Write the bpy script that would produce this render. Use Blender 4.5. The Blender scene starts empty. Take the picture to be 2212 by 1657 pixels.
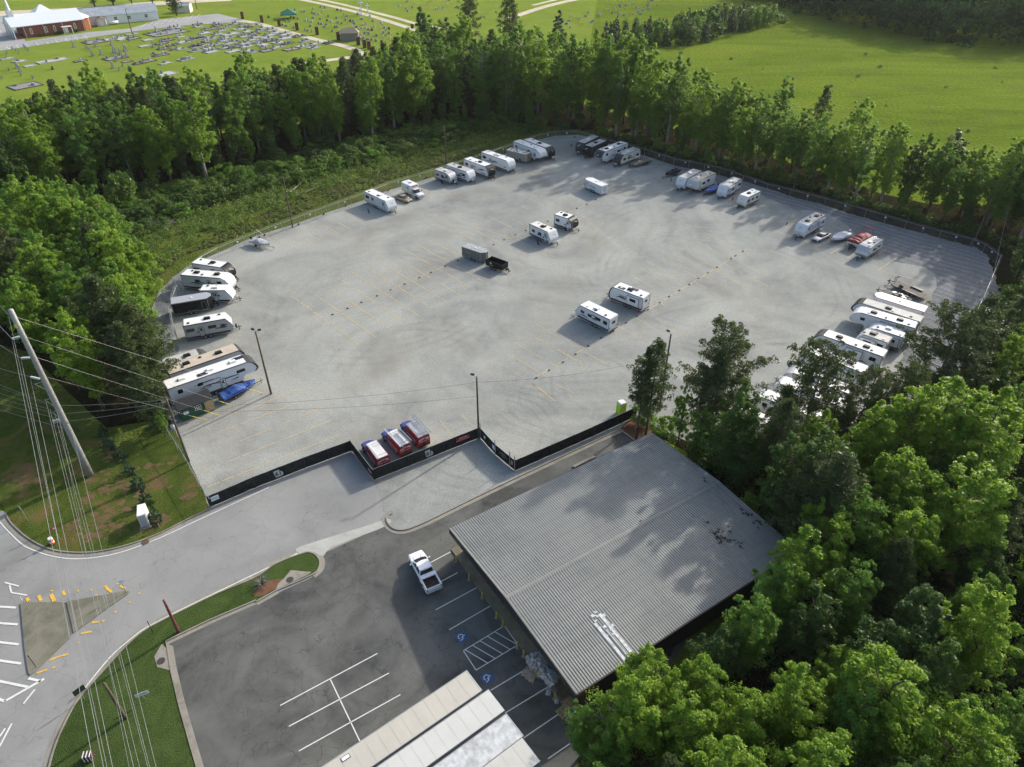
import bpy, math, random
import numpy as np
from mathutils import Vector, Matrix
from mathutils.geometry import tessellate_polygon
R = random.Random(7)
PI = math.pi
S = bpy.context.scene
COL = S.collection

# ------------------------------------------------------------ camera, sky, sun, exposure
CAM_H = 68.0
PITCH = math.radians(36.5)
FPX, CX, CY = 1534.0, 1105.5, 828.5          # focal length and centre of the 2211 px wide reading of the photo
cam_d = bpy.data.cameras.new('camera')
cam = bpy.data.objects.new('camera', cam_d)
COL.objects.link(cam)
cam.location = (0, 0, CAM_H)
cam.rotation_euler = (PI / 2 - PITCH, 0, 0)
cam_d.sensor_width = 36
cam_d.lens = FPX / 2211 * 36
cam_d.clip_start = 0.5
cam_d.clip_end = 6000
S.camera = cam

SUN_EL = math.radians(26.7)
SUN_AZ = math.radians(45)                     # direction from the scene to the sun, from +X towards +Y
w = bpy.data.worlds.new('World')
S.world = w
w.use_nodes = True
nt = w.node_tree
bg = nt.nodes['Background']
sky = nt.nodes.new('ShaderNodeTexSky')
sky.sky_type = 'NISHITA'
sky.sun_disc = False
sky.sun_elevation = SUN_EL
sky.sun_rotation = PI / 2 - SUN_AZ
sky.dust_density = 3.0
sky.air_density = 1.0
sky.ozone_density = 1.0
nt.links.new(sky.outputs[0], bg.inputs[0])
bg.inputs[1].default_value = 0.15
sd = bpy.data.lights.new('sun', 'SUN')
sd.energy = 2.9
sd.angle = math.radians(1.2)
sd.color = (1.0, 0.95, 0.86)
sun = bpy.data.objects.new('sun', sd)
COL.objects.link(sun)
sv = Vector((math.cos(SUN_AZ) * math.cos(SUN_EL), math.sin(SUN_AZ) * math.cos(SUN_EL), math.sin(SUN_EL)))
sun.rotation_euler = sv.to_track_quat('Z', 'Y').to_euler()
sun.location = (60, 60, 120)
S.view_settings.view_transform = 'Standard'
S.view_settings.look = 'None'
S.view_settings.exposure = 0.82
S.view_settings.gamma = 1
S.cycles.max_bounces = 5
S.cycles.diffuse_bounces = 2
S.cycles.glossy_bounces = 2
S.cycles.transmission_bounces = 3
S.cycles.transparent_max_bounces = 12

# ------------------------------------------------------------ photo reading -> ground
_s, _c = math.sin(PITCH), math.cos(PITCH)


def P(x, y, z=0.0):
    u, v = x - CX, y - CY
    t = (CAM_H - z) / (FPX * _s + v * _c)
    return Vector((u * t, (FPX * _c - v * _s) * t, z))


def M(c, r, x, y):
    return ((c - 1) * 552.7 + x * .2502, (0, 414.5, 829.1, 1242.0)[r - 1] + y * .2502)


def G(p, z=0.0):
    return P(p[0], p[1], z)


def GL(pts, z=0.0):
    return [P(a, b, z) for a, b in pts]


def ML(c, r, pts):
    return [M(c, r, a, b) for a, b in pts]


def hz(b, ty):
    y = P(*b)[1]
    v = ty - CY
    return CAM_H - y * (FPX * _s + v * _c) / (FPX * _c - v * _s)


# ------------------------------------------------------------ materials
MATS = {}


def newmat(name):
    m = bpy.data.materials.new(name)
    m.use_nodes = True
    return m, m.node_tree, m.node_tree.nodes['Principled BSDF']


def mixc(nt, fac, a, b):
    n = nt.nodes.new('ShaderNodeMix')
    n.data_type = 'RGBA'
    for i, v in ((6, a), (7, b)):
        if hasattr(v, 'is_output'):
            nt.links.new(v, n.inputs[i])
        else:
            n.inputs[i].default_value = (*v[:3], 1)
    if hasattr(fac, 'is_output'):
        nt.links.new(fac, n.inputs[0])
    else:
        n.inputs[0].default_value = fac
    return n.outputs[2]


def coord(nt, scale=(1, 1, 1), rot=0, world=True):
    if world:
        g = nt.nodes.new('ShaderNodeNewGeometry').outputs['Position']
    else:
        g = nt.nodes.new('ShaderNodeTexCoord').outputs['Object']
    mp = nt.nodes.new('ShaderNodeMapping')
    mp.inputs['Scale'].default_value = scale
    mp.inputs['Rotation'].default_value = (0, 0, rot)
    nt.links.new(g, mp.inputs[0])
    return mp.outputs[0]


def noise(nt, vec, scale, detail=4, rough=.55, dist=0.0, lo=.35, hi=.65):
    n = nt.nodes.new('ShaderNodeTexNoise')
    n.inputs['Scale'].default_value = scale
    n.inputs['Detail'].default_value = detail
    n.inputs['Roughness'].default_value = rough
    n.inputs['Distortion'].default_value = dist
    nt.links.new(vec, n.inputs['Vector'])
    r = nt.nodes.new('ShaderNodeMapRange')
    r.inputs[1].default_value = lo
    r.inputs[2].default_value = hi
    nt.links.new(n.outputs[0], r.inputs[0])
    return r.outputs[0]


def math_(nt, op, a, b=0.0):
    n = nt.nodes.new('ShaderNodeMath')
    n.operation = op
    for i, v in ((0, a), (1, b)):
        if hasattr(v, 'is_output'):
            nt.links.new(v, n.inputs[i])
        else:
            n.inputs[i].default_value = v
    return n.outputs[0]


def bump(nt, bsdf, h, strength=.3, dist=.05):
    b = nt.nodes.new('ShaderNodeBump')
    b.inputs['Strength'].default_value = strength
    b.inputs['Distance'].default_value = dist
    nt.links.new(h, b.inputs['Height'])
    nt.links.new(b.outputs[0], bsdf.inputs['Normal'])


def plain(name, col, rough=.5, metal=0.0, var=.12, scale=1.5, dirt=None, world=True, spec=.4):
    """paint / plastic / metal with a little procedural wear"""
    if name in MATS:
        return MATS[name]
    m, nt, b = newmat(name)
    v = coord(nt, world=world)
    f = noise(nt, v, scale, 5)
    dk = dirt if dirt else tuple(c * (1 - 2.2 * var) for c in col)
    c = mixc(nt, math_(nt, 'MULTIPLY', f, var * 3 if var < .33 else 1), col, dk)
    nt.links.new(c, b.inputs['Base Color'])
    b.inputs['Roughness'].default_value = rough
    b.inputs['Metallic'].default_value = metal
    b.inputs['Specular IOR Level'].default_value = spec
    MATS[name] = m
    return m


def ground_mat(name, dark, light, big=.05, mid=.4, fine=6, stain=None, stain_amt=.5, stain_scale=.08, rough=.95,
               bumps=.4, finec=.5, warp=1.5, stretch=(1, 1, 1), rot=0, lo=.35, hi=.65, cracks=None, bdist=.04, spec=.12, arcs=(), rake=0, cramt=.5):
    m, nt, b = newmat(name)
    v = coord(nt)
    vs = coord(nt, stretch, rot)
    f1 = noise(nt, vs, big, 6, .6, warp, lo, hi)
    f2 = noise(nt, vs, mid, 5, .65, warp * .5, .3, .7)
    f3 = noise(nt, v, fine, 3, .7, 0, .25, .75)
    base = mixc(nt, f1, dark, light)
    a = mixc(nt, math_(nt, 'MULTIPLY', f2, .55), base, light)
    dk = tuple(c * .45 for c in dark)
    a2 = mixc(nt, math_(nt, 'MULTIPLY', f3, finec), a, dk)
    if stain:
        f4 = noise(nt, v, stain_scale, 5, .6, 1.0, .52, .75)
        a2 = mixc(nt, math_(nt, 'MULTIPLY', f4, stain_amt), a2, stain)
    if cracks:
        cw = nt.nodes.new('ShaderNodeTexVoronoi')
        cw.feature = 'DISTANCE_TO_EDGE'
        cw.inputs['Scale'].default_value = cracks
        nn = nt.nodes.new('ShaderNodeTexNoise')
        nn.inputs['Scale'].default_value = .5
        nt.links.new(v, nn.inputs['Vector'])
        va = nt.nodes.new('ShaderNodeVectorMath')
        va.operation = 'MULTIPLY_ADD'
        nt.links.new(nn.outputs['Color'], va.inputs[0])
        va.inputs[1].default_value = (3, 3, 3)
        nt.links.new(v, va.inputs[2])
        nt.links.new(va.outputs[0], cw.inputs['Vector'])
        r = nt.nodes.new('ShaderNodeMapRange')
        r.inputs[1].default_value = .0
        r.inputs[2].default_value = .017
        r.inputs[3].default_value = cramt
        r.inputs[4].default_value = 0
        nt.links.new(cw.outputs['Distance'], r.inputs[0])
        msk = noise(nt, v, .06, 2, .5, 0, .36, .5)
        a2 = mixc(nt, math_(nt, 'MULTIPLY', r.outputs[0], msk), a2, tuple(c * .4 for c in dark))
    for (ax, ay, r0, r1, fq, amt) in arcs:
        sb = nt.nodes.new('ShaderNodeVectorMath')
        sb.operation = 'SUBTRACT'
        nt.links.new(v, sb.inputs[0])
        sb.inputs[1].default_value = (ax, ay, 0)
        ln = nt.nodes.new('ShaderNodeVectorMath')
        ln.operation = 'LENGTH'
        nt.links.new(sb.outputs[0], ln.inputs[0])
        d = math_(nt, 'ADD', ln.outputs['Value'], math_(nt, 'MULTIPLY', noise(nt, v, .05, 2, .5, 0, 0, 1), 6.0))
        wv = math_(nt, 'MULTIPLY', math_(nt, 'SINE', math_(nt, 'MULTIPLY', d, fq)), .5)
        wv = math_(nt, 'POWER', math_(nt, 'ADD', wv, .5), 3.0)
        mk = nt.nodes.new('ShaderNodeMapRange')
        mk.interpolation_type = 'SMOOTHSTEP'
        mk.inputs[1].default_value = 0
        mk.inputs[2].default_value = (r1 - r0) / 2
        nt.links.new(math_(nt, 'SUBTRACT', (r1 - r0) / 2, math_(nt, 'ABSOLUTE', math_(nt, 'SUBTRACT', ln.outputs['Value'], (r0 + r1) / 2))), mk.inputs[0])
        msk = math_(nt, 'MULTIPLY', mk.outputs[0], noise(nt, v, .09, 4, .6, .5, .42, .62))
        a2 = mixc(nt, math_(nt, 'MULTIPLY', math_(nt, 'MULTIPLY', wv, msk), amt * .7), a2, dk)
    if rake:
        wn = nt.nodes.new('ShaderNodeTexWave')
        wn.inputs['Scale'].default_value = rake
        wn.inputs['Distortion'].default_value = 5
        wn.inputs['Detail'].default_value = 3
        wn.inputs['Detail Scale'].default_value = .6
        wn.bands_direction = 'DIAGONAL'
        nt.links.new(v, wn.inputs['Vector'])
        a2 = mixc(nt, math_(nt, 'MULTIPLY', wn.outputs['Fac'], .4), a2, dk)
    nt.links.new(a2, b.inputs['Base Color'])
    b.inputs['Roughness'].default_value = rough
    b.inputs['Specular IOR Level'].default_value = spec
    bump(nt, b, f3, bumps, bdist)
    MATS[name] = m
    return m


def foliage(name, cols, trans=.45, hue=.5):
    """leaf material: colour by clump attribute and by tree, light passing through the leaves"""
    m, nt, b = newmat(name)
    at = nt.nodes.new('ShaderNodeAttribute')
    at.attribute_name = 'tint'
    oi = nt.nodes.new('ShaderNodeObjectInfo')
    f = math_(nt, 'ADD', math_(nt, 'MULTIPLY', at.outputs['Fac'], 1 - hue), math_(nt, 'MULTIPLY', oi.outputs['Random'], hue))
    r = nt.nodes.new('ShaderNodeValToRGB')
    r.color_ramp.elements[0].color = (*cols[0], 1)
    r.color_ramp.elements[1].color = (*cols[-1], 1)
    r.color_ramp.elements[0].position = .15
    r.color_ramp.elements[1].position = .85
    if len(cols) == 3:
        e = r.color_ramp.elements.new(.5)
        e.color = (*cols[1], 1)
    nt.links.new(f, r.inputs[0])
    out = nt.nodes['Material Output']
    tr = nt.nodes.new('ShaderNodeBsdfTranslucent')
    mx = nt.nodes.new('ShaderNodeMixShader')
    mx.inputs[0].default_value = trans
    nt.links.new(r.outputs[0], b.inputs['Base Color'])
    tc = mixc(nt, .5, r.outputs[0], tuple(min(1, c * 1.6) for c in cols[-1]))
    nt.links.new(tc, tr.inputs[0])
    b.inputs['Roughness'].default_value = .45
    b.inputs['Specular IOR Level'].default_value = .25
    nt.links.new(b.outputs[0], mx.inputs[1])
    nt.links.new(tr.outputs[0], mx.inputs[2])
    nt.links.new(mx.outputs[0], out.inputs[0])
    MATS[name] = m
    return m


# ------------------------------------------------------------ mesh helpers
class MB:
    def __init__(s):
        s.v, s.f, s.m = [], [], []

    def add(s, vs, fs, mi=0):
        o = len(s.v)
        s.v += [tuple(p) for p in vs]
        s.f += [tuple(i + o for i in f) for f in fs]
        s.m += [mi] * len(fs)
        return s

    def box(s, c, d, rz=0.0, mi=0, taper=1.0, ry=0.0):
        x, y, z = d[0] / 2, d[1] / 2, d[2] / 2
        ca, sa = math.cos(rz), math.sin(rz)
        cb, sb = math.cos(ry), math.sin(ry)
        vs = []
        for k, (a, b, e) in enumerate(((-1, -1, -1), (1, -1, -1), (1, 1, -1), (-1, 1, -1), (-1, -1, 1), (1, -1, 1), (1, 1, 1), (-1, 1, 1))):
            t = taper if e > 0 else 1
            px, py, pz = a * x * t, b * y * t, e * z
            px, pz = px * cb + pz * sb, -px * sb + pz * cb
            vs.append((c[0] + px * ca - py * sa, c[1] + px * sa + py * ca, c[2] + pz))
        return s.add(vs, [(0, 3, 2, 1), (4, 5, 6, 7), (0, 1, 5, 4), (1, 2, 6, 5), (2, 3, 7, 6), (3, 0, 4, 7)], mi)

    def prism(s, pts, a, b, axis='y', mi=0):
        """extrude a closed 2-D outline from a to b along an axis"""
        n = len(pts)
        mk = {'y': lambda p, t: (p[0], t, p[1]), 'z': lambda p, t: (p[0], p[1], t), 'x': lambda p, t: (t, p[0], p[1])}[axis]
        vs = [mk(p, a) for p in pts] + [mk(p, b) for p in pts]
        tri = tessellate_polygon([[Vector((p[0], p[1], 0)) for p in pts]])
        fs = [tuple(t) for t in tri] + [tuple(i + n for i in reversed(t)) for t in tri]
        fs += [(i, (i + 1) % n, (i + 1) % n + n, i + n) for i in range(n)]
        return s.add(vs, fs, mi)

    def tube(s, pts, r, n=6, mi=0, cap=True):
        pts = [Vector(p) for p in pts]
        rs = r if isinstance(r, (list, tuple)) else [r] * len(pts)
        vs, fs = [], []
        prev = None
        for i, p in enumerate(pts):
            d = (pts[min(i + 1, len(pts) - 1)] - pts[max(i - 1, 0)])
            d = d.normalized() if d.length > 1e-9 else Vector((0, 0, 1))
            if prev is None:
                a = Vector((0, 0, 1)) if abs(d.z) < .9 else Vector((1, 0, 0))
                u = d.cross(a).normalized()
            else:
                u = (prev - d * prev.dot(d)).normalized()
            prev = u
            q = d.cross(u)
            for k in range(n):
                t = 2 * PI * k / n
                vs.append(p + (u * math.cos(t) + q * math.sin(t)) * rs[i])
        for i in range(len(pts) - 1):
            for k in range(n):
                a, b = i * n + k, i * n + (k + 1) % n
                fs.append((a, b, b + n, a + n))
        if cap:
            fs.append(tuple(reversed(range(n))))
            fs.append(tuple(range(len(vs) - n, len(vs))))
        return s.add(vs, fs, mi)

    def loft(s, secs, mi=0, close=True, cap=True):
        n = len(secs[0])
        vs = [p for q in secs for p in q]
        fs = []
        for i in range(len(secs) - 1):
            for k in range(n if close else n - 1):
                a, b = i * n + k, i * n + (k + 1) % n
                fs.append((a, b, b + n, a + n))
        if cap:
            fs.append(tuple(reversed(range(n))))
            fs.append(tuple(range(len(vs) - n, len(vs))))
        return s.add(vs, fs, mi)

    def sheet(s, pts, mi=0):
        pts = [Vector(p) for p in pts]
        tri = tessellate_polygon([[Vector((p[0], p[1], 0)) for p in pts]])
        out = []
        for t in tri:
            a, b, c = (pts[i] for i in t)
            out.append(tuple(t) if (b - a).cross(c - a).z > 0 else tuple(reversed(t)))
        return s.add(pts, out, mi)

    def slab(s, pts, z0, z1, mi=0):
        return s.prism([(p[0], p[1]) for p in pts], z0, z1, 'z', mi)

    def strip(s, pts, w, z0, z1, off=0.0, mi=0, closed=False):
        """band of width w along a polyline, from z0 to z1 (flat sheet when z0 is None)"""
        pts = [Vector((p[0], p[1], 0)) for p in pts]
        n = len(pts)
        L, Q = [], []
        for i, p in enumerate(pts):
            a = pts[i - 1] if (i or closed) else p
            b = pts[(i + 1) % n] if (i < n - 1 or closed) else p
            d = (b - a).normalized()
            nn = Vector((-d.y, d.x, 0))
            L.append(p + nn * (off + w / 2))
            Q.append(p + nn * (off - w / 2))
        rng = range(n if closed else n - 1)
        if z0 is None:
            vs = [(p.x, p.y, z1) for p in L + Q]
            return s.add(vs, [(i + n, (i + 1) % n + n, (i + 1) % n, i) for i in rng], mi)
        vs = [(p.x, p.y, z1) for p in L + Q] + [(p.x, p.y, z0) for p in L + Q]
        fs = []
        for i in rng:
            j = (i + 1) % n
            fs += [(i + n, j + n, j, i), (i, j, j + 2 * n, i + 2 * n), (j + n, i + n, i + 3 * n, j + 3 * n)]
        if not closed:
            fs += [(0, 2 * n, 3 * n, n), (n - 1, 2 * n - 1, 4 * n - 1, 3 * n - 1)]
        return s.add(vs, fs, mi)

    def build(s, name, mats, parent=None, smooth=False, bev=0.0, loc=None, rz=None):
        me = bpy.data.meshes.new(name)
        me.from_pydata(s.v, [], s.f)
        for m in (mats if isinstance(mats, (list, tuple)) else [mats]):
            me.materials.append(m)
        if any(s.m):
            me.polygons.foreach_set('material_index', s.m)
        if smooth:
            me.polygons.foreach_set('use_smooth', [True] * len(me.polygons))
        me.update()
        o = bpy.data.objects.new(name, me)
        COL.objects.link(o)
        if parent:
            o.parent = parent
        if loc is not None:
            o.location = loc
        if rz is not None:
            o.rotation_euler = (0, 0, rz)
        if bev:
            md = o.modifiers.new('bevel', 'BEVEL')
            md.width = bev
            md.segments = 2
            md.limit_method = 'ANGLE'
            md.angle_limit = math.radians(38)
        return o


def tag(o, label, cat, group=None):
    o['label'] = label
    o['category'] = cat
    if group:
        o['group'] = group
    return o


def thing(name, label, cat, loc=(0, 0, 0), rz=0.0, group=None):
    o = bpy.data.objects.new(name, None)
    o.empty_display_size = .3
    COL.objects.link(o)
    o.location = loc
    o.rotation_euler = (0, 0, rz)
    return tag(o, label, cat, group)


def struct(mb, name, mats, **k):
    o = mb.build(name, mats, **k)
    o['kind'] = 'structure'
    return o


def stuff(o, label, cat):
    o['kind'] = 'stuff'
    return tag(o, label, cat)


def dup(root, loc, rz=None, sc=None, label=None, group=None):
    r = root.copy()
    COL.objects.link(r)
    r.location = loc
    if rz is not None:
        r.rotation_euler = (0, 0, rz)
    if sc is not None:
        r.scale = sc if isinstance(sc, (tuple, list)) else (sc, sc, sc)
    if label:
        r['label'] = label
    if group:
        r['group'] = group
    for ch in root.children:
        c = ch.copy()
        COL.objects.link(c)
        c.parent = r
        for g in ch.children:
            d = g.copy()
            COL.objects.link(d)
            d.parent = c
    return r


def text(name, s, size, mat, parent, loc, rot, sx=1.0, shear=0.0, bold=0.0):
    cu = bpy.data.curves.new(name, 'FONT')
    cu.body = s
    cu.size = size
    cu.extrude = .006
    cu.offset = bold
    cu.shear = shear
    cu.align_x = 'CENTER'
    cu.align_y = 'CENTER'
    cu.resolution_u = 3
    tmp = bpy.data.objects.new(name, cu)
    me = bpy.data.meshes.new_from_object(tmp)
    bpy.data.objects.remove(tmp)
    bpy.data.curves.remove(cu)
    me.name = name
    me.materials.clear()
    me.materials.append(mat)
    o = bpy.data.objects.new(name, me)
    COL.objects.link(o)
    o.parent = parent
    o.location = loc
    o.rotation_euler = rot
    o.scale = (sx, 1, 1)
    return o


def smooth_line(pts, n=6):
    """Catmull-Rom through points"""
    pts = [Vector(p) for p in pts]
    out = []
    for i in range(len(pts) - 1):
        p0, p1, p2, p3 = pts[max(i - 1, 0)], pts[i], pts[i + 1], pts[min(i + 2, len(pts) - 1)]
        for k in range(n):
            t = k / n
            out.append(.5 * ((2 * p1) + (p2 - p0) * t + (2 * p0 - 5 * p1 + 4 * p2 - p3) * t * t + (3 * p1 - p0 - 3 * p2 + p3) * t ** 3))
    out.append(pts[-1])
    return out


def inpoly(p, poly):
    x, y, c = p[0], p[1], False
    j = len(poly) - 1
    for i in range(len(poly)):
        a, b = poly[i], poly[j]
        if (a[1] > y) != (b[1] > y) and x < (b[0] - a[0]) * (y - a[1]) / (b[1] - a[1]) + a[0]:
            c = not c
        j = i
    return c
# ------------------------------------------------------------ shared materials
GARC = [(*G((1560, 600))[:2], 14, 34, 3.4, .34), (*G((1590, 560))[:2], 26, 40, 2.3, .25), (*G((1050, 940))[:2], 4, 17, 4.0, .4), (*G((1230, 850))[:2], 5, 16, 3.6, .35),
        (*G((820, 650))[:2], 12, 27, 3.2, .3), (*G((900, 800))[:2], 6, 20, 2.9, .25), (*G((1400, 820))[:2], 6, 22, 3.1, .28), (*G((1100, 420))[:2], 10, 34, 2.2, .2)]
m_gravel = ground_mat('pale_gravel', (.215, .225, .213), (.39, .395, .355), .03, .24, 4.5, stain=(.20, .18, .145), stain_amt=.65,
                      stain_scale=.04, finec=.5, bumps=.4, warp=2.2, lo=.38, hi=.62, bdist=.07, arcs=GARC)
m_berm = ground_mat('blue_grey_coarse_gravel', (.215, .228, .238), (.355, .365, .37), .06, .5, 3.0, finec=.75, bumps=1.0, bdist=.2, rake=.22)
m_road = ground_mat('old_grey_asphalt', (.20, .20, .192), (.285, .284, .27), .06, .25, 9, stain=(.13, .128, .12), stain_amt=.45,
                    stain_scale=.07, finec=.18, bumps=.15, cracks=.33, cramt=.32)
m_park = ground_mat('dark_parking_asphalt', (.045, .048, .045), (.15, .15, .137), .09, .45, 9, stain=(.05, .05, .05), stain_amt=.7,
                    stain_scale=.06, finec=.2, bumps=.15, cracks=.42)
m_conc = ground_mat('weathered_concrete', (.20, .185, .15), (.30, .28, .235), .3, 1.2, 12, stain=(.12, .105, .075), stain_amt=.6,
                    stain_scale=.5, finec=.2, bumps=.1)
m_island = ground_mat('mossy_island_concrete', (.12, .12, .085), (.215, .205, .16), .35, 1.4, 9, stain=(.07, .075, .05), stain_amt=.5,
                      stain_scale=.3, finec=.3, bumps=.2)
m_grass = ground_mat('verge_grass', spec=0, dark=(.045, .075, .015), light=(.115, .145, .03), big=.16, mid=.8, fine=6, stain=(.19, .105, .06), stain_amt=1.0,
                     stain_scale=.16, finec=.6, bumps=.9, bdist=.12)
m_grassb = ground_mat('dense_verge_grass', spec=0, dark=(.042, .07, .02), light=(.085, .125, .035), big=.3, mid=1.2, fine=7, finec=.6, bumps=.9, bdist=.1)
m_bank = ground_mat('rough_bank_grass', spec=0, dark=(.06, .095, .018), light=(.15, .18, .04), big=.10, mid=.5, fine=2.2, stain=(.155, .115, .06), stain_amt=.6,
                    stain_scale=.07, finec=.6, bumps=1.0, bdist=.3)
m_field = ground_mat('meadow_grass', spec=0, dark=(.10, .16, .018), light=(.205, .265, .034), big=.022, mid=.13, fine=.9, stain=(.11, .135, .035), stain_amt=.7,
                     stain_scale=.07, finec=.7, bumps=.8, bdist=.5, stretch=(.5, 1.5, 1), warp=1.6, lo=.36, hi=.64)  # yellow-green grass tones mixed by noise
m_cemg = ground_mat('cemetery_lawn', spec=0, dark=(.14, .20, .028), light=(.195, .255, .04), big=.04, mid=.25, fine=1.6, stain=(.23, .20, .08), stain_amt=.35,
                    stain_scale=.05, finec=.35, bumps=.4, bdist=.2)
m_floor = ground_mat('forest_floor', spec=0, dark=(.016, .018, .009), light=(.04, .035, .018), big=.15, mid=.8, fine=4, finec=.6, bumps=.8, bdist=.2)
m_clay = ground_mat('red_clay', (.11, .055, .03), (.19, .10, .058), .3, 1.2, 6, finec=.4, bumps=.4)
m_dust = ground_mat('white_stone_dust', (.30, .30, .27), (.42, .415, .38), .3, 1.2, 8, finec=.2, bumps=.2)
m_churchlot = ground_mat('church_asphalt', (.25, .25, .25), (.34, .34, .33), .05, .3, 3, finec=.15, bumps=.1)
m_lane = ground_mat('sandy_lane', (.40, .35, .26), (.55, .49, .37), .08, .5, 3, finec=.15, bumps=.1)
m_white = plain('white_line_paint', (.66, .66, .62), .7, var=.16, scale=6)
m_yel = plain('orange_yellow_line_paint', (.49, .36, .15), .85, var=.2, scale=.7, dirt=(.40, .36, .27))
m_yel2 = plain('road_yellow_paint', (.70, .42, .05), .7, var=.2, scale=5)

# ------------------------------------------------------------ ground sheets
mb = MB()
mb.sheet([(-2500, -300, 0), (2500, -300, 0), (2500, 4500, 0), (-2500, 4500, 0)])
struct(mb, 'ground', m_field)


def sheet(name, pts, z, mat, curve=0, world=False):
    q = pts if world else GL(pts)
    if curve:
        q = smooth_line(list(q) + [q[0]], curve)[:-1]
    b = MB()
    b.sheet([(p[0], p[1], z) for p in q])
    return struct(b, name, mat)


sheet('cemetery_ground', [(-300, 330), (-300, -60), (1300, -60), (1250, 230), (1000, 240), (600, 300)], .02, m_cemg)
# forest floor under the woods
FB = [(-400, 560), (60, 480), (160, 452), (250, 430), (330, 404), (500, 366), (620, 338), (700, 318), (800, 292), (900, 270),
      (1000, 264), (1100, 266), (1200, 277), (1280, 286), (1400, 318), (1500, 346), (1600, 373), (1700, 398), (1800, 432),
      (1900, 462), (2000, 490), (2130, 520), (2400, 620), (2400, 470), (2130, 446), (2000, 440), (1900, 418), (1800, 380),
      (1700, 350), (1600, 322), (1500, 292), (1400, 262), (1290, 236), (1200, 205), (1100, 190), (1000, 185), (930, 192),
      (850, 218), (760, 246), (650, 268), (500, 286), (350, 302), (200, 322), (60, 350), (-400, 400)]
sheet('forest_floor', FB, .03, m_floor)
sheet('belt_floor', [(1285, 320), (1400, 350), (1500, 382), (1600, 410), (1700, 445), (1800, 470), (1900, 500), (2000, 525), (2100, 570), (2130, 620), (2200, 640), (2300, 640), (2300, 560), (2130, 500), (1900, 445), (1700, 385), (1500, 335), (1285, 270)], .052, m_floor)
sheet('bank_grass', [(-400, 556), (60, 478), (160, 450), (250, 428), (330, 402), (500, 364), (620, 336), (700, 316), (800, 290),
                     (900, 268), (1000, 262), (1100, 264), (1200, 275), (1290, 285), (1290, 330), (1000, 420), (600, 560),
                     (420, 700), (380, 900), (300, 1000), (-400, 1000)], .04, m_bank)
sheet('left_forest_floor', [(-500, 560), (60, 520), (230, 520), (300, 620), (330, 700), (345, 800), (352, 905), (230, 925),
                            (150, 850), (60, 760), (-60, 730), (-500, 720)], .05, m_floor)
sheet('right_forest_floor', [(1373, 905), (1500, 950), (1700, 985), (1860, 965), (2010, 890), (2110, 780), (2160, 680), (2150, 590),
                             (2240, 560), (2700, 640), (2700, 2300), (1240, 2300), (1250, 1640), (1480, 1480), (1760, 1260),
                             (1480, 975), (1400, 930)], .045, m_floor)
# gravel lot
GR = [(454, 1100), (380, 960), (350, 880), (340, 800), (318, 762), (318, 690), (345, 628), (400, 580), (468, 548), (553, 510), (633, 486),
      (703, 461), (783, 434), (835, 413), (930, 385), (1028, 354), (1105, 328), (1165, 302), (1200, 294), (1248, 292),
      (1290, 300), (1330, 318), (1393, 337), (1456, 358), (1556, 380), (1658, 408), (1708, 426), (1766, 440), (1833, 462),
      (1908, 483), (2008, 509), (2079, 529), (2121, 544), (2143, 585), (2158, 640), (2150, 690), (2100, 790), (2000, 895),
      (1860, 975), (1700, 1000), (1500, 962), (1373, 902), (1112, 1020), (1034, 948), (808, 1039), (760, 975)]
sheet('gravel_lot', GR, .06, m_gravel)
berm = [(1418, 346), (1456, 358), (1556, 380), (1658, 408), (1708, 426), (1766, 440), (1833, 462), (1908, 483), (2008, 509),
        (2079, 529), (2121, 544), (2143, 585), (2158, 640), (2150, 690), (2100, 790), (2000, 895), (1945, 935), (1925, 880), (1950, 770),
        (1990, 690), (2010, 650), (2020, 600), (1985, 575), (1925, 560), (1850, 505), (1790, 465), (1710, 450), (1650, 425),
        (1560, 400), (1470, 368)]
q = smooth_line(GL(berm) + [GL(berm)[0]], 9)[:-1]
q = [p + Vector((R.uniform(-.45, .45), R.uniform(-.45, .45), 0)) for p in q]
# ridge of coarse gravel, raised a little and uneven
bb = MB()
bb.sheet([(p.x, p.y, .075) for p in q])
struct(bb, 'coarse_gravel_edge', m_berm)
sheet('outer_gravel_bank', [(468, 548), (425, 566), (372, 600), (338, 645), (322, 700), (330, 752), (345, 790), (352, 860), (362, 890),
                            (372, 860), (388, 742), (368, 676), (372, 640), (392, 596), (436, 560)], .07, m_berm)
# roads and parking
sheet('road', [(-600, 1060), (-40, 1105), (454, 1099), (760, 975), (808, 1039), (850, 1010), (1000, 1190), (1000, 1300),
               (380, 1420), (430, 1800), (-600, 1800)], .055, m_road)
sheet('gravel_apron', [(806, 1038), (1034, 948), (1112, 1019), (1373, 902), (1400, 925), (1376, 932), (1340, 931), (1105, 1040), (923, 1129),
                       (880, 1147), (858, 1149), (838, 1137), (832, 1122), (840, 1112), (828, 1104), (822, 1070)], .072, m_gravel, curve=0)
sheet('parking_lot', [(362, 1393), (553, 1303), (673, 1248), (697, 1224), (700, 1195), (832, 1136), (846, 1148), (880, 1150), (925, 1131),
                      (1105, 1042), (1338, 933), (1352, 930), (1455, 1000), (1600, 1200), (1420, 1480), (1245, 1640), (1300, 2300), (560, 2300),
                      (440, 1760), (415, 1605), (392, 1525), (372, 1450)], .065, m_park)
sheet('red_clay_patch', ML(3, 3, [(935, 385), (1065, 285), (1170, 330), (1200, 430), (1045, 495)]), .08, m_clay, 3)
sheet('dust_patch', [(650, 1198), (640, 1186), (690, 1168), (790, 1137), (838, 1122), (836, 1136), (760, 1166), (712, 1186), (700, 1200),
                     (690, 1200), (676, 1193)], .085, m_dust, 3)
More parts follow.
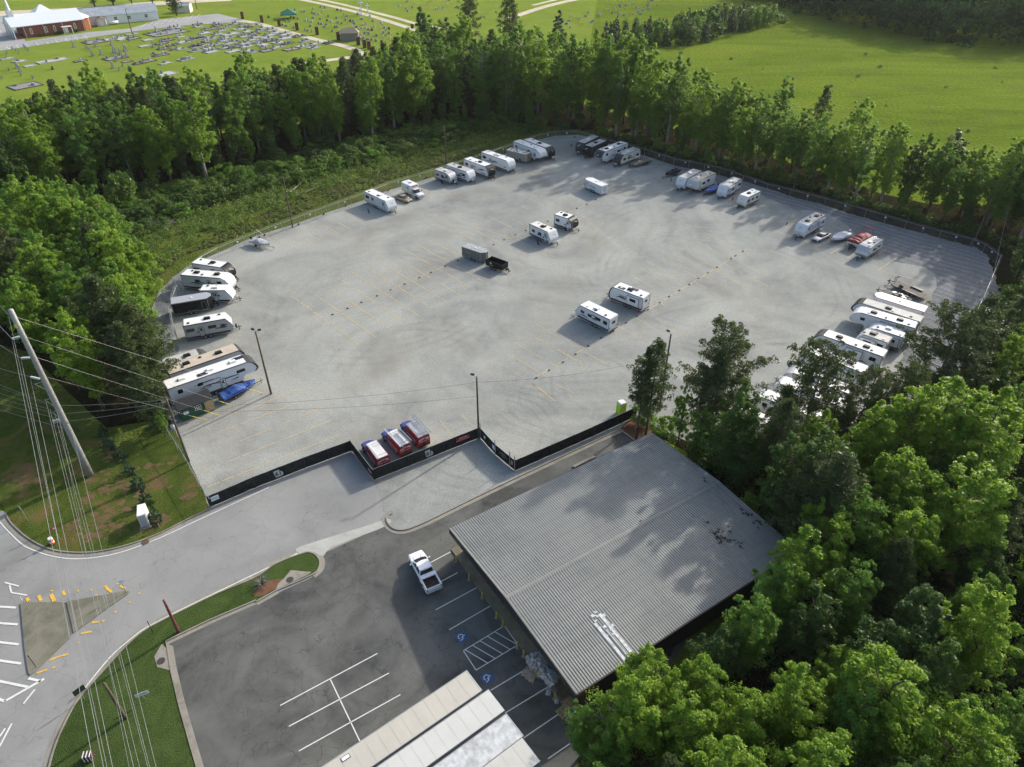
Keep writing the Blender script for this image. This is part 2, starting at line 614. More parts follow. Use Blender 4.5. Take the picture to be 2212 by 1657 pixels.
sheet('cemetery_road', [(-60, 150), (-60, 30), (30, 30), (40, 60), (55, 90), (190, 70), (280, 62), (345, 43), (470, 30), (530, 44), (548, 48),
                        (500, 49), (400, 55), (290, 68), (180, 84), (0, 110)], .04, m_churchlot)
b_ = MB()
b_.strip(smooth_line(GL([(520, 45), (560, 52), (610, 66), (660, 80), (700, 90), (735, 98), (762, 106), (775, 113), (765, 122), (700, 132), (640, 140)])), 4.2, None, .05)
b_.strip(smooth_line(GL([(590, -12), (700, 10), (790, 32), (850, 50), (900, 66), (960, 80)])), 4.0, None, .052)
b_.strip(smooth_line(GL([(640, -10), (730, 8), (850, 38), (900, 52), (960, 62)])), 3.5, None, .05)
b_.strip(smooth_line(GL([(1100, 40), (1180, 14), (1260, -4), (1340, -18)])), 5.0, None, .05)
b_.strip(smooth_line(GL([(1150, 12), (1200, 0), (1260, -14)])), 3.0, None, .054)
struct(b_, 'lane', m_lane)
sheet('roadway', [(-80, 40), (150, 26), (300, 14), (500, 2), (500, -6), (300, 6), (150, 18), (-80, 28)], .045, m_lane)

# verges with kerbs
VA = GL([(15, 1109)] + [M(1, 3, *p) for p in ((110, 1205), (250, 1330), (420, 1418), (600, 1452), (800, 1452), (1000, 1418), (1200, 1360), (1400, 1280), (1600, 1180), (1800, 1082))])
VAs = smooth_line(VA, 5)
vb = MB()
vb.slab([(p.x, p.y) for p in VAs] + [tuple(G(p)[:2]) for p in ((440, 1062), (410, 1000), (360, 890), (300, 985), (100, 900), (-100, 880), (-500, 960), (-500, 1100), (0, 1090))], .0, .13)
struct(vb, 'grass_verge', m_grass)
VBo = [M(1, 4, *p) for p in ((400, 1900), (440, 1657), (490, 1480), (560, 1310), (660, 1120), (760, 990), (900, 835), (1030, 690), (1150, 570), (1265, 480), (1410, 400), (1610, 300), (1900, 160), (2209, 30))] \
    + [M(2, 3, *p) for p in ((180, 1560), (400, 1475), (465, 1465), (515, 1490), (545, 1540), (535, 1600), (480, 1650))] \
    + [M(2, 4, *p) for p in ((180, 130), (0, 232))] + [M(1, 4, *p) for p in ((2209, 218), (1800, 392), (1430, 572), (1440, 640), (1470, 830), (1540, 1130), (1630, 1450), (1690, 1657), (1750, 1900))]
VBw = GL(VBo)
vbs = smooth_line(VBw[:22], 4) + VBw[22:]
vb = MB()
vb.slab([(p.x, p.y) for p in vbs], 0, .14)
struct(vb, 'grass_strip', m_grassb)
cp = MB()
for cxp, cyp, rx, ry in ((1020, 1090, 2.2, 1.0), (1040, 1265, 3.2, 1.3), (960, 1240, 1.6, .8), (905, 930, 1.0, 1.2), (1065, 885, 1.2, .8), (1290, 900, 1.5, 1.2), (740, 1010, 1.2, 1.5), (820, 1310, 1.5, .8), (850, 1180, 1.2, .7), (940, 570, 1.3, .7), (985, 640, 1.3, .8),
                         (620, 1240, .9, .7), (790, 820, 1.6, 1.1), (1180, 930, 1.2, .9), (1400, 1190, .9, .6), (300, 700, 2.0, 1.2), (250, 850, 1.3, .8), (1640, 960, .6, 1.2), (140, 830, 1.5, 1), (1300, 720, 1.4, .7)):
    g0 = G(M(1, 3, cxp, cyp))
    for k in range(16):
        ox, oy = R.gauss(0, rx * .6), R.gauss(0, ry * .6)
        rr_ = R.uniform(.12, .55)
        n_ = 9
        cp.sheet([(g0.x + ox + rr_ * R.uniform(.5, 1.3) * math.cos(2 * PI * i / n_), g0.y + oy + rr_ * R.uniform(.4, 1.1) * math.sin(2 * PI * i / n_), .134 + .0006 * k) for i in range(n_)])
struct(cp, 'bare_earth', ground_mat('worn_earth', (.10, .075, .04), (.17, .11, .06), .5, 2, 8, finec=.4, bumps=.4, spec=0))
kb = MB()
kb.strip(VAs, .16, 0, .19, -.1)
kb.strip(VAs, .55, None, .074, -.46)
kb.strip(vbs, .16, 0, .20, .1)
kb.strip(smooth_line(VBw[:14], 4), .55, None, .076, .46)
kb.strip(smooth_line(VBw[13:21], 4), .5, None, .077, .45)
kb.strip(VBw[21:], .45, None, .09, .42)
AP = GL([(1338, 929), (1220, 984), (1105, 1038), (1010, 1084), (923, 1127), (895, 1139), (878, 1145), (862, 1146), (848, 1142), (838, 1132), (835, 1122), (840, 1114), (848, 1110)])
APs = smooth_line(AP, 4)
kb.strip(APs, .16, 0, .21, 0)
kb.strip(APs, .5, None, .092, .36)
kb.strip(GL([(1338, 929), (1378, 958)]), .2, 0, .2, 0)
struct(kb, 'kerb', m_conc)
# concrete traffic island, in two pieces with a slot
isl = MB()
isl.slab([(p.x, p.y) for p in GL(ML(1, 4, [(180, 250), (215, 243), (530, 240), (548, 262), (615, 540), (300, 845), (265, 868), (248, 850), (215, 640)]))], 0, .17)
isl.slab([(p.x, p.y) for p in GL(ML(1, 4, [(578, 236), (900, 178), (1085, 142), (1118, 152), (1100, 175), (960, 270), (640, 505)]))], 0, .17)
isl.slab([(p.x, p.y) for p in GL(ML(1, 4, [(548, 240), (566, 240), (622, 515), (618, 528)]))], 0, .08)
struct(isl, 'traffic_island', m_island)
pd = MB()
pd.slab([(p.x, p.y) for p in GL(ML(1, 4, [(1400, 600), (1440, 640), (1475, 830), (1360, 800), (1335, 710)]))], 0, .155)
pd.slab([(p.x, p.y) for p in GL(ML(2, 4, [(250, 30), (300, -35), (480, -20), (440, 10), (175, 130), (195, 80)]))], 0, .155)
struct(pd, 'drain_pad', m_conc)

# painted markings
wl = MB()


def line(b, pts, w, z, curve=0):
    q = GL(pts)
    if curve:
        q = smooth_line(q, curve)
    b.strip(q, w, None, z)


line(wl, [(0, 1128), (19, 1149), (50, 1178), (83, 1193), (118, 1203), (163, 1208), (220, 1203), (275, 1189.4), (350, 1160.6), (425, 1125.6), (552.7, 1066.5), (581.5, 1053)], .13, .08, 4)
line(wl, [(182.6, 1488.4), (240, 1418.4), (287.7, 1377), (314, 1358), (375, 1325.8), (450, 1289), (552.7, 1239.5), (642.8, 1196)], .13, .083, 4)
for a, b in (((-10, 1310.5), (35, 1313.3)), ((-10, 1345.8), (38.8, 1349.6)), ((-10, 1386.6), (41, 1392.6)), ((-10, 1426), (46, 1434)), ((-10, 1470), (61, 1484.7)),
             ((10, 1516), (96, 1467)), ((-8, 1508), (12, 1516)), ((62, 1466), (88, 1472))):
    line(wl, [a, b], .26, .084)
for a, b in (((51, 1521), (76, 1490)), ((0, 1613), (26, 1563.5)), ((0, 1592), (12, 1574)), (M(1, 4, 45, 68), M(1, 4, 165, 100)), (M(1, 4, 85, 90), M(1, 4, 100, 155)), (M(1, 4, 100, 155), M(1, 4, 235, 178))):
    line(wl, [a, b], .17, .086)
for a, b in ((M(2, 4, 210, 1130), M(2, 4, 1050, 680)), (M(2, 4, 285, 1310), M(2, 4, 1148, 850)), (M(2, 4, 372, 1522), M(2, 4, 1247, 1036)), (M(2, 4, 643, 905), M(2, 4, 905, 1455)),
             (M(2, 4, 1455, 135), (988, 1238)), (M(2, 4, 1550, 305), M(2, 4, 1905, 113)), (M(2, 4, 1668, 477), M(2, 4, 2020, 272)), ((1059.4, 1492), (1146.8, 1439.7)),
             ((1090.6, 1541), (1183, 1484.7)), ((1130.5, 1594.8), (1205.6, 1543.5)), ((1183, 1639.8), (1230.6, 1607)), ((905, 1229), (973, 1193))):
    line(wl, [a, b], .11, .088)
A_, B_, C_, D_ = (1000.6, 1406.4), (1089.3, 1352.6), (1118, 1394), (1028, 1448.4)
for a, b in ((A_, B_), (D_, C_), (A_, D_), (B_, C_)):
    line(wl, [a, b], .10, .0895)
for t in (.18, .36, .54, .72, .9):
    a = (A_[0] + (B_[0] - A_[0]) * (t - .14), A_[1] + (B_[1] - A_[1]) * (t - .14))
    b = (D_[0] + (C_[0] - D_[0]) * (t + .1), D_[1] + (C_[1] - D_[1]) * (t + .1))
    line(wl, [a, b], .10, .091)
for x in range(0, 13):
    a = (14 + x * 21, 101 - x * 3.0)
    if x < 9:
        line(wl, [a, (a[0] + 7, a[1] + 7)], .2, .06)
for x in range(9):
    a = (304 + x * 14.5, 60 - x * 2.6)
    line(wl, [a, (a[0] + 13, a[1] - 9)], .2, .06)
for a in ((0, 43), (12, 53), (-4, 62)):
    line(wl, [a, (a[0] + 8, a[1] + 9)], .2, .06)
struct(wl, 'white_road_marking', m_white)

yl = MB()
for x0, y0, x1, y1, wd in ((320, 850, 410, 820, .22), (455, 808, 480, 795, .25), (430, 740, 500, 712, .22), (500, 712, 590, 685, .22), (700, 510, 795, 490, .24), (795, 415, 862, 405, .25),
                       (880, 408, 905, 395, .25), (670, 595, 690, 578, .2), (990, 330, 1012, 315, .2), (1115, 245, 1130, 235, .2), (1195, 170, 1212, 155, .2), (1215, 106, 1225, 102, .15),
                       (235, 200, 250, 228, .35), (335, 180, 357, 225, .35), (442, 170, 472, 228, .4), (545, 140, 562, 178, .3), (665, 142, 685, 138, .2), (780, 132, 800, 130, .2),
                       (825, 180, 845, 172, .2), (895, 104, 927, 100, .2), (915, 112, 965, 150, .3), (1008, 80, 1038, 76, .2), (1040, 98, 1085, 122, .25), (435, 141, 460, 139, .15)):
    line(yl, [M(1, 4, x0, y0), M(1, 4, x1, y1)], wd, .087)
struct(yl, 'yellow_road_marking', m_yel2)
# parking bays of the gravel lot
gy = MB()


def yline(p, q, w=.19):
    a, b = G(p), G(q)
    n = max(2, int((b - a).length / 1.6))
    for i in range(n):
        if R.random() < .07:
            continue
        s0 = a.lerp(b, i / n)
        s1 = a.lerp(b, (i + .96 - .3 * R.random() * (R.random() < .4)) / n)
        gy.strip([s0, s1], max(w, .14) * R.uniform(.6, 1.05), None, .0765)


for a in ((310, 900, 890, 1325), (470, 860, 1035, 1260), (580, 795, 1165, 1190), (700, 740, 1285, 1130), (820, 690, 1410, 1075), (940, 645, 1520, 1010), (1060, 597, 1640, 950),
          (1180, 555, 1780, 905), (1285, 505, 1880, 845), (1395, 458, 2005, 800), (1500, 425, 1800, 575), (1750, 350, 2000, 480), (1900, 335, 2209, 500), (1850, 285, 2209, 410), (2000, 215, 2209, 310),
          (160, 395, 370, 495), (310, 350, 480, 440), (415, 308, 590, 410), (525, 262, 720, 365), (600, 215, 830, 330), (700, 165, 930, 280), (870, 160, 1030, 240), (1450, 25, 1540, 65), (1530, -5, 1620, 30),
          (-50, 290, 130, 420)):
    yline(M(2, 2, *a[:2]), M(2, 2, *a[2:]))
for a in ((0, 240, 180, 330), (40, 100, 230, 200), (150, 60, 330, 150), (280, 30, 420, 100), (380, -10, 560, 70), (580, 190, 740, 330), (600, 210, 820, 290), (0, 490, 180, 590), (40, 410, 300, 555), (0, 600, 100, 640),
          (1010, 708, 1250, 850), (1105, 660, 1400, 830), (1200, 620, 1500, 790), (1300, 570, 1640, 770), (1380, 530, 1750, 740), (1450, 485, 1800, 690), (1600, 430, 1900, 600), (1700, 370, 2000, 540),
          (1560, 770, 1800, 910), (1660, 730, 1900, 860), (1740, 670, 2030, 830), (1830, 620, 2209, 820), (1900, 580, 2209, 730), (1180, 900, 1330, 990), (1000, 1060, 1200, 1160), (920, 1160, 1090, 1260),
          (210, 1145, 420, 1270), (200, 1260, 620, 1480), (370, 1350, 720, 1560), (20, 1300, 400, 1520), (0, 1420, 300, 1600), (500, 1310, 900, 1540), (1390, 1180, 1540, 1260)):
    yline(M(3, 2, *a[:2]), M(3, 2, *a[2:]), .11)
yline(M(2, 2, 620, 1080), M(2, 2, 1640, 640), .12)
yline(M(3, 2, 130, 1650), M(3, 2, 880, 1200), .13)
yline(M(3, 2, 1180, 1020), M(3, 2, 2030, 495), .2)
yline(M(3, 2, 0, 395), M(3, 2, 760, 60), .1)
for a in ((270, 220, 100, 330), (110, 210, -60, 320), (560, 400, 430, 480), (660, 460, 540, 535), (775, 515, 680, 580), (1020, 495, 810, 630), (1150, 545, 950, 680), (970, 685, 1430, 800), (240, 350, 160, 400), (430, 350, 320, 430), (1380, 880, 1400, 890)):
    yline(M(4, 2, *a[:2]), M(4, 2, *a[2:]), .17)
for a, b in (((470, 935), (679, 856.6)), ((518, 954), (696.6, 880.4)), ((498, 996), (715, 908.7)), ((448, 1053), (572, 1003)), ((572, 1003), (735, 939)), ((440, 1019), (456, 1013)), ((400, 925), (552, 879)), ((552, 879), (650, 838)),
             ((995.6, 895.4), (1024, 925.4)), ((950.5, 909), (979, 944)), ((905.5, 921.7), (934, 963)), ((815, 960), (822, 956)), ((1105, 800), (1180, 850)), ((1150, 830), (1200, 868)), ((1200, 830), (1240, 850))):
    yline(a, b, .14)
struct(gy, 'yellow_bay_marking', m_yel)
# ------------------------------------------------------------ object materials
k_body = plain('white_fibreglass', (.60, .615, .62), .35, var=.05, scale=.8)
k_cream = plain('cream_fibreglass', (.62, .59, .52), .4, var=.06, scale=.8)
k_grey = plain('grey_fibreglass', (.38, .385, .39), .4, var=.06, scale=.8)
k_dgrey = plain('charcoal_panel', (.045, .047, .051), .45, var=.08, spec=.15)
k_black = plain('black_paint', (.014, .014, .016), .4, var=.08, spec=.15)
k_silver = plain('silver_panel', (.42, .43, .44), .3, .3, var=.08)
k_roofw = plain('white_roof_membrane', (.70, .70, .68), .6, var=.12, scale=.7, dirt=(.55, .54, .50))
k_roofg = plain('dirty_grey_roof', (.44, .435, .41), .7, var=.16, scale=.9, dirt=(.28, .27, .25))
k_rooft = plain('tan_roof_membrane', (.50, .43, .34), .75, var=.14, scale=.9, dirt=(.33, .28, .22))
k_glass = plain('dark_window_glass', (.012, .013, .015), .08, var=.02, spec=.6)
k_rub = plain('tyre_rubber', (.02, .02, .02), .85, var=.1)
k_rim = plain('steel_rim', (.42, .42, .42), .35, .7, var=.1)
k_steel = plain('black_steel_frame', (.025, .025, .026), .5, .2, var=.1)
k_galv = plain('galvanised_steel', (.36, .37, .37), .45, .5, var=.15, scale=3)
k_alu = plain('ladder_aluminium', (.55, .56, .57), .3, .8, var=.08)
k_red = plain('red_vinyl_wrap', (.28, .012, .017), .35, var=.06)
k_blue = plain('blue_violet_wrap', (.05, .055, .2), .35, var=.08)
k_tarpb = plain('blue_tarpaulin', (.025, .075, .27), .55, var=.18, scale=2.5)
k_tarpr = plain('burgundy_boat_cover', (.20, .012, .022), .7, var=.15, scale=2.5)
k_tarpw = plain('grey_white_boat_cover', (.55, .56, .57), .65, var=.12, scale=2.5)
k_screen = plain('black_privacy_screen', (.018, .019, .019), .9, var=.2, scale=1.2, dirt=(.045, .045, .043), spec=.1)
k_wood = plain('weathered_pole_wood', (.11, .085, .055), .9, var=.2, scale=2)
k_wood2 = plain('deck_boards', (.19, .17, .14), .9, var=.2, scale=2)
k_woodn = plain('pale_pine_boards', (.42, .31, .17), .8, var=.16, scale=3)
k_cpole = plain('galvanised_pole_grey', (.30, .30, .285), .6, .2, var=.14, scale=1.5)
k_tan = plain('champagne_car_paint', (.36, .29, .20), .25, .4, var=.04)
k_carw = plain('white_car_paint', (.76, .77, .78), .2, var=.03)
k_cars = plain('silver_car_paint', (.45, .47, .48), .22, .4, var=.06)
k_tlight = plain('red_tail_light', (.45, .02, .015), .3, var=.02)
k_hlight = plain('clear_head_lamp', (.6, .62, .64), .15, var=.02)
k_yellow = plain('yellow_bollard_paint', (.62, .46, .04), .6, var=.15, scale=5)
k_ylw = plain('yellow_reflective_stripe', (.7, .6, .05), .5, var=.05)
k_txt = plain('dark_lettering', (.02, .02, .025), .5, var=.02)
k_txw = plain('white_lettering', (.75, .75, .75), .5, var=.02)
k_lime = plain('lime_plastic', (.40, .58, .02), .5, var=.06)


def wheel(parent, x, y, r=.36, w=.22, rim=True):
    mb = MB()
    a = math.copysign(1, y)
    mb.tube([(0, -w / 2, 0), (0, -w / 2 * .7, 0), (0, w / 2 * .7, 0), (0, w / 2, 0)], [r * .9, r, r, r * .9], 14)
    o = mb.build('wheel', k_rub, parent, loc=(x, y, r))
    if rim:
        rb = MB()
        rb.tube([(0, a * (w / 2 - .03), 0), (0, a * (w / 2 + .02), 0)], [r * .58, r * .5], 10)
        rb.build('rim', k_rim, o)
    return o


PROF = {}


def profile(kind, L, h):
    e = L / 2
    if kind == 'travel':
        fr = [(e - .75, h), (e - .35, h - .22), (e - .02, h - .75), (e + .16, h - 1.35), (e + .14, 1.25), (e - .05, .8), (e - .45, .52)]
    elif kind == 'round':
        fr = [(e - 1.5, h), (e - .95, h - .12), (e - .5, h - .45), (e - .12, h - 1.0), (e + .05, h - 1.6), (e - .05, .95), (e - .4, .52)]
    elif kind == 'slant':
        fr = [(e - .9, h), (e - .72, h - .12), (e - .12, h - 1.2), (e, h - 1.45), (e - .02, .95), (e - .35, .5)]
    elif kind == 'fifth':
        fr = [(e - 1.6, h), (e - .9, h - .18), (e - .35, h - .6), (e, h - 1.25), (e + .02, h - 1.65), (e - .35, h - 2.0), (e - 2.4, h - 2.15), (e - 2.65, h - 2.4), (e - 2.75, .6)]
    else:
        fr = [(e, h), (e, .55)]
    rear = [(-e, .55), (-e + .02, h - .1), (-e + .1, h)]
    return rear, fr


def mirror_win(parent, x, z, w, h, W, s, mat=None, name='window'):
    mb = MB()
    y = s * (W / 2 + .012)
    mb.box((0, 0, 0), (w, .05, h))
    o = mb.build(name, mat or k_glass, parent, bev=.04, loc=(x, y, z))
    return o


def trailer(label, F, Rr, h=3.25, W=2.5, kind='travel', body=None, roof=None, cap=None, lower=None, ac='k', txt=None, tm=None, seed=0, slides=True, ladder=True,
            solar=False, sw=None, name='travel_trailer', cat='travel trailer', door=True, L=None, group=None, txs=.55):
    body, roof = body or k_body, roof or k_roofw
    rr = random.Random(seed * 13 + 5)
    a, b = P(*Rr, h), P(*F, h)
    d = Vector((b.x - a.x, b.y - a.y, 0))
    LL = L or d.length
    rz = math.atan2(d.y, d.x)
    if L:
        c = Vector((b.x, b.y, 0)) - d.normalized() * L / 2
    else:
        c = Vector(((a.x + b.x) / 2, (a.y + b.y) / 2, 0))
    L = LL
    c.z = .06
    t = thing(name, label, cat, c, rz, group)
    e = L / 2
    rear, fr = profile(kind, L, h)
    mb = MB()
    mb.prism(rear + fr, -W / 2, W / 2)
    mb.build('body', body, t, bev=.07)
    # roof sheet with upstanding edge strips
    mb = MB()
    rx1 = fr[0][0]
    mb.box(((-e + .1 + rx1) / 2, 0, h + .012), (rx1 + e - .1, W - .06, .03))
    for s in (-1, 1):
        mb.box(((-e + .1 + rx1) / 2, s * (W / 2 - .06), h + .035), (rx1 + e - .1, .05, .03))
    mb.build('roof', roof, t, bev=.01)
    if cap:
        k = 3 if kind != 'fifth' else 6
        cp = [(x + .012, z + .004) for x, z in fr]
        inner = [(x - .28, z - .02) for x, z in fr]
        if kind == 'fifth':
            cp, inner = cp[:6], inner[:6]
        inner = [(min(x, fr[0][0] - .02) if i == 0 else x, z) for i, (x, z) in enumerate(inner)]
        mb = MB()
        mb.prism(cp + list(reversed(inner)), -W / 2 - .012, W / 2 + .012)
        mb.build('front_cap', cap, t, bev=.02)
    # lower skirt band and trim
    lx1 = e - .5 if kind != 'fifth' else e - 2.8
    mb = MB()
    for s in (-1, 1):
        mb.box(((-e + lx1) / 2, s * (W / 2 + .004), .72), (lx1 + e, .02, .36))
    mb.build('skirt', lower or k_dgrey, t)
    mb = MB()
    for s in (-1, 1):
        mb.box(((-e + rx1) / 2, s * (W / 2 + .01), h - .07), (rx1 + e, .035, .11))
        for x in (-e + .03,):
            mb.box((x, s * (W / 2 + .006), (h + .6) / 2), (.12, .025, h - .8))
    mb.build('trim', k_dgrey if sw != 'none' else k_grey, t)
    # swoosh graphics
    if sw != 'none':
        for s in (-1, 1):
            for j in range(4):
                mb = MB()
                x0 = rr.uniform(-.35, .30) * L
                ln = rr.uniform(.18, .34) * L
                z0 = rr.uniform(1.1, h - .9)
                dz = rr.uniform(-.5, .5)
                n = 8
                y = s * (W / 2 + .007 + .001 * j)
                top, bot = [], []
                for i in range(n + 1):
                    u = i / n
                    x = x0 + ln * u
                    if x > lx1 - .2:
                        break
                    z = z0 + dz * u * u + .15 * math.sin(u * 3)
                    z = min(max(z, .9), h - .35)
                    wd = .2 * math.sin(PI * u) ** .7 + .01
                    top.append((x, y, z + wd / 2))
                    bot.append((x, y, z - wd / 2))
                m_ = len(top)
                if m_ > 2:
                    mb.add(top + bot, [(i, i + 1, i + 1 + m_, i + m_) if s > 0 else (i + m_, i + 1 + m_, i + 1, i) for i in range(m_ - 1)])
                    mb.build('stripe', sw or k_dgrey, t)
    # windows and doors on both sides, kept apart from each other
    zc = h - 1.15
    for s in (-1, 1):
        xs = [-.38, -.16, .08, .30] if L > 7.5 else [-.30, .0, .27]
        di = rr.randrange(1, len(xs)) if (s < 0 and door) else -1
        sl = rr.randrange(0, len(xs) - 1) if (s > 0 and slides) else -1
        for i, f in enumerate(xs):
            x = f * L
            if x > lx1 - .6 and kind != 'fifth':
                x = lx1 - .7
            if i == di:
                mb = MB()
                mb.box((0, 0, 0), (.68, .05, 1.75))
                dd = mb.build('door', body, t, bev=.03, loc=(x, s * (W / 2 + .012), 1.62))
                fb = MB()
                for q in ((-.37, 0, .07, 1.85), (.37, 0, .07, 1.85), (0, .89, .78, .07)):
                    fb.box((q[0], s * .012, q[1]), (q[2], .05, q[3]))
                fb.build('frame', k_dgrey, dd)
                fb = MB()
                fb.box((0, s * .03, .38), (.34, .02, .62))
                fb.build('window', k_glass, dd)
                continue
            if i == sl:
                mb = MB()
                mb.box((0, 0, 0), (2.6, .5, 1.75))
                so = mb.build('slide_out', body, t, bev=.03, loc=(x + .5, s * (W / 2 + .12), h - 1.25))
                fb = MB()
                for q in ((0, .85, 2.66, .07), (0, -.85, 2.66, .07), (-1.3, 0, .07, 1.75), (1.3, 0, .07, 1.75)):
                    fb.box((q[0], s * .245, q[1]), (q[2], .04, q[3]))
                fb.build('frame', k_dgrey, so)
                fb = MB()
                fb.box((0, s * .255, .2), (1.3, .03, .6))
                fb.build('window', k_glass, so, bev=.03)
                continue
            if (i == sl + 1 and sl >= 0) or rr.random() < .18:
                continue
            mirror_win(t, x, zc + rr.uniform(-.05, .12), rr.choice((.75, 1.0, 1.35, .9)), rr.choice((.62, .7, .55)), W, s)
    mb = MB()
    mb.box((-e - .012, 0, h - 1.05), (.04, rr.choice((.8, 1.1)), .5))
    mb.build('window', k_glass, t, bev=.02)
    for s in (-1, 1):
        mb = MB()
        mb.box((-e - .02, s * (W / 2 - .25), 1.15), (.05, .14, .32))
        mb.build('tail_light', k_tlight, t)
    mb = MB()
    mb.box((-e - .12, 0, .55), (.12, W - .3, .12))
    mb.build('bumper', k_steel, t)
    # roof fittings
    xs = {1: [.0], 2: [-.25, .18], 3: [-.33, 0, .25]}[len(ac)]
    for x, k in zip(xs, ac):
        mb = MB()
        mb.box((0, 0, .14), (1.05, .72, .26), taper=.86)
        mb.box((0, 0, .02), (1.15, .8, .04))
        mb.build('ac_unit', k_black if k == 'k' else k_roofw, t, bev=.05, loc=(x * L + rr.uniform(-.3, .3), rr.uniform(-.1, .1), h + .03))
    for i in range(rr.choice((2, 3, 3))):
        mb = MB()
        mb.box((0, 0, .06), (.42, .42, .13), taper=.85)
        mb.build('roof_vent', rr.choice((k_black, k_roofw, k_dgrey)), t, bev=.02, loc=((-.42 + .3 * i + rr.uniform(0, .1)) * L + .2, rr.choice((-.55, .5, .6)), h + .03))
    if solar:
        for i in range(2):
            mb = MB()
            mb.box((0, 0, .05), (1.5, .75, .04))
            mb.build('solar_panel', k_glass, t, loc=(e - 2.2 - 1.7 * i if i == 0 else -.1 * L, (-1) ** i * .55, h + .03))
    # running gear
    ax = [-.06 * L - .45, -.06 * L + .45] if L > 6 else [-.08 * L]
    for s in (-1, 1):
        for x in ax:
            wheel(t, x, s * (W / 2 - .06), .36, .22)
    mb = MB()
    for s in (-1, 1):
        mb.box(((-e + lx1) / 2, s * (W / 2 - .35), .46), (lx1 + e - .1, .1, .14))
    if kind != 'fifth':
        for s in (-1, 1):
            mb.tube([(e - .5, s * .8, .5), (e + 1.15, s * .06, .52)], .05, 5)
        mb.tube([(e + 1.0, 0, .52), (e + 1.4, 0, .55)], .06, 6)
    mb.build('chassis', k_steel, t)
    mb = MB()
    if kind != 'fifth':
        mb.tube([(e + .95, 0, 0), (e + .95, 0, .95)], [.05, .045], 6)
        mb.box((e + .95, 0, .03), (.22, .22, .05))
        mb.build('jack', k_steel, t)
        mb = MB()
        mb.tube([(0, -.22, 0), (0, -.22, .08), (0, -.22, .42), (0, -.22, .5)], [.12, .17, .17, .1], 8)
        mb.tube([(0, .22, 0), (0, .22, .08), (0, .22, .42), (0, .22, .5)], [.12, .17, .17, .1], 8)
        mb.build('propane_tank', rr.choice((k_body, k_dgrey, k_grey)), t, loc=(e + .52, 0, .6), smooth=True)
    else:
        for s in (-1, 1):
            mb.tube([(e - 2.9, s * .95, 0), (e - 2.9, s * .95, .8)], .06, 6)
        mb.box((e - 1.4, 0, h - 2.35), (.25, .25, .5))
        mb.build('landing_leg', k_steel, t)
    if ladder:
        mb = MB()
        y0 = -.65
        for s in (-.17, .17):
            mb.tube([(-e - .1, y0 + s, .8), (-e - .1, y0 + s, h + .1), (-e + .25, y0 + s, h + .12)], .018, 4)
        for i in range(7):
            mb.tube([(-e - .1, y0 - .17, 1 + i * .32), (-e - .1, y0 + .17, 1 + i * .32)], .015, 4)
        mb.build('ladder', k_alu, t)
    if txt:
        if kind == 'slant':
            x, z, an = e - .42, h - .68, math.atan2(.6, 1.08)
        elif kind == 'fifth':
            x, z, an = e - .12, h - .93, math.atan2(.35, .65)
        else:
            x, z, an = e - .14, h - .52, math.atan2(.33, .53)
            if kind == 'round':
                x, z, an = e - .25, h - .72, math.atan2(.38, .55)
        text('lettering', txt, txs, tm or k_txt, t, (x + .09, 0, z + .04), Matrix.Rotation(0, 3, 'X').to_euler(), 1)
        o = t.children[-1]
        X = Vector((0, 1, 0))
        Y = Vector((-math.sin(an), 0, math.cos(an)))
        Z = X.cross(Y)
        o.rotation_euler = Matrix((X, Y, Z)).transposed().to_euler()
    return t


def sidetext(t, s, x, z, size, side, W, mat=None):
    """lettering on the side wall; side -1 is the right-hand side of the trailer"""
    o = text('lettering', s, size, mat or k_txt, t, (x, side * (W / 2 + .02), z), (PI / 2, 0, 0 if side < 0 else PI))
    return o


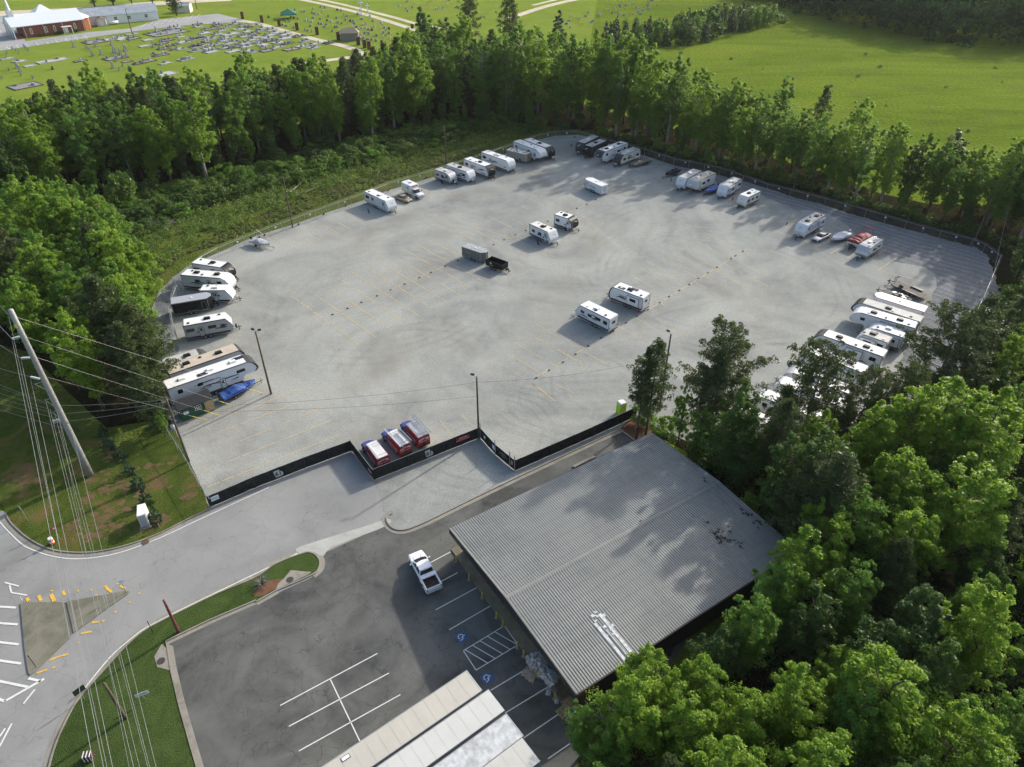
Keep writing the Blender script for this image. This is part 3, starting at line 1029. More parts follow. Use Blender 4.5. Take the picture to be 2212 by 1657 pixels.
def cargo(label, F, Rr, h=2.45, W=2.2, body=None, roof=None, nose=True, seed=0, name='cargo_trailer', L=None, art=False, trim=None, ribs=False):
    body, roof = body or k_body, roof or k_roofw
    a, b = P(*Rr, h), P(*F, h)
    d = Vector((b.x - a.x, b.y - a.y, 0))
    L = L or d.length
    c = Vector((b.x, b.y, 0)) - d.normalized() * L / 2
    c.z = .06
    t = thing(name, label, 'cargo trailer', c, math.atan2(d.y, d.x))
    e = L / 2
    n = .75 if nose else .05
    plan = [(-e, -W / 2), (e - n, -W / 2), (e, -W * .17), (e, W * .17), (e - n, W / 2), (-e, W / 2)]
    mb = MB()
    mb.prism(plan, .45, h - .02, 'z')
    mb.build('body', body, t, bev=.03)
    mb = MB()
    pl2 = [(x * 1.004, y * 1.01) for x, y in plan]
    mb.prism(pl2, h - .02, h + .03, 'z')
    if ribs:
        for i in range(1, 6):
            mb.box((-e + i * L / 6, 0, h + .04), (.05, W - .1, .02))
    rf = mb.build('roof', roof, t)
    mb = MB()
    for s in (-1, 1):
        mb.box((-n / 2, s * (W / 2 + .01), h - .08), (L - n, .03, .09))
        mb.box((-n / 2, s * (W / 2 + .01), .52), (L - n, .03, .12))
        mb.box((-e + .04, s * (W / 2 + .012), (h + .5) / 2), (.08, .03, h - .7))
        mb.box((e - n, s * (W / 2 + .012), (h + .5) / 2), (.06, .03, h - .7))
    mb.build('trim', trim or k_galv, t)
    mb = MB()
    mb.box((0, 0, 0), (.75, .04, 1.55))
    dr = mb.build('door', body, t, loc=(e - n - .7, -W / 2 - .012, 1.4))
    fb = MB()
    for q in ((-.38, 0, .04, 1.6), (.38, 0, .04, 1.6), (0, .78, .8, .04), (0, -.78, .8, .04)):
        fb.box((q[0], -.015, q[1]), (q[2], .03, q[3]))
    fb.build('frame', trim or k_galv, dr)
    mb = MB()
    mb.box((-e - .02, 0, (h + .5) / 2), (.04, W - .2, h - .75))
    mb.box((-e - .05, 0, 1.3), (.04, .06, h - 1))
    mb.build('rear_door', body, t)
    mb = MB()
    mb.box((0, 0, .06), (.38, .38, .12), taper=.8)
    mb.build('roof_vent', k_roofw, t, loc=(0, 0, h + .03))
    for s in (-1, 1):
        for x in ((-.55, .35) if L > 4.5 else (-.1,)):
            wheel(t, x, s * (W / 2 + .04), .34, .2)
        mb = MB()
        mb.box((-.1, s * (W / 2 + .08), .78), (1.9 if L > 4.5 else .9, .24, .05))
        mb.build('fender', k_galv, t)
    mb = MB()
    for s in (-1, 1):
        mb.tube([(e - .3, s * .5, .45), (e + 1.1, s * .05, .48)], .045, 5)
        mb.box((0, s * (W / 2 - .3), .42), (L - .3, .08, .12))
    mb.tube([(e + .85, 0, 0), (e + .85, 0, .9)], .045, 6)
    mb.build('hitch', k_steel, t)
    return t, e, n, h


# ------------------------------------------------------------ left rows
T = trailer
A1 = T('white trailer with glossy black rounded front, topmost of the stack at left fence', (497, 575), (421, 563), kind='round', cap=k_black, seed=1, ac='k', txt='imagine', tm=k_txw, W=2.45)
T('long white trailer with black trim and black front glass pane beside left fence', (498, 596.5), (396.6, 588), kind='round', seed=2, ac='kk', cap=k_body, W=2.55)
T('short white trailer with plain slanted front and window, above the black cargo trailer', (500.4, 621.5), (434, 622), h=2.9, kind='slant', seed=3, ac='w', roof=k_roofw, W=2.3, slides=False)
t, e, n, h = cargo('black enclosed cargo trailer with silver roof near left fence', (455, 637), (369.3, 651), h=2.75, W=2.5, body=k_black, roof=k_silver)
T('grey and white trailer with red swooshes standing alone at left fence', (496.6, 680), (395, 698), kind='slant', seed=5, ac='k', body=k_grey, roof=k_roofw, W=2.45, lower=k_dgrey, slides=False)
T('small grey teardrop-nosed trailer with dark front behind the tan-roofed one', (447, 755.5), (351.5, 784.8), h=2.8, kind='round', seed=6, body=k_grey, roof=k_roofg, cap=k_dgrey, ac='k', slides=False, W=2.4)
T('long trailer with tan dusty roof and black air conditioners', (519, 747), (360, 802), h=3.45, kind='travel', seed=7, body=k_grey, roof=k_rooft, cap=k_dgrey, ac='kk', W=2.55)
A8 = T('longest white fifth wheel with black graphics and solar panels behind green shed', (547, 768), (355.9, 833.1), h=3.9, kind='fifth', seed=8, cap=k_dgrey, ac='www', solar=True, W=2.6,
       name='fifth_wheel_trailer', cat='fifth wheel')
sidetext(A8, 'VALOR', -1.5, 1.9, .55, -1, 2.6)

# ------------------------------------------------------------ row along back-left fence
t = T('plain white older trailer with small mountain logo, nearest the empty left bays', (846, 434.5), (795, 411), h=3.05, kind='slant', seed=10, ac='w', body=k_body, roof=k_roofw, W=2.45, sw='none',
      txt='wilderness', txs=.38, ladder=False, slides=False, lower=k_grey)
T('short silver and grey trailer with rounded silver front beside the utility pole', (979, 375.5), (944.8, 364), h=2.9, kind='round', body=k_grey, seed=11, cap=k_silver, roof=k_roofg, ac='w', txt='WOLF', txs=.4, W=2.4, slides=False)
T('white trailer with white front and dark lower nose, second in the back-left row', (1018, 370.5), (969.3, 354), h=3.1, kind='travel', seed=12, cap=k_body, roof=k_roofg, ac='k', txt='COLEMAN', txs=.3, tm=k_tlight, W=2.45, slides=False)
T('white trailer with glossy black front lettered white, third in the back-left row', (1062, 360.5), (1008.6, 341.5), h=3.3, kind='round', seed=13, cap=k_black, ac='k', txt='MALLARD', tm=k_txw, txs=.36, W=2.5)
t = T('long white trailer with grey swirls and a wordmark across its nose', (1105, 347), (1046, 326.8), h=3.35, kind='travel', seed=14, cap=None, ac='w', txt='PUMA', txs=.6, W=2.5)
sidetext(t, 'PUMA', 0, 1.9, .6, -1, 2.5, k_dgrey)
t, e, n, h = cargo('grey cargo trailer with colourful painted roof and artwork nose', (1141, 332), (1098, 322), h=2.6, W=2.35, body=plain('khaki_grey_panel', (.27, .26, .22), .6, var=.08), roof=None, nose=False, L=6.6)
mb = MB()
rr = random.Random(4)
for i in range(46):
    mb.box((rr.uniform(-2.9, 2.9), rr.uniform(-.95, .95), h + .034 + .0006 * i), (rr.uniform(.3, 1.3), rr.uniform(.15, .5), .004), rr.uniform(0, 3), mi=rr.randrange(5))
mb.build('roof_painting', [plain('mural_orange', (.5, .2, .06), .6), plain('mural_blue', (.1, .3, .5), .6), plain('mural_green', (.12, .2, .07), .6), plain('mural_cream', (.55, .5, .38), .6), plain('mural_brown', (.2, .1, .05), .6)], t)
mb = MB()
for i in range(14):
    mb.box((e + .012 + .001 * i, rr.uniform(-.6, .6), rr.uniform(.8, 2.2)), (.004, rr.uniform(.2, .5), rr.uniform(.2, .7)), mi=rr.randrange(3))
mb.build('nose_painting', [MATS['mural_orange'], MATS['mural_brown'], MATS['mural_green']], t)
T('white fifth wheel with oval nose badge in front of the round-nosed trailer', (1174, 325.5), (1115.5, 304), h=3.6, kind='fifth', seed=16, cap=k_body, ac='ww', W=2.5, txt='CEDAR CREEK', txs=.27, name='fifth_wheel_trailer', cat='fifth wheel')
T('white trailer with black-bordered round white nose, last of the back-left row', (1192, 320.5), (1138, 300.5), h=3.3, kind='round', seed=17, cap=k_black, ac='k', W=2.5, txt='KEYSTONE', tm=k_txw, txs=.3)

# upper middle group
T('charcoal-nosed trailer with grey roof at the top of the lot', (1252, 310), (1288, 292.5), h=3.2, kind='travel', seed=20, body=k_dgrey, roof=k_roofg, cap=k_dgrey, ac='w', txt='CATALINA', tm=k_txw, txs=.5, W=2.5, L=8.6)
T('black-nosed trailer with white zigzag beside the charcoal one', (1268, 317.5), (1309, 300), h=3.15, kind='travel', seed=21, body=k_dgrey, roof=k_roofg, cap=k_black, ac='k', txt='TRANSCEND', tm=k_txw, txs=.36, W=2.5, L=8.0)
T('white fifth wheel with black bay-like nose in the upper middle group', (1292, 328.5), (1359.5, 303.5), h=3.8, kind='fifth', seed=22, cap=k_dgrey, ac='kk', txt='SOLITUDE', tm=k_txw, txs=.36, W=2.5, L=11.5, name='fifth_wheel_trailer', cat='fifth wheel')
T('cream trailer with dark rounded nose and silver badge next to the flatbed', (1333, 336), (1382, 317.8), h=3.1, kind='round', seed=23, body=k_cream, roof=k_roofg, cap=k_dgrey, ac='w', W=2.45, L=8.5)
# right fence rows
T('white trailer with black lower nose, half hidden behind the cream fifth wheel', (1471, 386), (1505.8, 368), h=3.1, kind='travel', seed=24, cap=None, roof=k_roofg, ac='w', txt='WILDWOOD', txs=.34, W=2.5, L=8.2)
T('cream fifth wheel with white nose badge and tan roof by the right fence', (1493, 391), (1541, 370), h=3.6, kind='fifth', seed=25, body=k_cream, roof=k_rooft, cap=k_grey, ac='ww', txt='COUGAR', tm=k_txw, txs=.4, W=2.5, L=9.0, name='fifth_wheel_trailer', cat='fifth wheel')
T('white trailer with grey roof beside the blue boat', (1560, 403.5), (1593.4, 384.6), h=3.1, kind='slant', seed=26, roof=k_roofg, ac='w', txt='BULLET', txs=.45, W=2.45, L=7.8)
T('short cream trailer with brown lower nose standing last before the empty bays', (1602, 425.5), (1633.5, 411), h=2.9, kind='slant', seed=27, body=k_cream, roof=k_roofw, ac='k', lower=k_dgrey, txt='SPREE', txs=.4, W=2.35, slides=False, L=6.4)
T('white trailer with white and black wave nose by the silver sedan', (1730, 486), (1780.8, 457), h=3.25, kind='round', seed=28, roof=k_roofg, cap=k_body, lower=k_black, ac='kk', txt='MALLARD', tm=k_txt, txs=.42, W=2.5, L=8.8)
T('short silver-nosed trailer beside the burgundy covered pontoon', (1863, 534), (1903.4, 510.8), h=2.85, kind='round', seed=29, roof=k_roofg, cap=k_silver, ac='w', W=2.4, slides=False, L=6.6)
# middle
T('cream-white trailer with black outlined doors in the middle of the lot', (1197.6, 501.5), (1151.8, 481), h=3.0, kind='slant', seed=30, body=k_body, roof=k_cream, ac='k', txt='ESCAPE', txs=.4, W=2.45, slides=False)
T('short white trailer with black and white nose behind the cream one', (1243, 472.5), (1203.6, 460), h=3.05, kind='round', seed=31, cap=k_black, ac='k', txt='IMAGINE', tm=k_txw, txs=.34, W=2.45, solar=False, slides=False)
t = T('white trailer with black nose and solar panel on red jack blocks', (1325, 613), (1396.5, 639.7), h=3.2, kind='travel', seed=32, cap=k_black, ac='k', solar=True, W=2.5)
sidetext(t, 'IMAGINE', .6, 2.1, .42, 1, 2.5)
mb = MB()
for x in (-2.9, 2.9):
    mb.box((x, 1.0, .12), (.3, .3, .24))
mb.build('jack_block', plain('red_plastic', (.4, .02, .02), .5), t)
T('older all-white trailer with grey swirls and chrome wheels, nearest of the lone pair', (1254, 651), (1326, 685.7), h=3.05, kind='slant', seed=33, ac='w', W=2.45, sw=k_dgrey, slides=False)
# right bottom row
t, e, n, h = cargo('long white enclosed cargo trailer with bright white roof between flatbeds and fifth wheel', (1890, 635), (1999, 668.5), h=3.0, W=2.5, roof=k_roofw, trim=k_tlight)
T('fifth wheel with dusty grey roof and black nose, behind the white one with swirls', (1848, 644), (1991, 690), h=3.75, kind='fifth', seed=35, roof=k_roofg, cap=k_black, ac='k', W=2.5, name='fifth_wheel_trailer', cat='fifth wheel')
T('white fifth wheel with black swirls casting the long shadow, right-hand row', (1844, 664), (1979, 703), h=3.75, kind='fifth', seed=36, cap=k_body, ac='kk', W=2.5, name='fifth_wheel_trailer', cat='fifth wheel')
T('white trailer with white air conditioner and curved rear graphics, third of right-hand row', (1876, 698), (1956, 724), h=3.1, kind='round', seed=37, ac='w', W=2.45)
T('white trailer with pale nose and two black roof units, fourth of right-hand row', (1856, 712), (1922, 735), h=3.15, kind='slant', seed=38, roof=k_roofg, ac='k', W=2.45)
T('long white fifth wheel with black striped nose poking out above the pine', (1763, 712), (1912, 764), h=3.75, kind='fifth', seed=39, cap=k_dgrey, ac='kk', W=2.5, name='fifth_wheel_trailer', cat='fifth wheel')
T('white trailer behind the lone pine crown, sixth of right-hand row', (1745, 752), (1870, 799), h=3.4, kind='travel', seed=40, ac='kk', W=2.5)
T('white trailer with dark round nose showing left of the big pine', (1698, 792), (1838, 843), h=3.4, kind='round', seed=41, cap=k_grey, ac='k', W=2.5)
T('white trailer under the pine branches next to the dark-nosed one', (1680, 817), (1822, 871), h=3.4, kind='travel', seed=42, ac='k', W=2.5)
T('white motorhome-like trailer with rounded white nose left of the pine trunk', (1632, 842), (1785, 902), h=3.4, kind='round', seed=43, ac='w', W=2.5)
T('white trailer with black side windows, lowest visible one under the pines', (1583, 878), (1715, 936), h=3.3, kind='slant', seed=44, ac='w', W=2.5)
T('grey-white trailer almost hidden in bushes at the bottom of the row', (1529, 913), (1650, 962), h=3.2, kind='slant', seed=45, ac='w', roof=k_roofg, W=2.5)

# cargo trailers of the middle
t, e, n, h = cargo('white V-nose cargo trailer with shield logo and ribbed roof, alone near the top', (1267.6, 384.5), (1304.4, 400.5), h=2.55, W=2.3, body=k_body, ribs=True, L=6.6)
shp = [(-.4, .5), (-.2, .45), (0, .55), (.2, .45), (.4, .5), (.38, -.05), (.2, -.4), (0, -.55), (-.2, -.4), (-.38, -.05)]


def shield_ring(px, side, z):
    mb = MB()
    out = shp
    inn = [(x * .78, y * .78) for x, y in shp]
    n_ = len(out)
    if side == 'rear':
        vs = [(-e - .05, x, z + y) for x, y in out + inn]
    else:
        vs = [(px + x, side, z + y) for x, y in out + inn]
    mb.add(vs, [(i, (i + 1) % n_, (i + 1) % n_ + n_, i + n_) for i in range(n_)])
    mb.build('shield_logo', k_txt, t)


shield_ring(1.9, 1.17, 1.5)
shield_ring(0, 'rear', 1.5)
sidetext(t, 'R', 1.9, 1.5, .4, 1, 2.3)
sidetext(t, 'Modern Systems', -.1, 1.62, .34, 1, 2.3)
sidetext(t, 'OUTDOOR SERVICES CO', -.2, 1.25, .24, 1, 2.3)
t, e, n, h = cargo('grey V-nose enclosed trailer beside the black dump trailer', (1051, 545), (1011, 531.6), h=2.5, W=2.2, body=plain('pewter_panel', (.14, .14, .125), .5, var=.08), roof=plain('scuffed_metal_roof', (.42, .43, .42), .4, .3, var=.25, scale=1.5), L=5.8)
k_pale = plain('faded_print', (.27, .26, .22), .6, var=.05)
sidetext(t, 'OMSEA', -1.2, 1.55, .5, -1, 2.2, k_pale)
# ------------------------------------------------------------ cars, vans, trucks
def shell(name, secs, mat, parent, bev=.0, smooth=True):
    mb = MB()
    mb.loft(secs)
    o = mb.build(name, mat, parent)
    for p in o.data.polygons:
        p.use_smooth = True
    md = o.modifiers.new('sub', 'SUBSURF')
    md.levels = 1
    md.render_levels = 2
    return o


def sec(x, w0, w1, w2, z0, z1, z2):
    """car body cross-section: sill width, belt width, top width"""
    return [(x, -w0, z0), (x, -w1, (z0 + z1) / 2), (x, -w1, z1), (x, -w2, z2), (x, w2, z2), (x, w1, z1), (x, w1, (z0 + z1) / 2), (x, w0, z0)]


def placed(F, Rr, h=.7, lift=.06):
    a, b = P(*Rr, h), P(*F, h)
    return Vector(((a.x + b.x) / 2, (a.y + b.y) / 2, lift)), math.atan2(b.y - a.y, b.x - a.x)


def car(label, F, Rr, paint, roofp=None, L=4.9, W=1.85, lift=.06):
    c, rz = placed(F, Rr, .7, lift)
    t = thing('parked_car', label, 'car', c, rz)
    e = L / 2
    w = W / 2
    shell('body', [sec(-e, w * .75, w * .86, w * .7, .32, .72, .86), sec(-e + .12, w * .85, w * .95, w * .84, .25, .75, .95), sec(-e + 1.0, w * .9, w, w * .88, .22, .82, .98), sec(0, w * .9, w, w * .9, .2, .84, .95),
                   sec(e - 1.4, w * .9, w, w * .88, .22, .82, .93), sec(e - .35, w * .85, w * .95, w * .8, .25, .7, .82), sec(e, w * .7, w * .8, w * .6, .32, .6, .68)], paint, t)
    shell('windows', [sec(-e + .75, w * .8, w * .8, w * .7, .8, .92, .96), sec(-e + 1.35, w * .84, w * .82, w * .66, .8, 1.15, 1.36), sec(.1, w * .86, w * .84, w * .68, .8, 1.2, 1.42),
                      sec(.55, w * .86, w * .84, w * .66, .8, 1.12, 1.36), sec(1.3, w * .84, w * .82, w * .72, .8, .88, .92)], k_glass, t)
    shell('roof', [sec(-e + 1.35, w * .62, w * .67, w * .6, 1.33, 1.35, 1.38), sec(-.2, w * .66, w * .7, w * .62, 1.38, 1.41, 1.45), sec(.5, w * .62, w * .67, w * .6, 1.33, 1.35, 1.39)], roofp or paint, t)
    for s in (-1, 1):
        mb = MB()
        for x0, z0, x1, z1 in ((-e + .8, .95, -e + 1.38, 1.36), (-.15, .93, -.15, 1.4), (1.28, .92, .52, 1.37)):
            mb.tube([(x0, s * w * .82, z0), (x1, s * w * .69, z1)], .035, 5)
        mb.build('pillar', paint, t)
        mb = MB()
        mb.box((e - .1, s * w * .6, .62), (.16, .36, .14))
        mb.build('headlight', k_hlight, t, bev=.03)
        mb = MB()
        mb.box((-e + .06, s * w * .62, .72), (.1, .36, .14))
        mb.build('tail_light', k_tlight, t, bev=.02)
        mb = MB()
        mb.box((.95, s * (w + .06), .98), (.12, .16, .11))
        mb.build('mirror', paint, t, bev=.03)
        for x in (-e + .95, e - .95):
            wheel(t, x, s * (w - .1), .32, .21)
    mb = MB()
    mb.box((e - .03, 0, .5), (.06, .9, .16))
    mb.build('grille', k_dgrey, t)
    return t


car('tan sedan with sunroof parked beside the ambulance', (889, 434.5), (853, 422), k_tan)
car('old silver sedan with boxy lines between white trailer and covered white boat', (1756.5, 519), (1790.5, 503), k_cars, L=5.2)


def pickup():
    c, rz = placed((894.5, 1191), (939, 1272), 1.0, .07)
    t = thing('pickup_truck', 'white crew-cab pickup with dirty bed parked across the bays by the grey-roofed building', 'pickup', c, rz)
    L, W = 5.9, 2.0
    e, w = L / 2, W / 2
    shell('body', [sec(e, w * .72, w * .8, w * .62, .45, .85, .98), sec(e - .12, w * .86, w * .93, w * .8, .38, .95, 1.06), sec(e - 1.0, w * .9, w, w * .88, .35, 1.03, 1.12), sec(e - 1.6, w * .9, w, w * .9, .35, 1.05, 1.12),
                   sec(.2, w * .9, w, w * .92, .35, 1.1, 1.18), sec(-.75, w * .9, w, w * .92, .35, 1.1, 1.18), sec(-.82, w * .9, w, w * .92, .35, 1.05, 1.12)], k_carw, t)
    shell('cab_windows', [sec(e - 1.15, w * .88, w * .86, w * .78, 1.05, 1.2, 1.24), sec(e - 2.1, w * .9, w * .88, w * .72, 1.05, 1.5, 1.76), sec(.0, w * .9, w * .88, w * .74, 1.05, 1.55, 1.84), sec(-.62, w * .9, w * .88, w * .72, 1.05, 1.5, 1.78),
                          sec(-.78, w * .88, w * .86, w * .74, 1.05, 1.2, 1.25)], k_glass, t)
    mb = MB()
    mb.prism([(e - 2.4, -w * .68), (e - 2.3, 0), (e - 2.4, w * .68), (-.6, w * .7), (-.66, 0), (-.6, -w * .7)], 1.76, 1.87, 'z')
    mb.build('roof', k_carw, t, bev=.06)
    for s in (-1, 1):
        mb = MB()
        for x0, z0, x1, z1 in ((e - 1.2, 1.18, e - 2.3, 1.8), (.35, 1.12, .3, 1.84), (-.76, 1.15, -.64, 1.8)):
            mb.tube([(x0, s * w * .89, z0), (x1, s * w * .75, z1)], .06, 5)
        mb.build('pillar', k_carw, t)
    # open bed: walls, floor, rubbish
    mb = MB()
    for s in (-1, 1):
        mb.box(((-.8 - e) / 2 - .02, s * (w - .09), .87), (e - .85, .14, .62))
        mb.box(((-.8 - e) / 2 - .02, s * (w - .02), .6), (e - .85, .05, .3))
    mb.box((-e + .06, 0, .88), (.09, W - .1, .56))
    mb.build('bed', k_carw, t, bev=.03)
    mb = MB()
    mb.box(((-.8 - e) / 2, 0, .66), (e - .9, W - .32, .05))
    mb.build('bed_floor', plain('dirty_bed_liner', (.075, .045, .035), .9, var=.25, scale=4), t)
    mb = MB()
    rr = random.Random(3)
    for i in range(22):
        mb.box((rr.uniform(-e + .35, -1.5), rr.uniform(-.6, .6), .72 + .05 * rr.random()), (rr.uniform(.12, .5), rr.uniform(.08, .3), rr.uniform(.04, .12)), rr.uniform(0, 3))
    mb.build('cargo', plain('rusty_scrap', (.09, .05, .035), .9, var=.3, scale=6, dirt=(.02, .02, .02)), t)
    mb = MB()
    mb.box((-1.12, 0, 1.18), (.55, W - .12, .2))
    mb.build('toolbox', k_carw, t, bev=.03)
    mb = MB()
    for s in (-1, 1):
        mb.tube([(e - .7, s * .45, 1.12), (e - 1.4, s * .4, 1.2)], .02, 4)
    mb.build('hood_crease', k_carw, t)
    for s in (-1, 1):
        mb = MB()
        mb.box((e - .07, s * w * .66, .82), (.16, .34, .2))
        mb.build('headlight', k_hlight, t, bev=.03)
        mb = MB()
        mb.box((-e + .05, s * (w - .12), .88), (.1, .16, .36))
        mb.build('tail_light', k_tlight, t, bev=.02)
        mb = MB()
        mb.box((e - 1.75, s * (w + .17), 1.22), (.12, .26, .2))
        mb.build('mirror', k_carw, t, bev=.04)
        for x in (-e + 1.15, e - .98):
            wheel(t, x, s * (w - .1), .4, .26)
    mb = MB()
    mb.box((-e - .08, 0, .52), (.16, W - .15, .16))
    mb.build('bumper', k_alu, t, bev=.03)
    mb = MB()
    mb.box((e + .02, 0, .55), (.14, W - .3, .18))
    mb.build('bumper', k_alu, t, bev=.03)
    mb = MB()
    mb.box((e - .01, 0, .8), (.06, .95, .2))
    mb.build('grille', k_dgrey, t)


pickup()


def ladderpart(t, x0, x1, y, z, w=.34, tilt=0.0, rise=0.0):
    mb = MB()
    ct, st = math.cos(tilt), math.sin(tilt)
    for s in (-.5, .5):
        mb.tube([(x0, y + s * w * ct, z + s * w * st), (x1, y + s * w * ct, z + s * w * st + rise)], .05, 5)
    n = int(abs(x1 - x0) / .3)
    for i in range(1, n):
        u = i / n
        x = x0 + (x1 - x0) * u
        mb.tube([(x, y - .5 * w * ct, z - .5 * w * st + rise * u), (x, y + .5 * w * ct, z + .5 * w * st + rise * u)], .032, 4)
    return mb.build('ladder', k_alu, t)


def van(label, rearbot, fronttop, kind):
    # rear = middle of the rear face at the roof, front = middle of the bonnet's front edge at z 1.1
    a, b = P(*rearbot, 2.0), P(*fronttop, 1.05)
    d = Vector((b.x - a.x, b.y - a.y, 0)).normalized()
    L, W, h = 5.7, 2.02, 2.1
    c = Vector((a.x, a.y, 0)) + d * L / 2
    c.z = .06
    t = thing('work_van', label, 'van', c, math.atan2(d.y, d.x))
    e, w = L / 2, W / 2
    shell('front_body', [sec(e, w * .74, w * .82, w * .66, .4, .85, .98), sec(e - .15, w * .85, w * .94, w * .8, .35, .95, 1.12), sec(e - .9, w * .9, w, w * .86, .32, 1.05, 1.22), sec(e - 1.25, w * .92, w, w * .88, .32, 1.12, 1.3),
                         sec(e - 1.35, w * .92, w, w * .88, .32, 1.12, 1.3), sec(e - 2.2, w * .92, w, w * .9, .32, 1.12, 1.3), sec(e - 2.3, w * .92, w, w * .9, .32, 1.12, 1.3)], k_blue, t)
    mb = MB()
    secs = []
    for x, zt in ((-e, h - .06), (-e + .05, h), (0, h + .02), (e - 2.25, h), (e - 2.26, h)):
        secs.append([(x, -w * .93, .34), (x, -w, .5), (x, -w, 1.25), (x, -w * .9, zt - .14), (x, -w * .82, zt), (x, w * .82, zt), (x, w * .9, zt - .14), (x, w, 1.25), (x, w, .5), (x, w * .93, .34)])
    mb.loft(secs)
    mb.build('rear_body', k_red, t, bev=.03)
    shell('windscreen', [sec(e - 1.1, w * .9, w * .88, w * .74, 1.1, 1.2, 1.26), sec(e - 1.9, w * .92, w * .9, w * .74, 1.1, 1.6, 1.95), sec(e - 2.25, w * .92, w * .9, w * .78, 1.1, 1.65, 2.04), sec(e - 2.35, w * .92, w * .9, w * .78, 1.1, 1.65, 2.04)], k_glass, t)
    mb = MB()
    mb.prism([(-e + .1, -w * .8), (e - 2.0, -w * .76), (e - 1.93, 0), (e - 2.0, w * .76), (-e + .1, w * .8)], h + .012, h + .05, 'z')
    for i in range(-3, 4):
        mb.box((-.9, i * .2, h + .06), (3.4, .05, .02))
    mb.build('roof', k_roofw if kind != 2 else k_silver, t, bev=.01)
    for x in (e - 2.6, -.3, -e + .5):
        mb = MB()
        mb.tube([(x, -w * .9, h - .1), (x, -w * .88, h + .22), (x, w * .88, h + .22), (x, w * .9, h - .1)], .03, 5)
        mb.build('roof_rack_bar', k_galv, t)
    if kind == 0:
        for y in (.62, .78):
            mb = MB()
            mb.tube([(-e - .25, y, h + .32), (e - 2.6, y, h + .32)], .085, 10)
            mb.build('white_pipe', k_body, t)
    elif kind == 1:
        ladderpart(t, -e - .5, e - 1.1, .78, h + .38, .42, .5)
        ladderpart(t, -e - .35, e - 2.7, -.78, h + .40, .45, -.6)
        ladderpart(t, -e - .2, e - 2.9, -.66, h + .52, .4, -.6)
    else:
        ladderpart(t, -e - .7, e - 1.2, -.85, h + .42, .42, -.5)
        ladderpart(t, -e + .3, e - 2.4, .75, h + .36, .42, .6)
        ladderpart(t, -e + .4, e - 2.6, .6, h + .48, .4, .6)
    for s in (-1, 1):
        mb = MB()
        mb.box((e - .08, s * w * .64, .86), (.16, .34, .22))
        mb.build('headlight', k_hlight, t, bev=.03)
        mb = MB()
        mb.box((-e - .01, s * (w - .1), 1.0), (.06, .12, .5))
        mb.build('tail_light', k_tlight, t)
        mb = MB()
        mb.box((e - 1.55, s * (w + .15), 1.35), (.12, .24, .24))
        mb.build('mirror', k_black, t, bev=.03)
        for x in (-e + 1.2, e - .95):
            wheel(t, x, s * (w - .1), .36, .24)
        text('lettering', 'ANYTIME', .62, k_txw, t, (-.95, s * (w + .012), 1.15), (PI / 2, 0, 0 if s < 0 else PI), 1)
        text('lettering', 'HEATING & COOLING', .22, k_txw, t, (-.95, s * (w + .012), .72), (PI / 2, 0, 0 if s < 0 else PI), 1)
    # arched word on the rear doors
    for i, ch in enumerate('ANYTIME'):
        u = (i - 3) / 3
        yy = -u * .72
        text('lettering', ch, .40, k_txw, t, (-e - .02, yy, 1.62 - .13 * u * u), (PI / 2, -u * .22, -PI / 2), 1, bold=.008)
    text('lettering', 'PLUMBING AND HVAC', .17, k_txw, t, (-e - .02, 0, 1.18), (PI / 2, 0, -PI / 2))
    mb = MB()
    mb.box((-e - .02, 0, .82), (.04, .5, .2))
    mb.build('number_plate', k_glass, t)
    mb = MB()
    mb.box((-e - .09, 0, .42), (.18, W - .2, .14))
    mb.build('bumper', k_steel, t)
    mb = MB()
    mb.box((-e - .012, 0, 1.2), (.02, .02, 1.5))
    mb.build('door_seam', k_black, t)


van('red and blue van carrying two white pipes, nearest the fence corner', (827, 990), (797, 960.5), 0)
van('red and blue van with ladders on both sides, middle of the three', (875, 963), (838, 934), 1)
van('red and blue van with long ladder overhanging its front, farthest right of the three', (914.5, 944), (880, 917), 2)


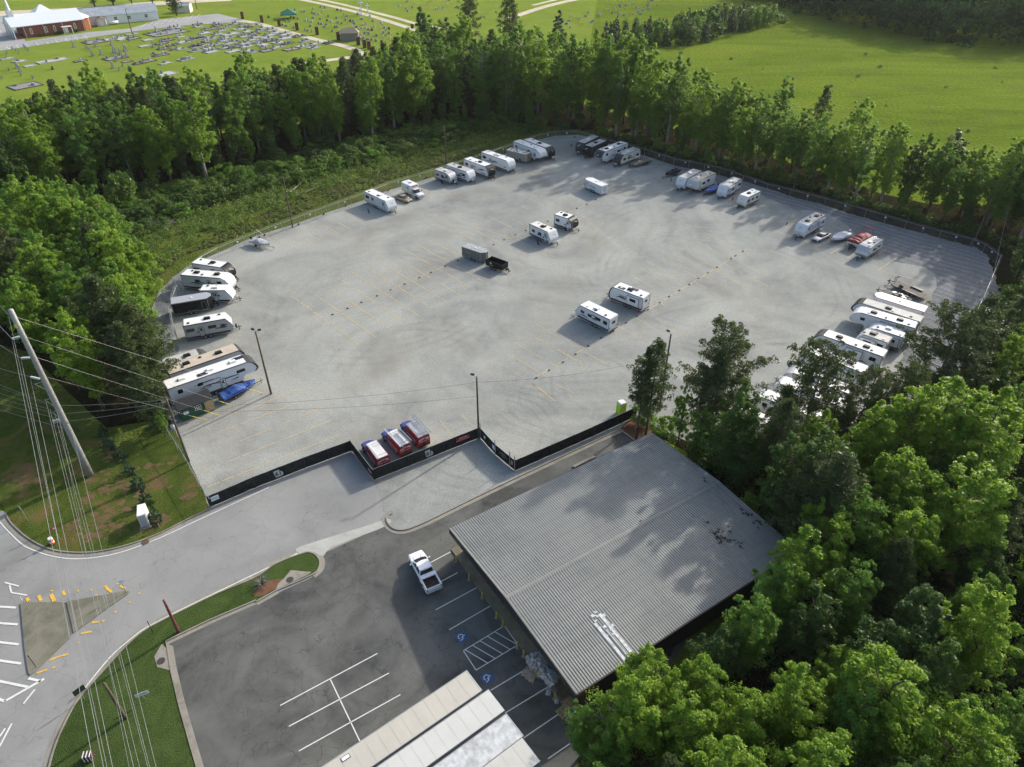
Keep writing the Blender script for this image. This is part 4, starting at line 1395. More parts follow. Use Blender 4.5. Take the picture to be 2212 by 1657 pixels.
def ambulance():
    c, rz = placed((917, 424), (869, 402), 1.2, .06)
    t = thing('ambulance', 'white box ambulance with yellow stripe parked next to tan sedan', 'ambulance', c, rz)
    e = 3.35
    mb = MB()
    mb.box((-1.35, 0, 1.75), (4.0, 2.35, 2.2))
    mb.build('patient_box', k_body, t, bev=.06)
    mb = MB()
    mb.box((-1.35, 0, 2.865), (3.9, 2.28, .03))
    mb.build('roof', k_roofw, t)
    text('lettering', '17', 1.0, k_txt, t, (-2.5, 0, 2.89), (0, 0, -PI / 2))
    mb = MB()
    for k in range(3):
        a = k * PI / 3
        mb.box((-1.3, 0, 2.887 + .002 * k), (1.0, .3, .01), a)
    mb.build('star_emblem', plain('emblem_blue', (.03, .1, .45), .5), t)
    shell('cab', [sec(e, .7, .85, .7, .5, 1.0, 1.1), sec(e - .2, .85, .95, .82, .45, 1.1, 1.2), sec(e - 1.2, .9, 1.0, .86, .4, 1.2, 1.32), sec(e - 1.5, .92, 1.0, .88, .4, 1.25, 1.4), sec(e - 2.7, .92, 1.0, .88, .4, 1.25, 1.4)], k_body, t)
    shell('cab_windows', [sec(e - 1.15, .88, .88, .72, 1.1, 1.3, 1.36), sec(e - 1.75, .9, .9, .74, 1.1, 1.65, 1.98), sec(e - 2.65, .9, .9, .78, 1.1, 1.7, 2.05)], k_glass, t)
    mb = MB()
    mb.box((e - 2.2, 0, 2.04), (.95, 1.55, .07))
    mb.build('cab_roof', k_body, t, bev=.03)
    for s in (-1, 1):
        mb = MB()
        mb.box((-1.35, s * 1.185, 1.15), (3.9, .02, .22))
        mb.box((-2.8, s * 1.185, 1.5), (.3, .021, .8), ry=.5)
        mb.build('stripe', k_ylw, t)
        mb = MB()
        mb.box((-.6, s * 1.18, 2.0), (.5, .04, .5))
        mb.build('window', k_glass, t)
        for x in (-1.7, e - .95):
            wheel(t, x, s * .98, .42, .28)
        mb = MB()
        mb.box((e - .06, s * .68, .95), (.14, .3, .22))
        mb.build('headlight', k_hlight, t)
        mb = MB()
        mb.box((e - 1.5, s * 1.2, 1.5), (.1, .22, .32))
        mb.build('mirror', k_black, t)
    mb = MB()
    mb.box((.67, 0, 2.62), (.1, 1.9, .2))
    mb.build('light_bar', k_tlight, t)
    mb = MB()
    mb.box((e + .03, 0, .85), (.06, .9, .3))
    mb.box((e + .08, 0, .5), (.16, 1.8, .2))
    mb.build('grille', k_alu, t)


ambulance()


# ------------------------------------------------------------ boats and open trailers
def boat(label, bow, stern, hull, cover=None, L=None, W=1.9, motor=True, h=1.0, seed=0, opened=False, name='boat_on_trailer', tongue=1.4):
    a, b = P(*stern, h), P(*bow, h)
    d = Vector((b.x - a.x, b.y - a.y, 0))
    L = L or d.length
    c = Vector(((a.x + b.x) / 2, (a.y + b.y) / 2, .06))
    t = thing(name, label, 'boat', c, math.atan2(d.y, d.x))
    e, w = L / 2, W / 2
    rr = random.Random(seed)
    mb = MB()
    secs = []
    for u, wf, kz in ((-1, .86, .55), (-.5, 1, .5), (.1, 1, .5), (.5, .8, .55), (.8, .45, .68), (1, .04, .95)):
        x = u * e
        secs.append([(x, -w * wf, 1.15 + .1 * max(u, 0)), (x, -w * wf * .92, .8), (x, 0, kz), (x, w * wf * .92, .8), (x, w * wf, 1.15 + .1 * max(u, 0)), (x, 0, 1.1)])
    mb.loft(secs)
    mb.build('hull', hull, t, smooth=False)
    if cover:
        mb = MB()
        secs = []
        for i in range(13):
            u = -1.02 + i * 2.06 / 12
            wf = 1.04 if u < .15 else max(.05, 1.04 * math.cos((u - .15) / .9 * PI / 2) ** .7)
            pk = 1.25 + .38 * math.exp(-((u + .15) / .35) ** 2) + rr.uniform(-.06, .06)
            q = []
            for k in range(9):
                a_ = PI * k / 8
                yy = math.cos(a_) * w * wf
                zz = 1.0 + (pk - 1.0) * math.sin(a_) ** .8 + rr.uniform(-.05, .05) * math.sin(a_)
                q.append((u * e, yy, zz if 0 < k < 8 else .82 + rr.uniform(-.04, .04)))
            secs.append(q)
        mb.loft(secs, close=False, cap=True)
        mb.build('cover', cover, t)
    else:
        mb = MB()
        mb.prism([(-e * .9, -w * .7), (e * .3, -w * .8), (e * .75, -w * .3), (e * .75, w * .3), (e * .3, w * .8), (-e * .9, w * .7)], 1.2, 1.215, 'z')
        mb.build('deck', k_dgrey if hull is k_black else k_body, t)
        for x in (-.45, .05):
            mb = MB()
            mb.box((x * e, 0, 1.36), (.5, .8, .28))
            mb.box((x * e - .22, 0, 1.6), (.1, .8, .35))
            mb.build('seat', k_dgrey, t, bev=.04)
    if motor:
        mb = MB()
        mb.box((-e - .2, 0, 1.45), (.5, .38, .42), taper=.85)
        mb.box((-e - .25, 0, .95), (.22, .16, .75))
        mb.box((-e - .3, 0, .6), (.5, .1, .16))
        mb.build('outboard_motor', k_black if cover is not k_tarpw else k_galv, t, bev=.05)
    mb = MB()
    for s in (-1, 1):
        mb.tube([(-e * .85, s * w * .7, .42), (e * .5, s * w * .5, .42), (e + .2, 0, .45)], .05, 5)
    mb.tube([(e + .1, 0, .45), (e + tongue, 0, .48)], .05, 5)
    mb.tube([(e + tongue - .35, 0, 0), (e + tongue - .35, 0, .85)], .04, 5)
    for x in (-.6, 0):
        mb.tube([(x * e, -w * .7, .42), (x * e, w * .7, .42)], .045, 5)
    mb.build('trailer_frame', k_galv if seed % 2 else k_steel, t)
    for s in (-1, 1):
        wheel(t, -.35 * e, s * (w * .82), .3, .18)
    return t


boat('small silver-white boat on a trailer alone on the left side of the lot', (584, 527), (541, 516), k_body, k_silver, motor=True, seed=1, h=1.2, W=1.9, L=4.9)
boat('boat under rumpled blue tarpaulin beside the white fifth wheel', (549, 822), (477, 857), k_black, k_tarpb, seed=2, h=1.1, W=2.0)
boat('low black fishing boat on trailer near the flatbed', (1436, 377.5), (1467, 367), k_black, None, seed=4, h=1.0, L=5.4, W=1.9, motor=False)
boat('boat under bright blue tarpaulin squeezed between cream fifth wheel and white trailer', (1524, 413.5), (1551, 400), k_blue, plain('bright_blue_tarpaulin', (.05, .10, .36), .5, var=.2, scale=2), seed=6, h=1.2, L=5.2, W=2.1)
boat('white boat under pale silver cover beside the burgundy pontoon', (1799.5, 515), (1832, 502), k_body, k_tarpw, seed=3, h=1.2, W=2.2, L=5.6)
# pontoon boat
c, rz = placed((1835, 527), (1878, 503), 1.6)
t = thing('pontoon_boat', 'pontoon boat under burgundy cover with raised canopy frame', 'boat', c, rz)
for s in (-1, 1):
    mb = MB()
    mb.tube([(-3.3, s * .85, .75), (2.6, s * .85, .75), (3.3, s * .85, .95)], [.32, .32, .08], 12)
    mb.build('pontoon', k_alu, t, smooth=True)
mb = MB()
mb.box((0, 0, 1.12), (6.4, 2.5, .1))
mb.box((0, 0, 1.4), (6.0, 2.4, .5))
mb.build('deck', k_cream, t, bev=.04)
mb = MB()
rr = random.Random(9)
secs = []
for i in range(13):
    u = -1 + i / 6
    pk = 1.9 + .5 * math.exp(-((u + .1) / .45) ** 2) + rr.uniform(-.07, .07)
    secs.append([(u * 3.05, -1.25, 1.45 + rr.uniform(-.05, .05)), (u * 3.05, -1.2, 1.75), (u * 3.05, -.5, pk - .08), (u * 3.05, 0, pk), (u * 3.05, .5, pk - .08), (u * 3.05, 1.2, 1.75), (u * 3.05, 1.25, 1.45 + rr.uniform(-.05, .05))])
mb.loft(secs, close=False)
mb.build('cover', k_tarpr, t)
for x, nm in ((-3.1, 'canopy_roll'), (2.3, 'canopy_roll')):
    mb = MB()
    z = 3.0 if x < 0 else 2.15
    mb.tube([(x + .8, -1.25, 1.6), (x, -1.25, z - .1), (x, -1.1, z), (x, 1.1, z), (x, 1.25, z - .1), (x + .8, 1.25, 1.6)], [.03, .04, .13, .13, .04, .03], 6)
    mb.build(nm, k_tarpr, t)
mb = MB()
for s in (-1, 1):
    mb.tube([(-2.4, s * .5, .42), (3.0, s * .5, .42), (4.3, 0, .45)], .06, 5)
mb.tube([(4.0, 0, 0), (4.0, 0, 1.2)], .06, 5)
mb.tube([(3.3, 0, .5), (3.4, 0, 1.5)], .05, 5)
mb.build('trailer_frame', k_steel, t)
for s in (-1, 1):
    for x in (-.7, .1):
        wheel(t, x, s * .75, .28, .18)


def flatbed(label, F, Rr, W=2.4, L=None, long=False, mat=None, frame=None):
    a, b = P(*Rr, .8), P(*F, .8)
    d = Vector((b.x - a.x, b.y - a.y, 0))
    L = L or d.length
    c = Vector(((a.x + b.x) / 2, (a.y + b.y) / 2, .06))
    t = thing('flatbed_trailer', label, 'flatbed trailer', c, math.atan2(d.y, d.x))
    e = L / 2
    mb = MB()
    n = int(W / .2)
    for i in range(n):
        mb.box((0, -W / 2 + (i + .5) * W / n, .78), (L, W / n - .02, .05))
    mb.build('deck', mat or k_wood2, t)
    mb = MB()
    for s in (-1, 1):
        mb.box((0, s * (W / 2 + .04), .7), (L, .08, .2))
        mb.tube([(e - .1, s * .8, .62), (e + 1.5, s * .06, .62)], .07, 5)
    for i in range(int(L / 1.0)):
        mb.box((-e + .5 + i, 0, .66), (.08, W, .12))
    mb.tube([(e + 1.1, 0, 0), (e + 1.1, 0, 1.2)], .07, 6)
    mb.build('frame', frame or k_steel, t)
    for s in (-1, 1):
        for x in (-.15 * L - .45, -.15 * L + .45):
            wheel(t, x, s * (W / 2 + (-.05 if long else .18)), .36, .22)
        mb = MB()
        mb.box((-.15 * L, s * (W / 2 + .18), .92), (2.0, .3, .05))
        mb.build('fender', frame or k_steel, t)
    return t, e


flatbed('flatbed trailer with grey board deck and green frame beside the cream trailer', (1363, 356), (1404, 343.5), W=2.3, L=6.6, frame=plain('dark_green_steel', (.03, .06, .045), .5))
t, e = flatbed('long car hauler with board deck and spare wheel at the right-hand row', (1932, 611), (1997, 639.5), W=2.5, long=True)
mb = MB()
for s in (-.6, .0):
    mb.tube([(e + .15, s, .8), (e + .15, s, 1.9), (e - .4, s, 2.1)], .05, 5)
mb.build('winch_post', k_steel, t)
mb = MB()
mb.tube([(0, 0, -.12), (0, 0, .12)], .42, 14)
mb.build('spare_wheel', k_rub, t, loc=(e * .45, .7, 1.0)).rotation_euler = (.6, 0, 0)
mb = MB()
mb.box((-e * .25, -.9, .95), (2.3, .3, .22))
mb.build('ramp', k_black, t)
t, e = flatbed('utility trailer loaded with junk between car hauler and white cargo trailer', (1909, 630), (1964, 651.5), W=2.1)
mb = MB()
for s in (-1, 1):
    mb.tube([(-e, s * 1.05, 1.15), (e, s * 1.05, 1.15)], .03, 4)
    for i in range(7):
        mb.tube([(-e + i * e / 3, s * 1.05, .7), (-e + i * e / 3, s * 1.05, 1.15)], .025, 4)
mb.tube([(e, -1.05, 1.15), (e, 1.05, 1.15)], .03, 4)
mb.build('side_rail', k_steel, t)
mb = MB()
rr = random.Random(5)
for i in range(16):
    mb.box((rr.uniform(-e * .75, e * .5), rr.uniform(-.7, .7), .95 + .2 * rr.random()), (rr.uniform(.3, .8), rr.uniform(.25, .6), rr.uniform(.1, .35)), rr.uniform(0, 3), mi=rr.randrange(3))
mb.build('junk', [k_galv, k_black, k_silver], t)

# dump trailer
a, b = P(1055.6, 558.5, 1.7), P(1090, 571, 1.7)
c, rz = placed((1090, 571), (1055.6, 558.5), 1.7)
t = thing('dump_trailer', 'black dump trailer with open high-sided box beside the grey V-nose trailer', 'dump trailer', c, rz)
e = (b - a).length / 2
mb = MB()
for s in (-1, 1):
    mb.box((0, s * 1.02, 1.2), (2 * e, .07, 1.15))
    for i in range(6):
        mb.box((-e + .1 + i * (2 * e - .2) / 5, s * 1.09, 1.2), (.09, .08, 1.1))
mb.box((e, 0, 1.2), (.07, 2.1, 1.15))
mb.box((-e, 0, 1.2), (.07, 2.1, 1.15))
mb.build('box', k_black, t)
mb = MB()
mb.box((0, 0, .68), (2 * e - .1, 2.0, .06))
mb.build('floor', plain('rusty_bed_floor', (.06, .04, .032), .9, var=.3, scale=3), t)
mb = MB()
for s in (-1, 1):
    mb.box((0, s * .5, .55), (2 * e, .1, .16))
    mb.tube([(e - .2, s * .6, .5), (e + 1.4, s * .05, .5)], .06, 5)
    mb.box((-.2, s * 1.18, .85), (1.9, .28, .05))
mb.tube([(e + 1.0, 0, 0), (e + 1.0, 0, 1.0)], .06, 5)
mb.box((e + .5, 0, .75), (.5, .5, .35))
mb.build('frame', k_steel, t)
for s in (-1, 1):
    for x in (-.65, .2):
        wheel(t, x, s * 1.15, .36, .22)
mb = MB()
rr = random.Random(2)
for i in range(9):
    a_ = rr.uniform(0, 2 * PI)
    mb.box((-.9 + .35 * math.cos(a_) * rr.random(), -1.062 - .0004 * i, 1.3 + .3 * rr.uniform(-1, 1)), (rr.uniform(.1, .35), .004, rr.uniform(.1, .3)), mi=i % 2)
mb.build('tree_logo', [plain('logo_green', (.05, .28, .06), .5), k_txw], t)
sidetext(t, 'TREES', -.4, 1.0, .26, -1, 2.12, k_txw)

# semi-trailers in the foreground
for i, (ra, rb, body, roofm, lab) in enumerate((
        ((1008, 1449.7), (1039.4, 1492), k_silver, plain('cream_trailer_roof', (.46, .435, .37), .6, var=.12, scale=.6), 'semi-trailer with yellowed cream roof, uppermost in the foreground row'),
        ((1056.8, 1490.5), (1089.4, 1533.5), k_silver, plain('pale_trailer_roof', (.52, .52, .48), .6, var=.1, scale=.5), 'semi-trailer with pale clean roof and two small patches, second from the top'),
        ((1094.4, 1543.5), (1128, 1589.8), k_silver, plain('streaked_trailer_roof', (.56, .575, .57), .5, var=.2, scale=1.6, dirt=(.22, .21, .19)), 'semi-trailer whose white roof has dark dirty streaks'),
        ((1130.5, 1596), (1164.3, 1641), k_silver, plain('beige_trailer_roof', (.50, .49, .44), .6, var=.1, scale=.6), 'semi-trailer at the bottom edge with beige roof and rusty rim'))):
    h = 4.1
    a, b = P(*ra, h), P(*rb, h)
    m = (a + b) / 2
    W = 2.6
    dr = P(1008, 1449.7, h) - P(697.8, 1656.6, h)
    dr.z = 0
    dr.normalize()
    L = 16.1
    c = m - dr * L / 2
    c.z = .07
    t = thing('semi_trailer', lab, 'semi-trailer', c, math.atan2(dr.y, dr.x))
    e = L / 2
    mb = MB()
    mb.box((0, 0, (h + 1.15) / 2), (L, W, h - 1.15))
    mb.build('body', body, t)
    mb = MB()
    mb.box((0, 0, h + .012), (L - .06, W - .06, .02))
    n = 13
    for k in range(1, n):
        mb.box((-e + k * L / n, 0, h + .026), (.05, W - .1, .012))
    mb.build('roof', roofm, t)
    mb = MB()
    for s in (-1, 1):
        mb.box((0, s * (W / 2 + .006), h - .04), (L, .05, .16))
        mb.box((0, s * (W / 2 + .006), 1.25), (L, .04, .2))
        for k in range(26):
            mb.box((-e + .3 + k * .62, s * (W / 2 + .002), 2.6), (.05, .02, 2.5))
    mb.build('rail', k_galv, t)
    mb = MB()
    mb.box((e + .01, 0, h - .06), (.06, W + .02, .2))
    mb.box((e + .02, 0, h + .03), (.04, W, .04))
    mb.build('end_frame', k_steel if i in (1, 3) else k_roofw, t)
    if i < 2:
        mb = MB()
        x0, y0 = ((-e + 2.9, .75), (-e + 5.6, -.85))[i]
        mb.box((x0, y0, h + .04), (.8, .42, .04))
        o = mb.build('roof_hatch', k_steel, t)
        mb = MB()
        mb.box((x0, y0, h + .065), (.7, .32, .02))
        mb.build('hatch_panel', k_roofw, o)
    for s in (-1, 1):
        for x in (-e + 1.6, -e + 2.8):
            wheel(t, x, s * (W / 2 - .2), .5, .5)
        mb = MB()
        mb.tube([(e - 3.2, s * .7, 0), (e - 3.2, s * .7, 1.2)], .09, 6)
        mb.build('landing_leg', k_steel, t)
# ------------------------------------------------------------ metal building
HB = 4.6
aL, aB, aT = P(970, 1141, HB), P(1233, 1506, HB), P(1408, 934, HB)
ux = (aT - aL)
LX = ux.length
ux.normalize()
uy = Vector((ux.y, -ux.x, 0))
LY = (aB - aL).dot(uy)
BRZ = math.atan2(ux.y, ux.x)
bt = thing('metal_building', 'large low building with ribbed grey metal roof and black fascia', 'building', (aL.x, aL.y, .07), BRZ)
# local frame: x along the ridge, -y towards the far-left parking (LB side is x=0)
HZ = HB - .07
RISE = .75
mb = MB()
wi = 1.5
mb.box((LX / 2 + wi / 2 - .1, -LY / 2, (HZ - .3) / 2), (LX - wi - .6, LY - .9, HZ - .3))
mb.build('wall', plain('black_ribbed_wall', (.022, .022, .024), .6, var=.2), bt)
mb = MB()
mb.box((wi - .06, -LY / 2, 1.7), (.08, LY - 1.0, 3.2))
mb.build('wall', plain('tan_block_wall', (.20, .165, .11), .85, var=.15, scale=1), bt)
mb = MB()
mb.box((1.9, -LY + .40, 1.9), (2.6, .08, 3.2))
mb.build('brick_panel', plain('dusty_brick', (.12, .07, .055), .9, var=.2, scale=4), bt)
m_roof, nt, b = newmat('ribbed_roof_metal')
v = coord(nt, world=False)
f1 = noise(nt, v, .12, 5, .6, .6, .35, .65)
f2 = noise(nt, coord(nt, (3.2, .12, 1), world=False), 1.2, 4, .6, .2, .35, .7)
c1 = mixc(nt, f1, (.165, .178, .165), (.285, .288, .26))
c2 = mixc(nt, math_(nt, 'MULTIPLY', f2, .45), c1, (.33, .315, .275))
wv = nt.nodes.new('ShaderNodeTexWave')
wv.bands_direction = 'Y'
wv.inputs['Scale'].default_value = .24
wv.inputs['Distortion'].default_value = .4
wv.inputs['Detail'].default_value = 2
nt.links.new(coord(nt, world=False), wv.inputs['Vector'])
mr = nt.nodes.new('ShaderNodeMapRange')
mr.inputs[1].default_value = .93
mr.inputs[2].default_value = 1
nt.links.new(wv.outputs['Fac'], mr.inputs[0])
c3 = mixc(nt, math_(nt, 'MULTIPLY', mr.outputs[0], .28), c2, (.17, .15, .13))
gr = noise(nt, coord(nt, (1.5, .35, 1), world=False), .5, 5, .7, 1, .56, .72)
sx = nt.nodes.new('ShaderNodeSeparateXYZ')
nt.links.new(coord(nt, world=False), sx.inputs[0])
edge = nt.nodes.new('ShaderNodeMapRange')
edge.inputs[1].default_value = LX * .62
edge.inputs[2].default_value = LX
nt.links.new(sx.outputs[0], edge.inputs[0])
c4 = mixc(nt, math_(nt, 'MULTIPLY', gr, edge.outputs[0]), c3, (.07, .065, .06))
nt.links.new(c4, b.inputs['Base Color'])
b.inputs['Roughness'].default_value = .55
b.inputs['Metallic'].default_value = .15
m_rib = plain('roof_rib_metal', (.155, .163, .155), .5, .2, var=.2, scale=2)  # shadow gaps and dirt beside the ribs put into this darker grey
k_drk = plain('dark_fascia_metal', (.045, .048, .052), .45, .1, var=.12, scale=2)
mb = MB()
t_ = .07
for s in (0, 1):
    y0, y1 = (0, -LY / 2) if s == 0 else (-LY, -LY / 2)
    mb.add([(0, y0, HZ), (LX, y0, HZ), (LX, y1, HZ + RISE), (0, y1, HZ + RISE), (0, y0, HZ - t_), (LX, y0, HZ - t_), (LX, y1, HZ + RISE - t_), (0, y1, HZ + RISE - t_)],
           [(3, 2, 1, 0), (4, 5, 6, 7), (0, 1, 5, 4), (1, 2, 6, 5), (3, 0, 4, 7)] if s == 0 else [(0, 1, 2, 3), (7, 6, 5, 4), (4, 5, 1, 0), (5, 6, 2, 1), (7, 4, 0, 3)])
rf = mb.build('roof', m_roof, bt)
mb = MB()
n = int(LX / .305)
for i in range(n + 1):
    x = .05 + i * (LX - .1) / n
    for y0, y1 in ((.03, -LY / 2 + .2), (-LY - .03, -LY / 2 - .2)):
        w1, w2, hh = .045, .022, .045
        a = [(x - w1, y0, HZ + .002), (x - w2, y0, HZ + hh), (x + w2, y0, HZ + hh), (x + w1, y0, HZ + .002)]
        k = RISE * (1 - .4 / LY)
        bq = [(p[0], y1, p[2] + k) for p in a]
        mb.loft([a, bq], close=False, cap=False)
mb.build('ribs', m_rib, rf)
mb = MB()
for i in range(n):
    x = .05 + (i + .5) * (LX - .1) / n
    mb.box((x, -LY / 2, HZ + RISE + .012), (.16, .9, .03))
mb.build('ridge_cap', m_roof, rf)
# fascia on the parking side, with vertical ribs
mb = MB()
zf = HZ - .85
pts = [(.04, zf), (.04, HZ - .02)]
mb.prism([(0, zf), (0, HZ - .03), (-LY / 2, HZ + RISE - .03), (-LY, HZ - .03), (-LY, zf)], -.03, .03, 'x')
for i in range(int(LY / .32)):
    y = -.1 - i * .32
    zt = HZ + RISE * (1 - abs(-y - LY / 2) / (LY / 2)) - .04
    mb.box((-.05, y, (zf + zt) / 2), (.05, .07, zt - zf))
mb.build('fascia', k_drk, bt)
mb = MB()
for s in (0, 1):
    y0, y1 = (0, -LY / 2) if s == 0 else (-LY, -LY / 2)
    mb.tube([(-.02, y0, HZ + .03), (-.02, y1, HZ + RISE + .03)], .07, 5)
mb.build('edge_trim', plain('tan_edge_trim', (.22, .19, .155), .6, var=.2, scale=2), bt)
mb = MB()
mb.box((LX / 2, -LY - .06, HZ - .12), (LX, .14, .16))
mb.box((LX / 2, .05, HZ - .12), (LX, .12, .16))
mb.build('gutter', plain('rusty_gutter', (.07, .05, .04), .7, var=.2), bt)
mb = MB()
mb.box((.75, -LY / 2, HZ - .9), (1.5, LY - .1, .05))
mb.build('soffit', plain('soffit_tan', (.2, .17, .13), .8), bt)
# white repair strips and debris on the near slope


def on_roof(x, yy, dz=.05):
    return (x, -LY + yy, HZ + RISE * yy / (LY / 2) + dz)


def to_local(px, py, z=HB):
    q = P(px, py, z) - Vector((aL.x, aL.y, 0))
    return q.dot(ux), -q.dot(uy)


mb = MB()
p0 = to_local(1284, 1350)
p1 = to_local(1328, 1421)
for k, (dx, x_, w_) in enumerate(((0, 0, .34), (1.05, 0, .34), (.52, 0, .12))):
    ya, yb = -LY + .1, p0[1] + (.6 if k == 1 else 0)
    if k == 2:
        yb -= 1.2
    xa = p0[0] + dx
    za, zb = HZ + .055, HZ + .055 + RISE * (yb + LY) / (LY / 2)
    mb.add([(xa - w_ / 2, ya, za), (xa + w_ / 2, ya, za), (xa + w_ / 2, yb, zb), (xa - w_ / 2, yb, zb)], [(0, 1, 2, 3)])
for k in range(14):
    xa, ya = p0[0] + R.uniform(-.1, 1.3), p0[1] + R.uniform(-2.2, .9)
    z = HZ + .06 + RISE * (ya + LY) / (LY / 2)
    mb.add([(xa, ya, z), (xa + R.uniform(.15, .5), ya, z), (xa + R.uniform(.15, .4), ya + R.uniform(.1, .4), z + .01), (xa, ya + R.uniform(.1, .4), z + .01)], [(0, 1, 2, 3)])
mb.build('sealant_patch', plain('white_roof_sealant', (.62, .64, .63), .5, var=.25, scale=3), rf)
mb = MB()
for px, py, sc in ((1552, 1160, 1.0), (1560, 1172, .7), (1592, 1171, .5), (1600, 1180, .4), (1556, 1150, .5), (1574, 1150, .2), (1520, 1040, .5), (1612, 1110, .8), (1640, 1135, .8), (1498, 1120, .15), (1380, 1130, .15), (1308, 1130, .15), (1575, 1140, .15), (1525, 1130, .18)):
    lx, ly = to_local(px, py, HB + .3)
    if ly > -LY / 2:
        z = HZ + RISE * (-ly) / (LY / 2) + .055
    else:
        z = HZ + RISE * (ly + LY) / (LY / 2) + .055
    for k in range(max(1, int(sc * 12))):
        x, y = lx + R.uniform(-.6, .6) * sc, ly + R.uniform(-1.2, 1.2) * sc
        mb.box((x, y, z + .002 * k), (R.uniform(.1, .4), R.uniform(.1, .6) * max(sc, .3), .01), R.uniform(-.3, .3))
mb.build('leaf_debris', plain('leaf_litter', (.05, .04, .03), .95, var=.2), rf)
# sidewalk
sw = MB()
SWP = [(974.4, 1188.6), (992, 1178), (1060, 1260), (1250, 1540), (1214.5, 1524.5), (1143, 1427.4), (1030, 1268.5)]
sw.slab([(p.x, p.y) for p in GL([(974.4, 1188.6), (1000, 1172), (1120, 1330), (1260, 1540), (1236, 1556), (1214.5, 1524.5), (1143, 1427.4), (1030, 1268.5)])], 0, .2)
struct(sw, 'sidewalk', plain('stained_walkway_concrete', (.24, .20, .135), .9, var=.2, scale=.8, dirt=(.09, .08, .06)))
sw = MB()
sw.slab([(p.x, p.y) for p in GL(ML(3, 3, [(520, 720), (700, 628), (725, 640), (540, 732)]))], 0, .25)
tag(sw.build('concrete_step', m_conc), 'low concrete step along the far eave of the metal building', 'step')

# ------------------------------------------------------------ bollards
bo = None
BL = [((985.5, 1213), 'topmost yellow bollard, by the end of the walkway'), ((1013, 1252), 'second yellow bollard from the walkway corner'), ((1041.3, 1292), 'third yellow bollard from the walkway corner'),
      ((1071.9, 1334.6), 'upper yellow bollard of the close pair before the hatched bay'), ((1085.6, 1352), 'yellow bollard at the upper corner of the hatched bay'), ((1116.8, 1398.4), 'yellow bollard at the lower corner of the hatched bay'),
      ((1130.5, 1417), 'yellow bollard just below the hatched bay'), ((1163.5, 1462), 'yellow bollard standing against the cardboard and tarps'), ((1198, 1509.7), 'yellow bollard beside a crumpled white sheet'), ((1234.4, 1561), 'yellow bollard beside the blue pallet')]
for q, lab in BL:
    if bo is None:
        bo = thing('bollard', lab, 'bollard', G(q, .07), group='yellow bollards along the walkway')
        mb = MB()
        mb.tube([(0, 0, 0), (0, 0, 1.0), (0, 0, 1.07), (0, 0, 1.1)], [.085, .085, .06, .01], 10)
        mb.build('post', k_yellow, bo, smooth=True)
        mb = MB()
        mb.tube([(0, 0, 0), (0, 0, .04)], [.24, .2], 10)
        mb.build('footing', m_conc, bo)
    else:
        dup(bo, G(q, .07), label=lab)

# accessible parking emblems (paint on the ground)
for c0 in ((997.3, 1377), (1053, 1465.4)):
    o = G(c0)
    ax = (P(1089.3, 1352.6) - P(1000.6, 1406.4)).normalized()
    ay = Vector((-ax.y, ax.x, 0))
    mb = MB()
    q = [o + ax * (a * .6) + ay * (b_ * .6) for a, b_ in ((-1, -1), (1, -1), (1, 1), (-1, 1))]
    mb.sheet([(p.x, p.y, .093) for p in q])
    struct(mb, 'blue_marking', plain('blue_bay_paint', (.03, .10, .24), .8, var=.25, scale=5, dirt=(.06, .08, .11)))
    mb = MB()

    def seg(pts, w):
        mb.strip([o + ax * a * .85 + ay * b_ * .85 for a, b_ in pts], w * .85, None, .097)
    X = lambda a: a
    arc = [(-.12 + .34 * math.cos(t), -.08 + .34 * math.sin(t)) for t in [math.radians(d) for d in range(80, 330, 18)]]
    arc = [(b_, -a) for a, b_ in arc]
    seg(arc, .1)
    seg([(.28, -.02), (-.02, 0), (-.04, -.32), (-.42, -.36)], .1)
    seg([(.05, -.02), (.06, -.26)], .08)
    seg([(.36, .06), (.46, .06)], .12)
    struct(mb, 'wheelchair_marking', m_white)

# ------------------------------------------------------------ rubbish and pallets by the walkway


def crumple(name, label, cat, q, sx, sy, hgt, mat, seed, z0=.07, rz=0.0):
    rr = random.Random(seed)
    n = 11
    vs, fs = [], []
    for i in range(n):
        for j in range(n):
            u, v_ = i / (n - 1) * 2 - 1, j / (n - 1) * 2 - 1
            k = max(0, 1 - (u * u + v_ * v_) * .55)
            vs.append((u * sx * (1 + rr.uniform(-.12, .12)), v_ * sy * (1 + rr.uniform(-.12, .12)), .02 + hgt * k * rr.uniform(.35, 1)))
    for i in range(n - 1):
        for j in range(n - 1):
            a = i * n + j
            fs.append((a, a + n, a + n + 1, a + 1))
    mb = MB()
    mb.add(vs, fs)
    g = G(q, z0)
    o = mb.build(name, mat, loc=g, rz=rz)
    return tag(o, label, cat)


k_sheet = plain('dirty_white_plastic_sheet', (.50, .49, .46), .6, var=.25, scale=3, dirt=(.2, .19, .17))
k_card = plain('wet_cardboard', (.36, .29, .21), .9, var=.2, scale=3)
crumple('tarp', 'large crumpled white plastic sheet lying against the fascia', 'tarp', (1160, 1428), 1.1, 1.0, .7, k_sheet, 1, .2, .4)
crumple('cardboard', 'flattened brown cardboard spilling into the bay', 'cardboard', (1150, 1451), 1.1, .8, .35, k_card, 2, .12, .9)
crumple('tarp', 'heap of bunched grey-white plastic film beside the cardboard', 'tarp', (1183, 1462), 1.1, .75, .7, k_sheet, 3, .2, -.9)
crumple('rag', 'small crumpled white sheet lying alone in the bay', 'rag', (1184.5, 1495), .4, .25, .2, k_sheet, 4, .08, 1.3)
crumple('rag', 'small white rag at the foot of a yellow bollard', 'rag', (1202, 1512), .4, .2, .18, k_sheet, 5, .08, 1.5)
crumple('bag', 'light blue plastic bag on top of the film heap', 'bag', (1189, 1452), .22, .2, .45, plain('light_blue_plastic', (.12, .35, .5), .5), 6, .7)


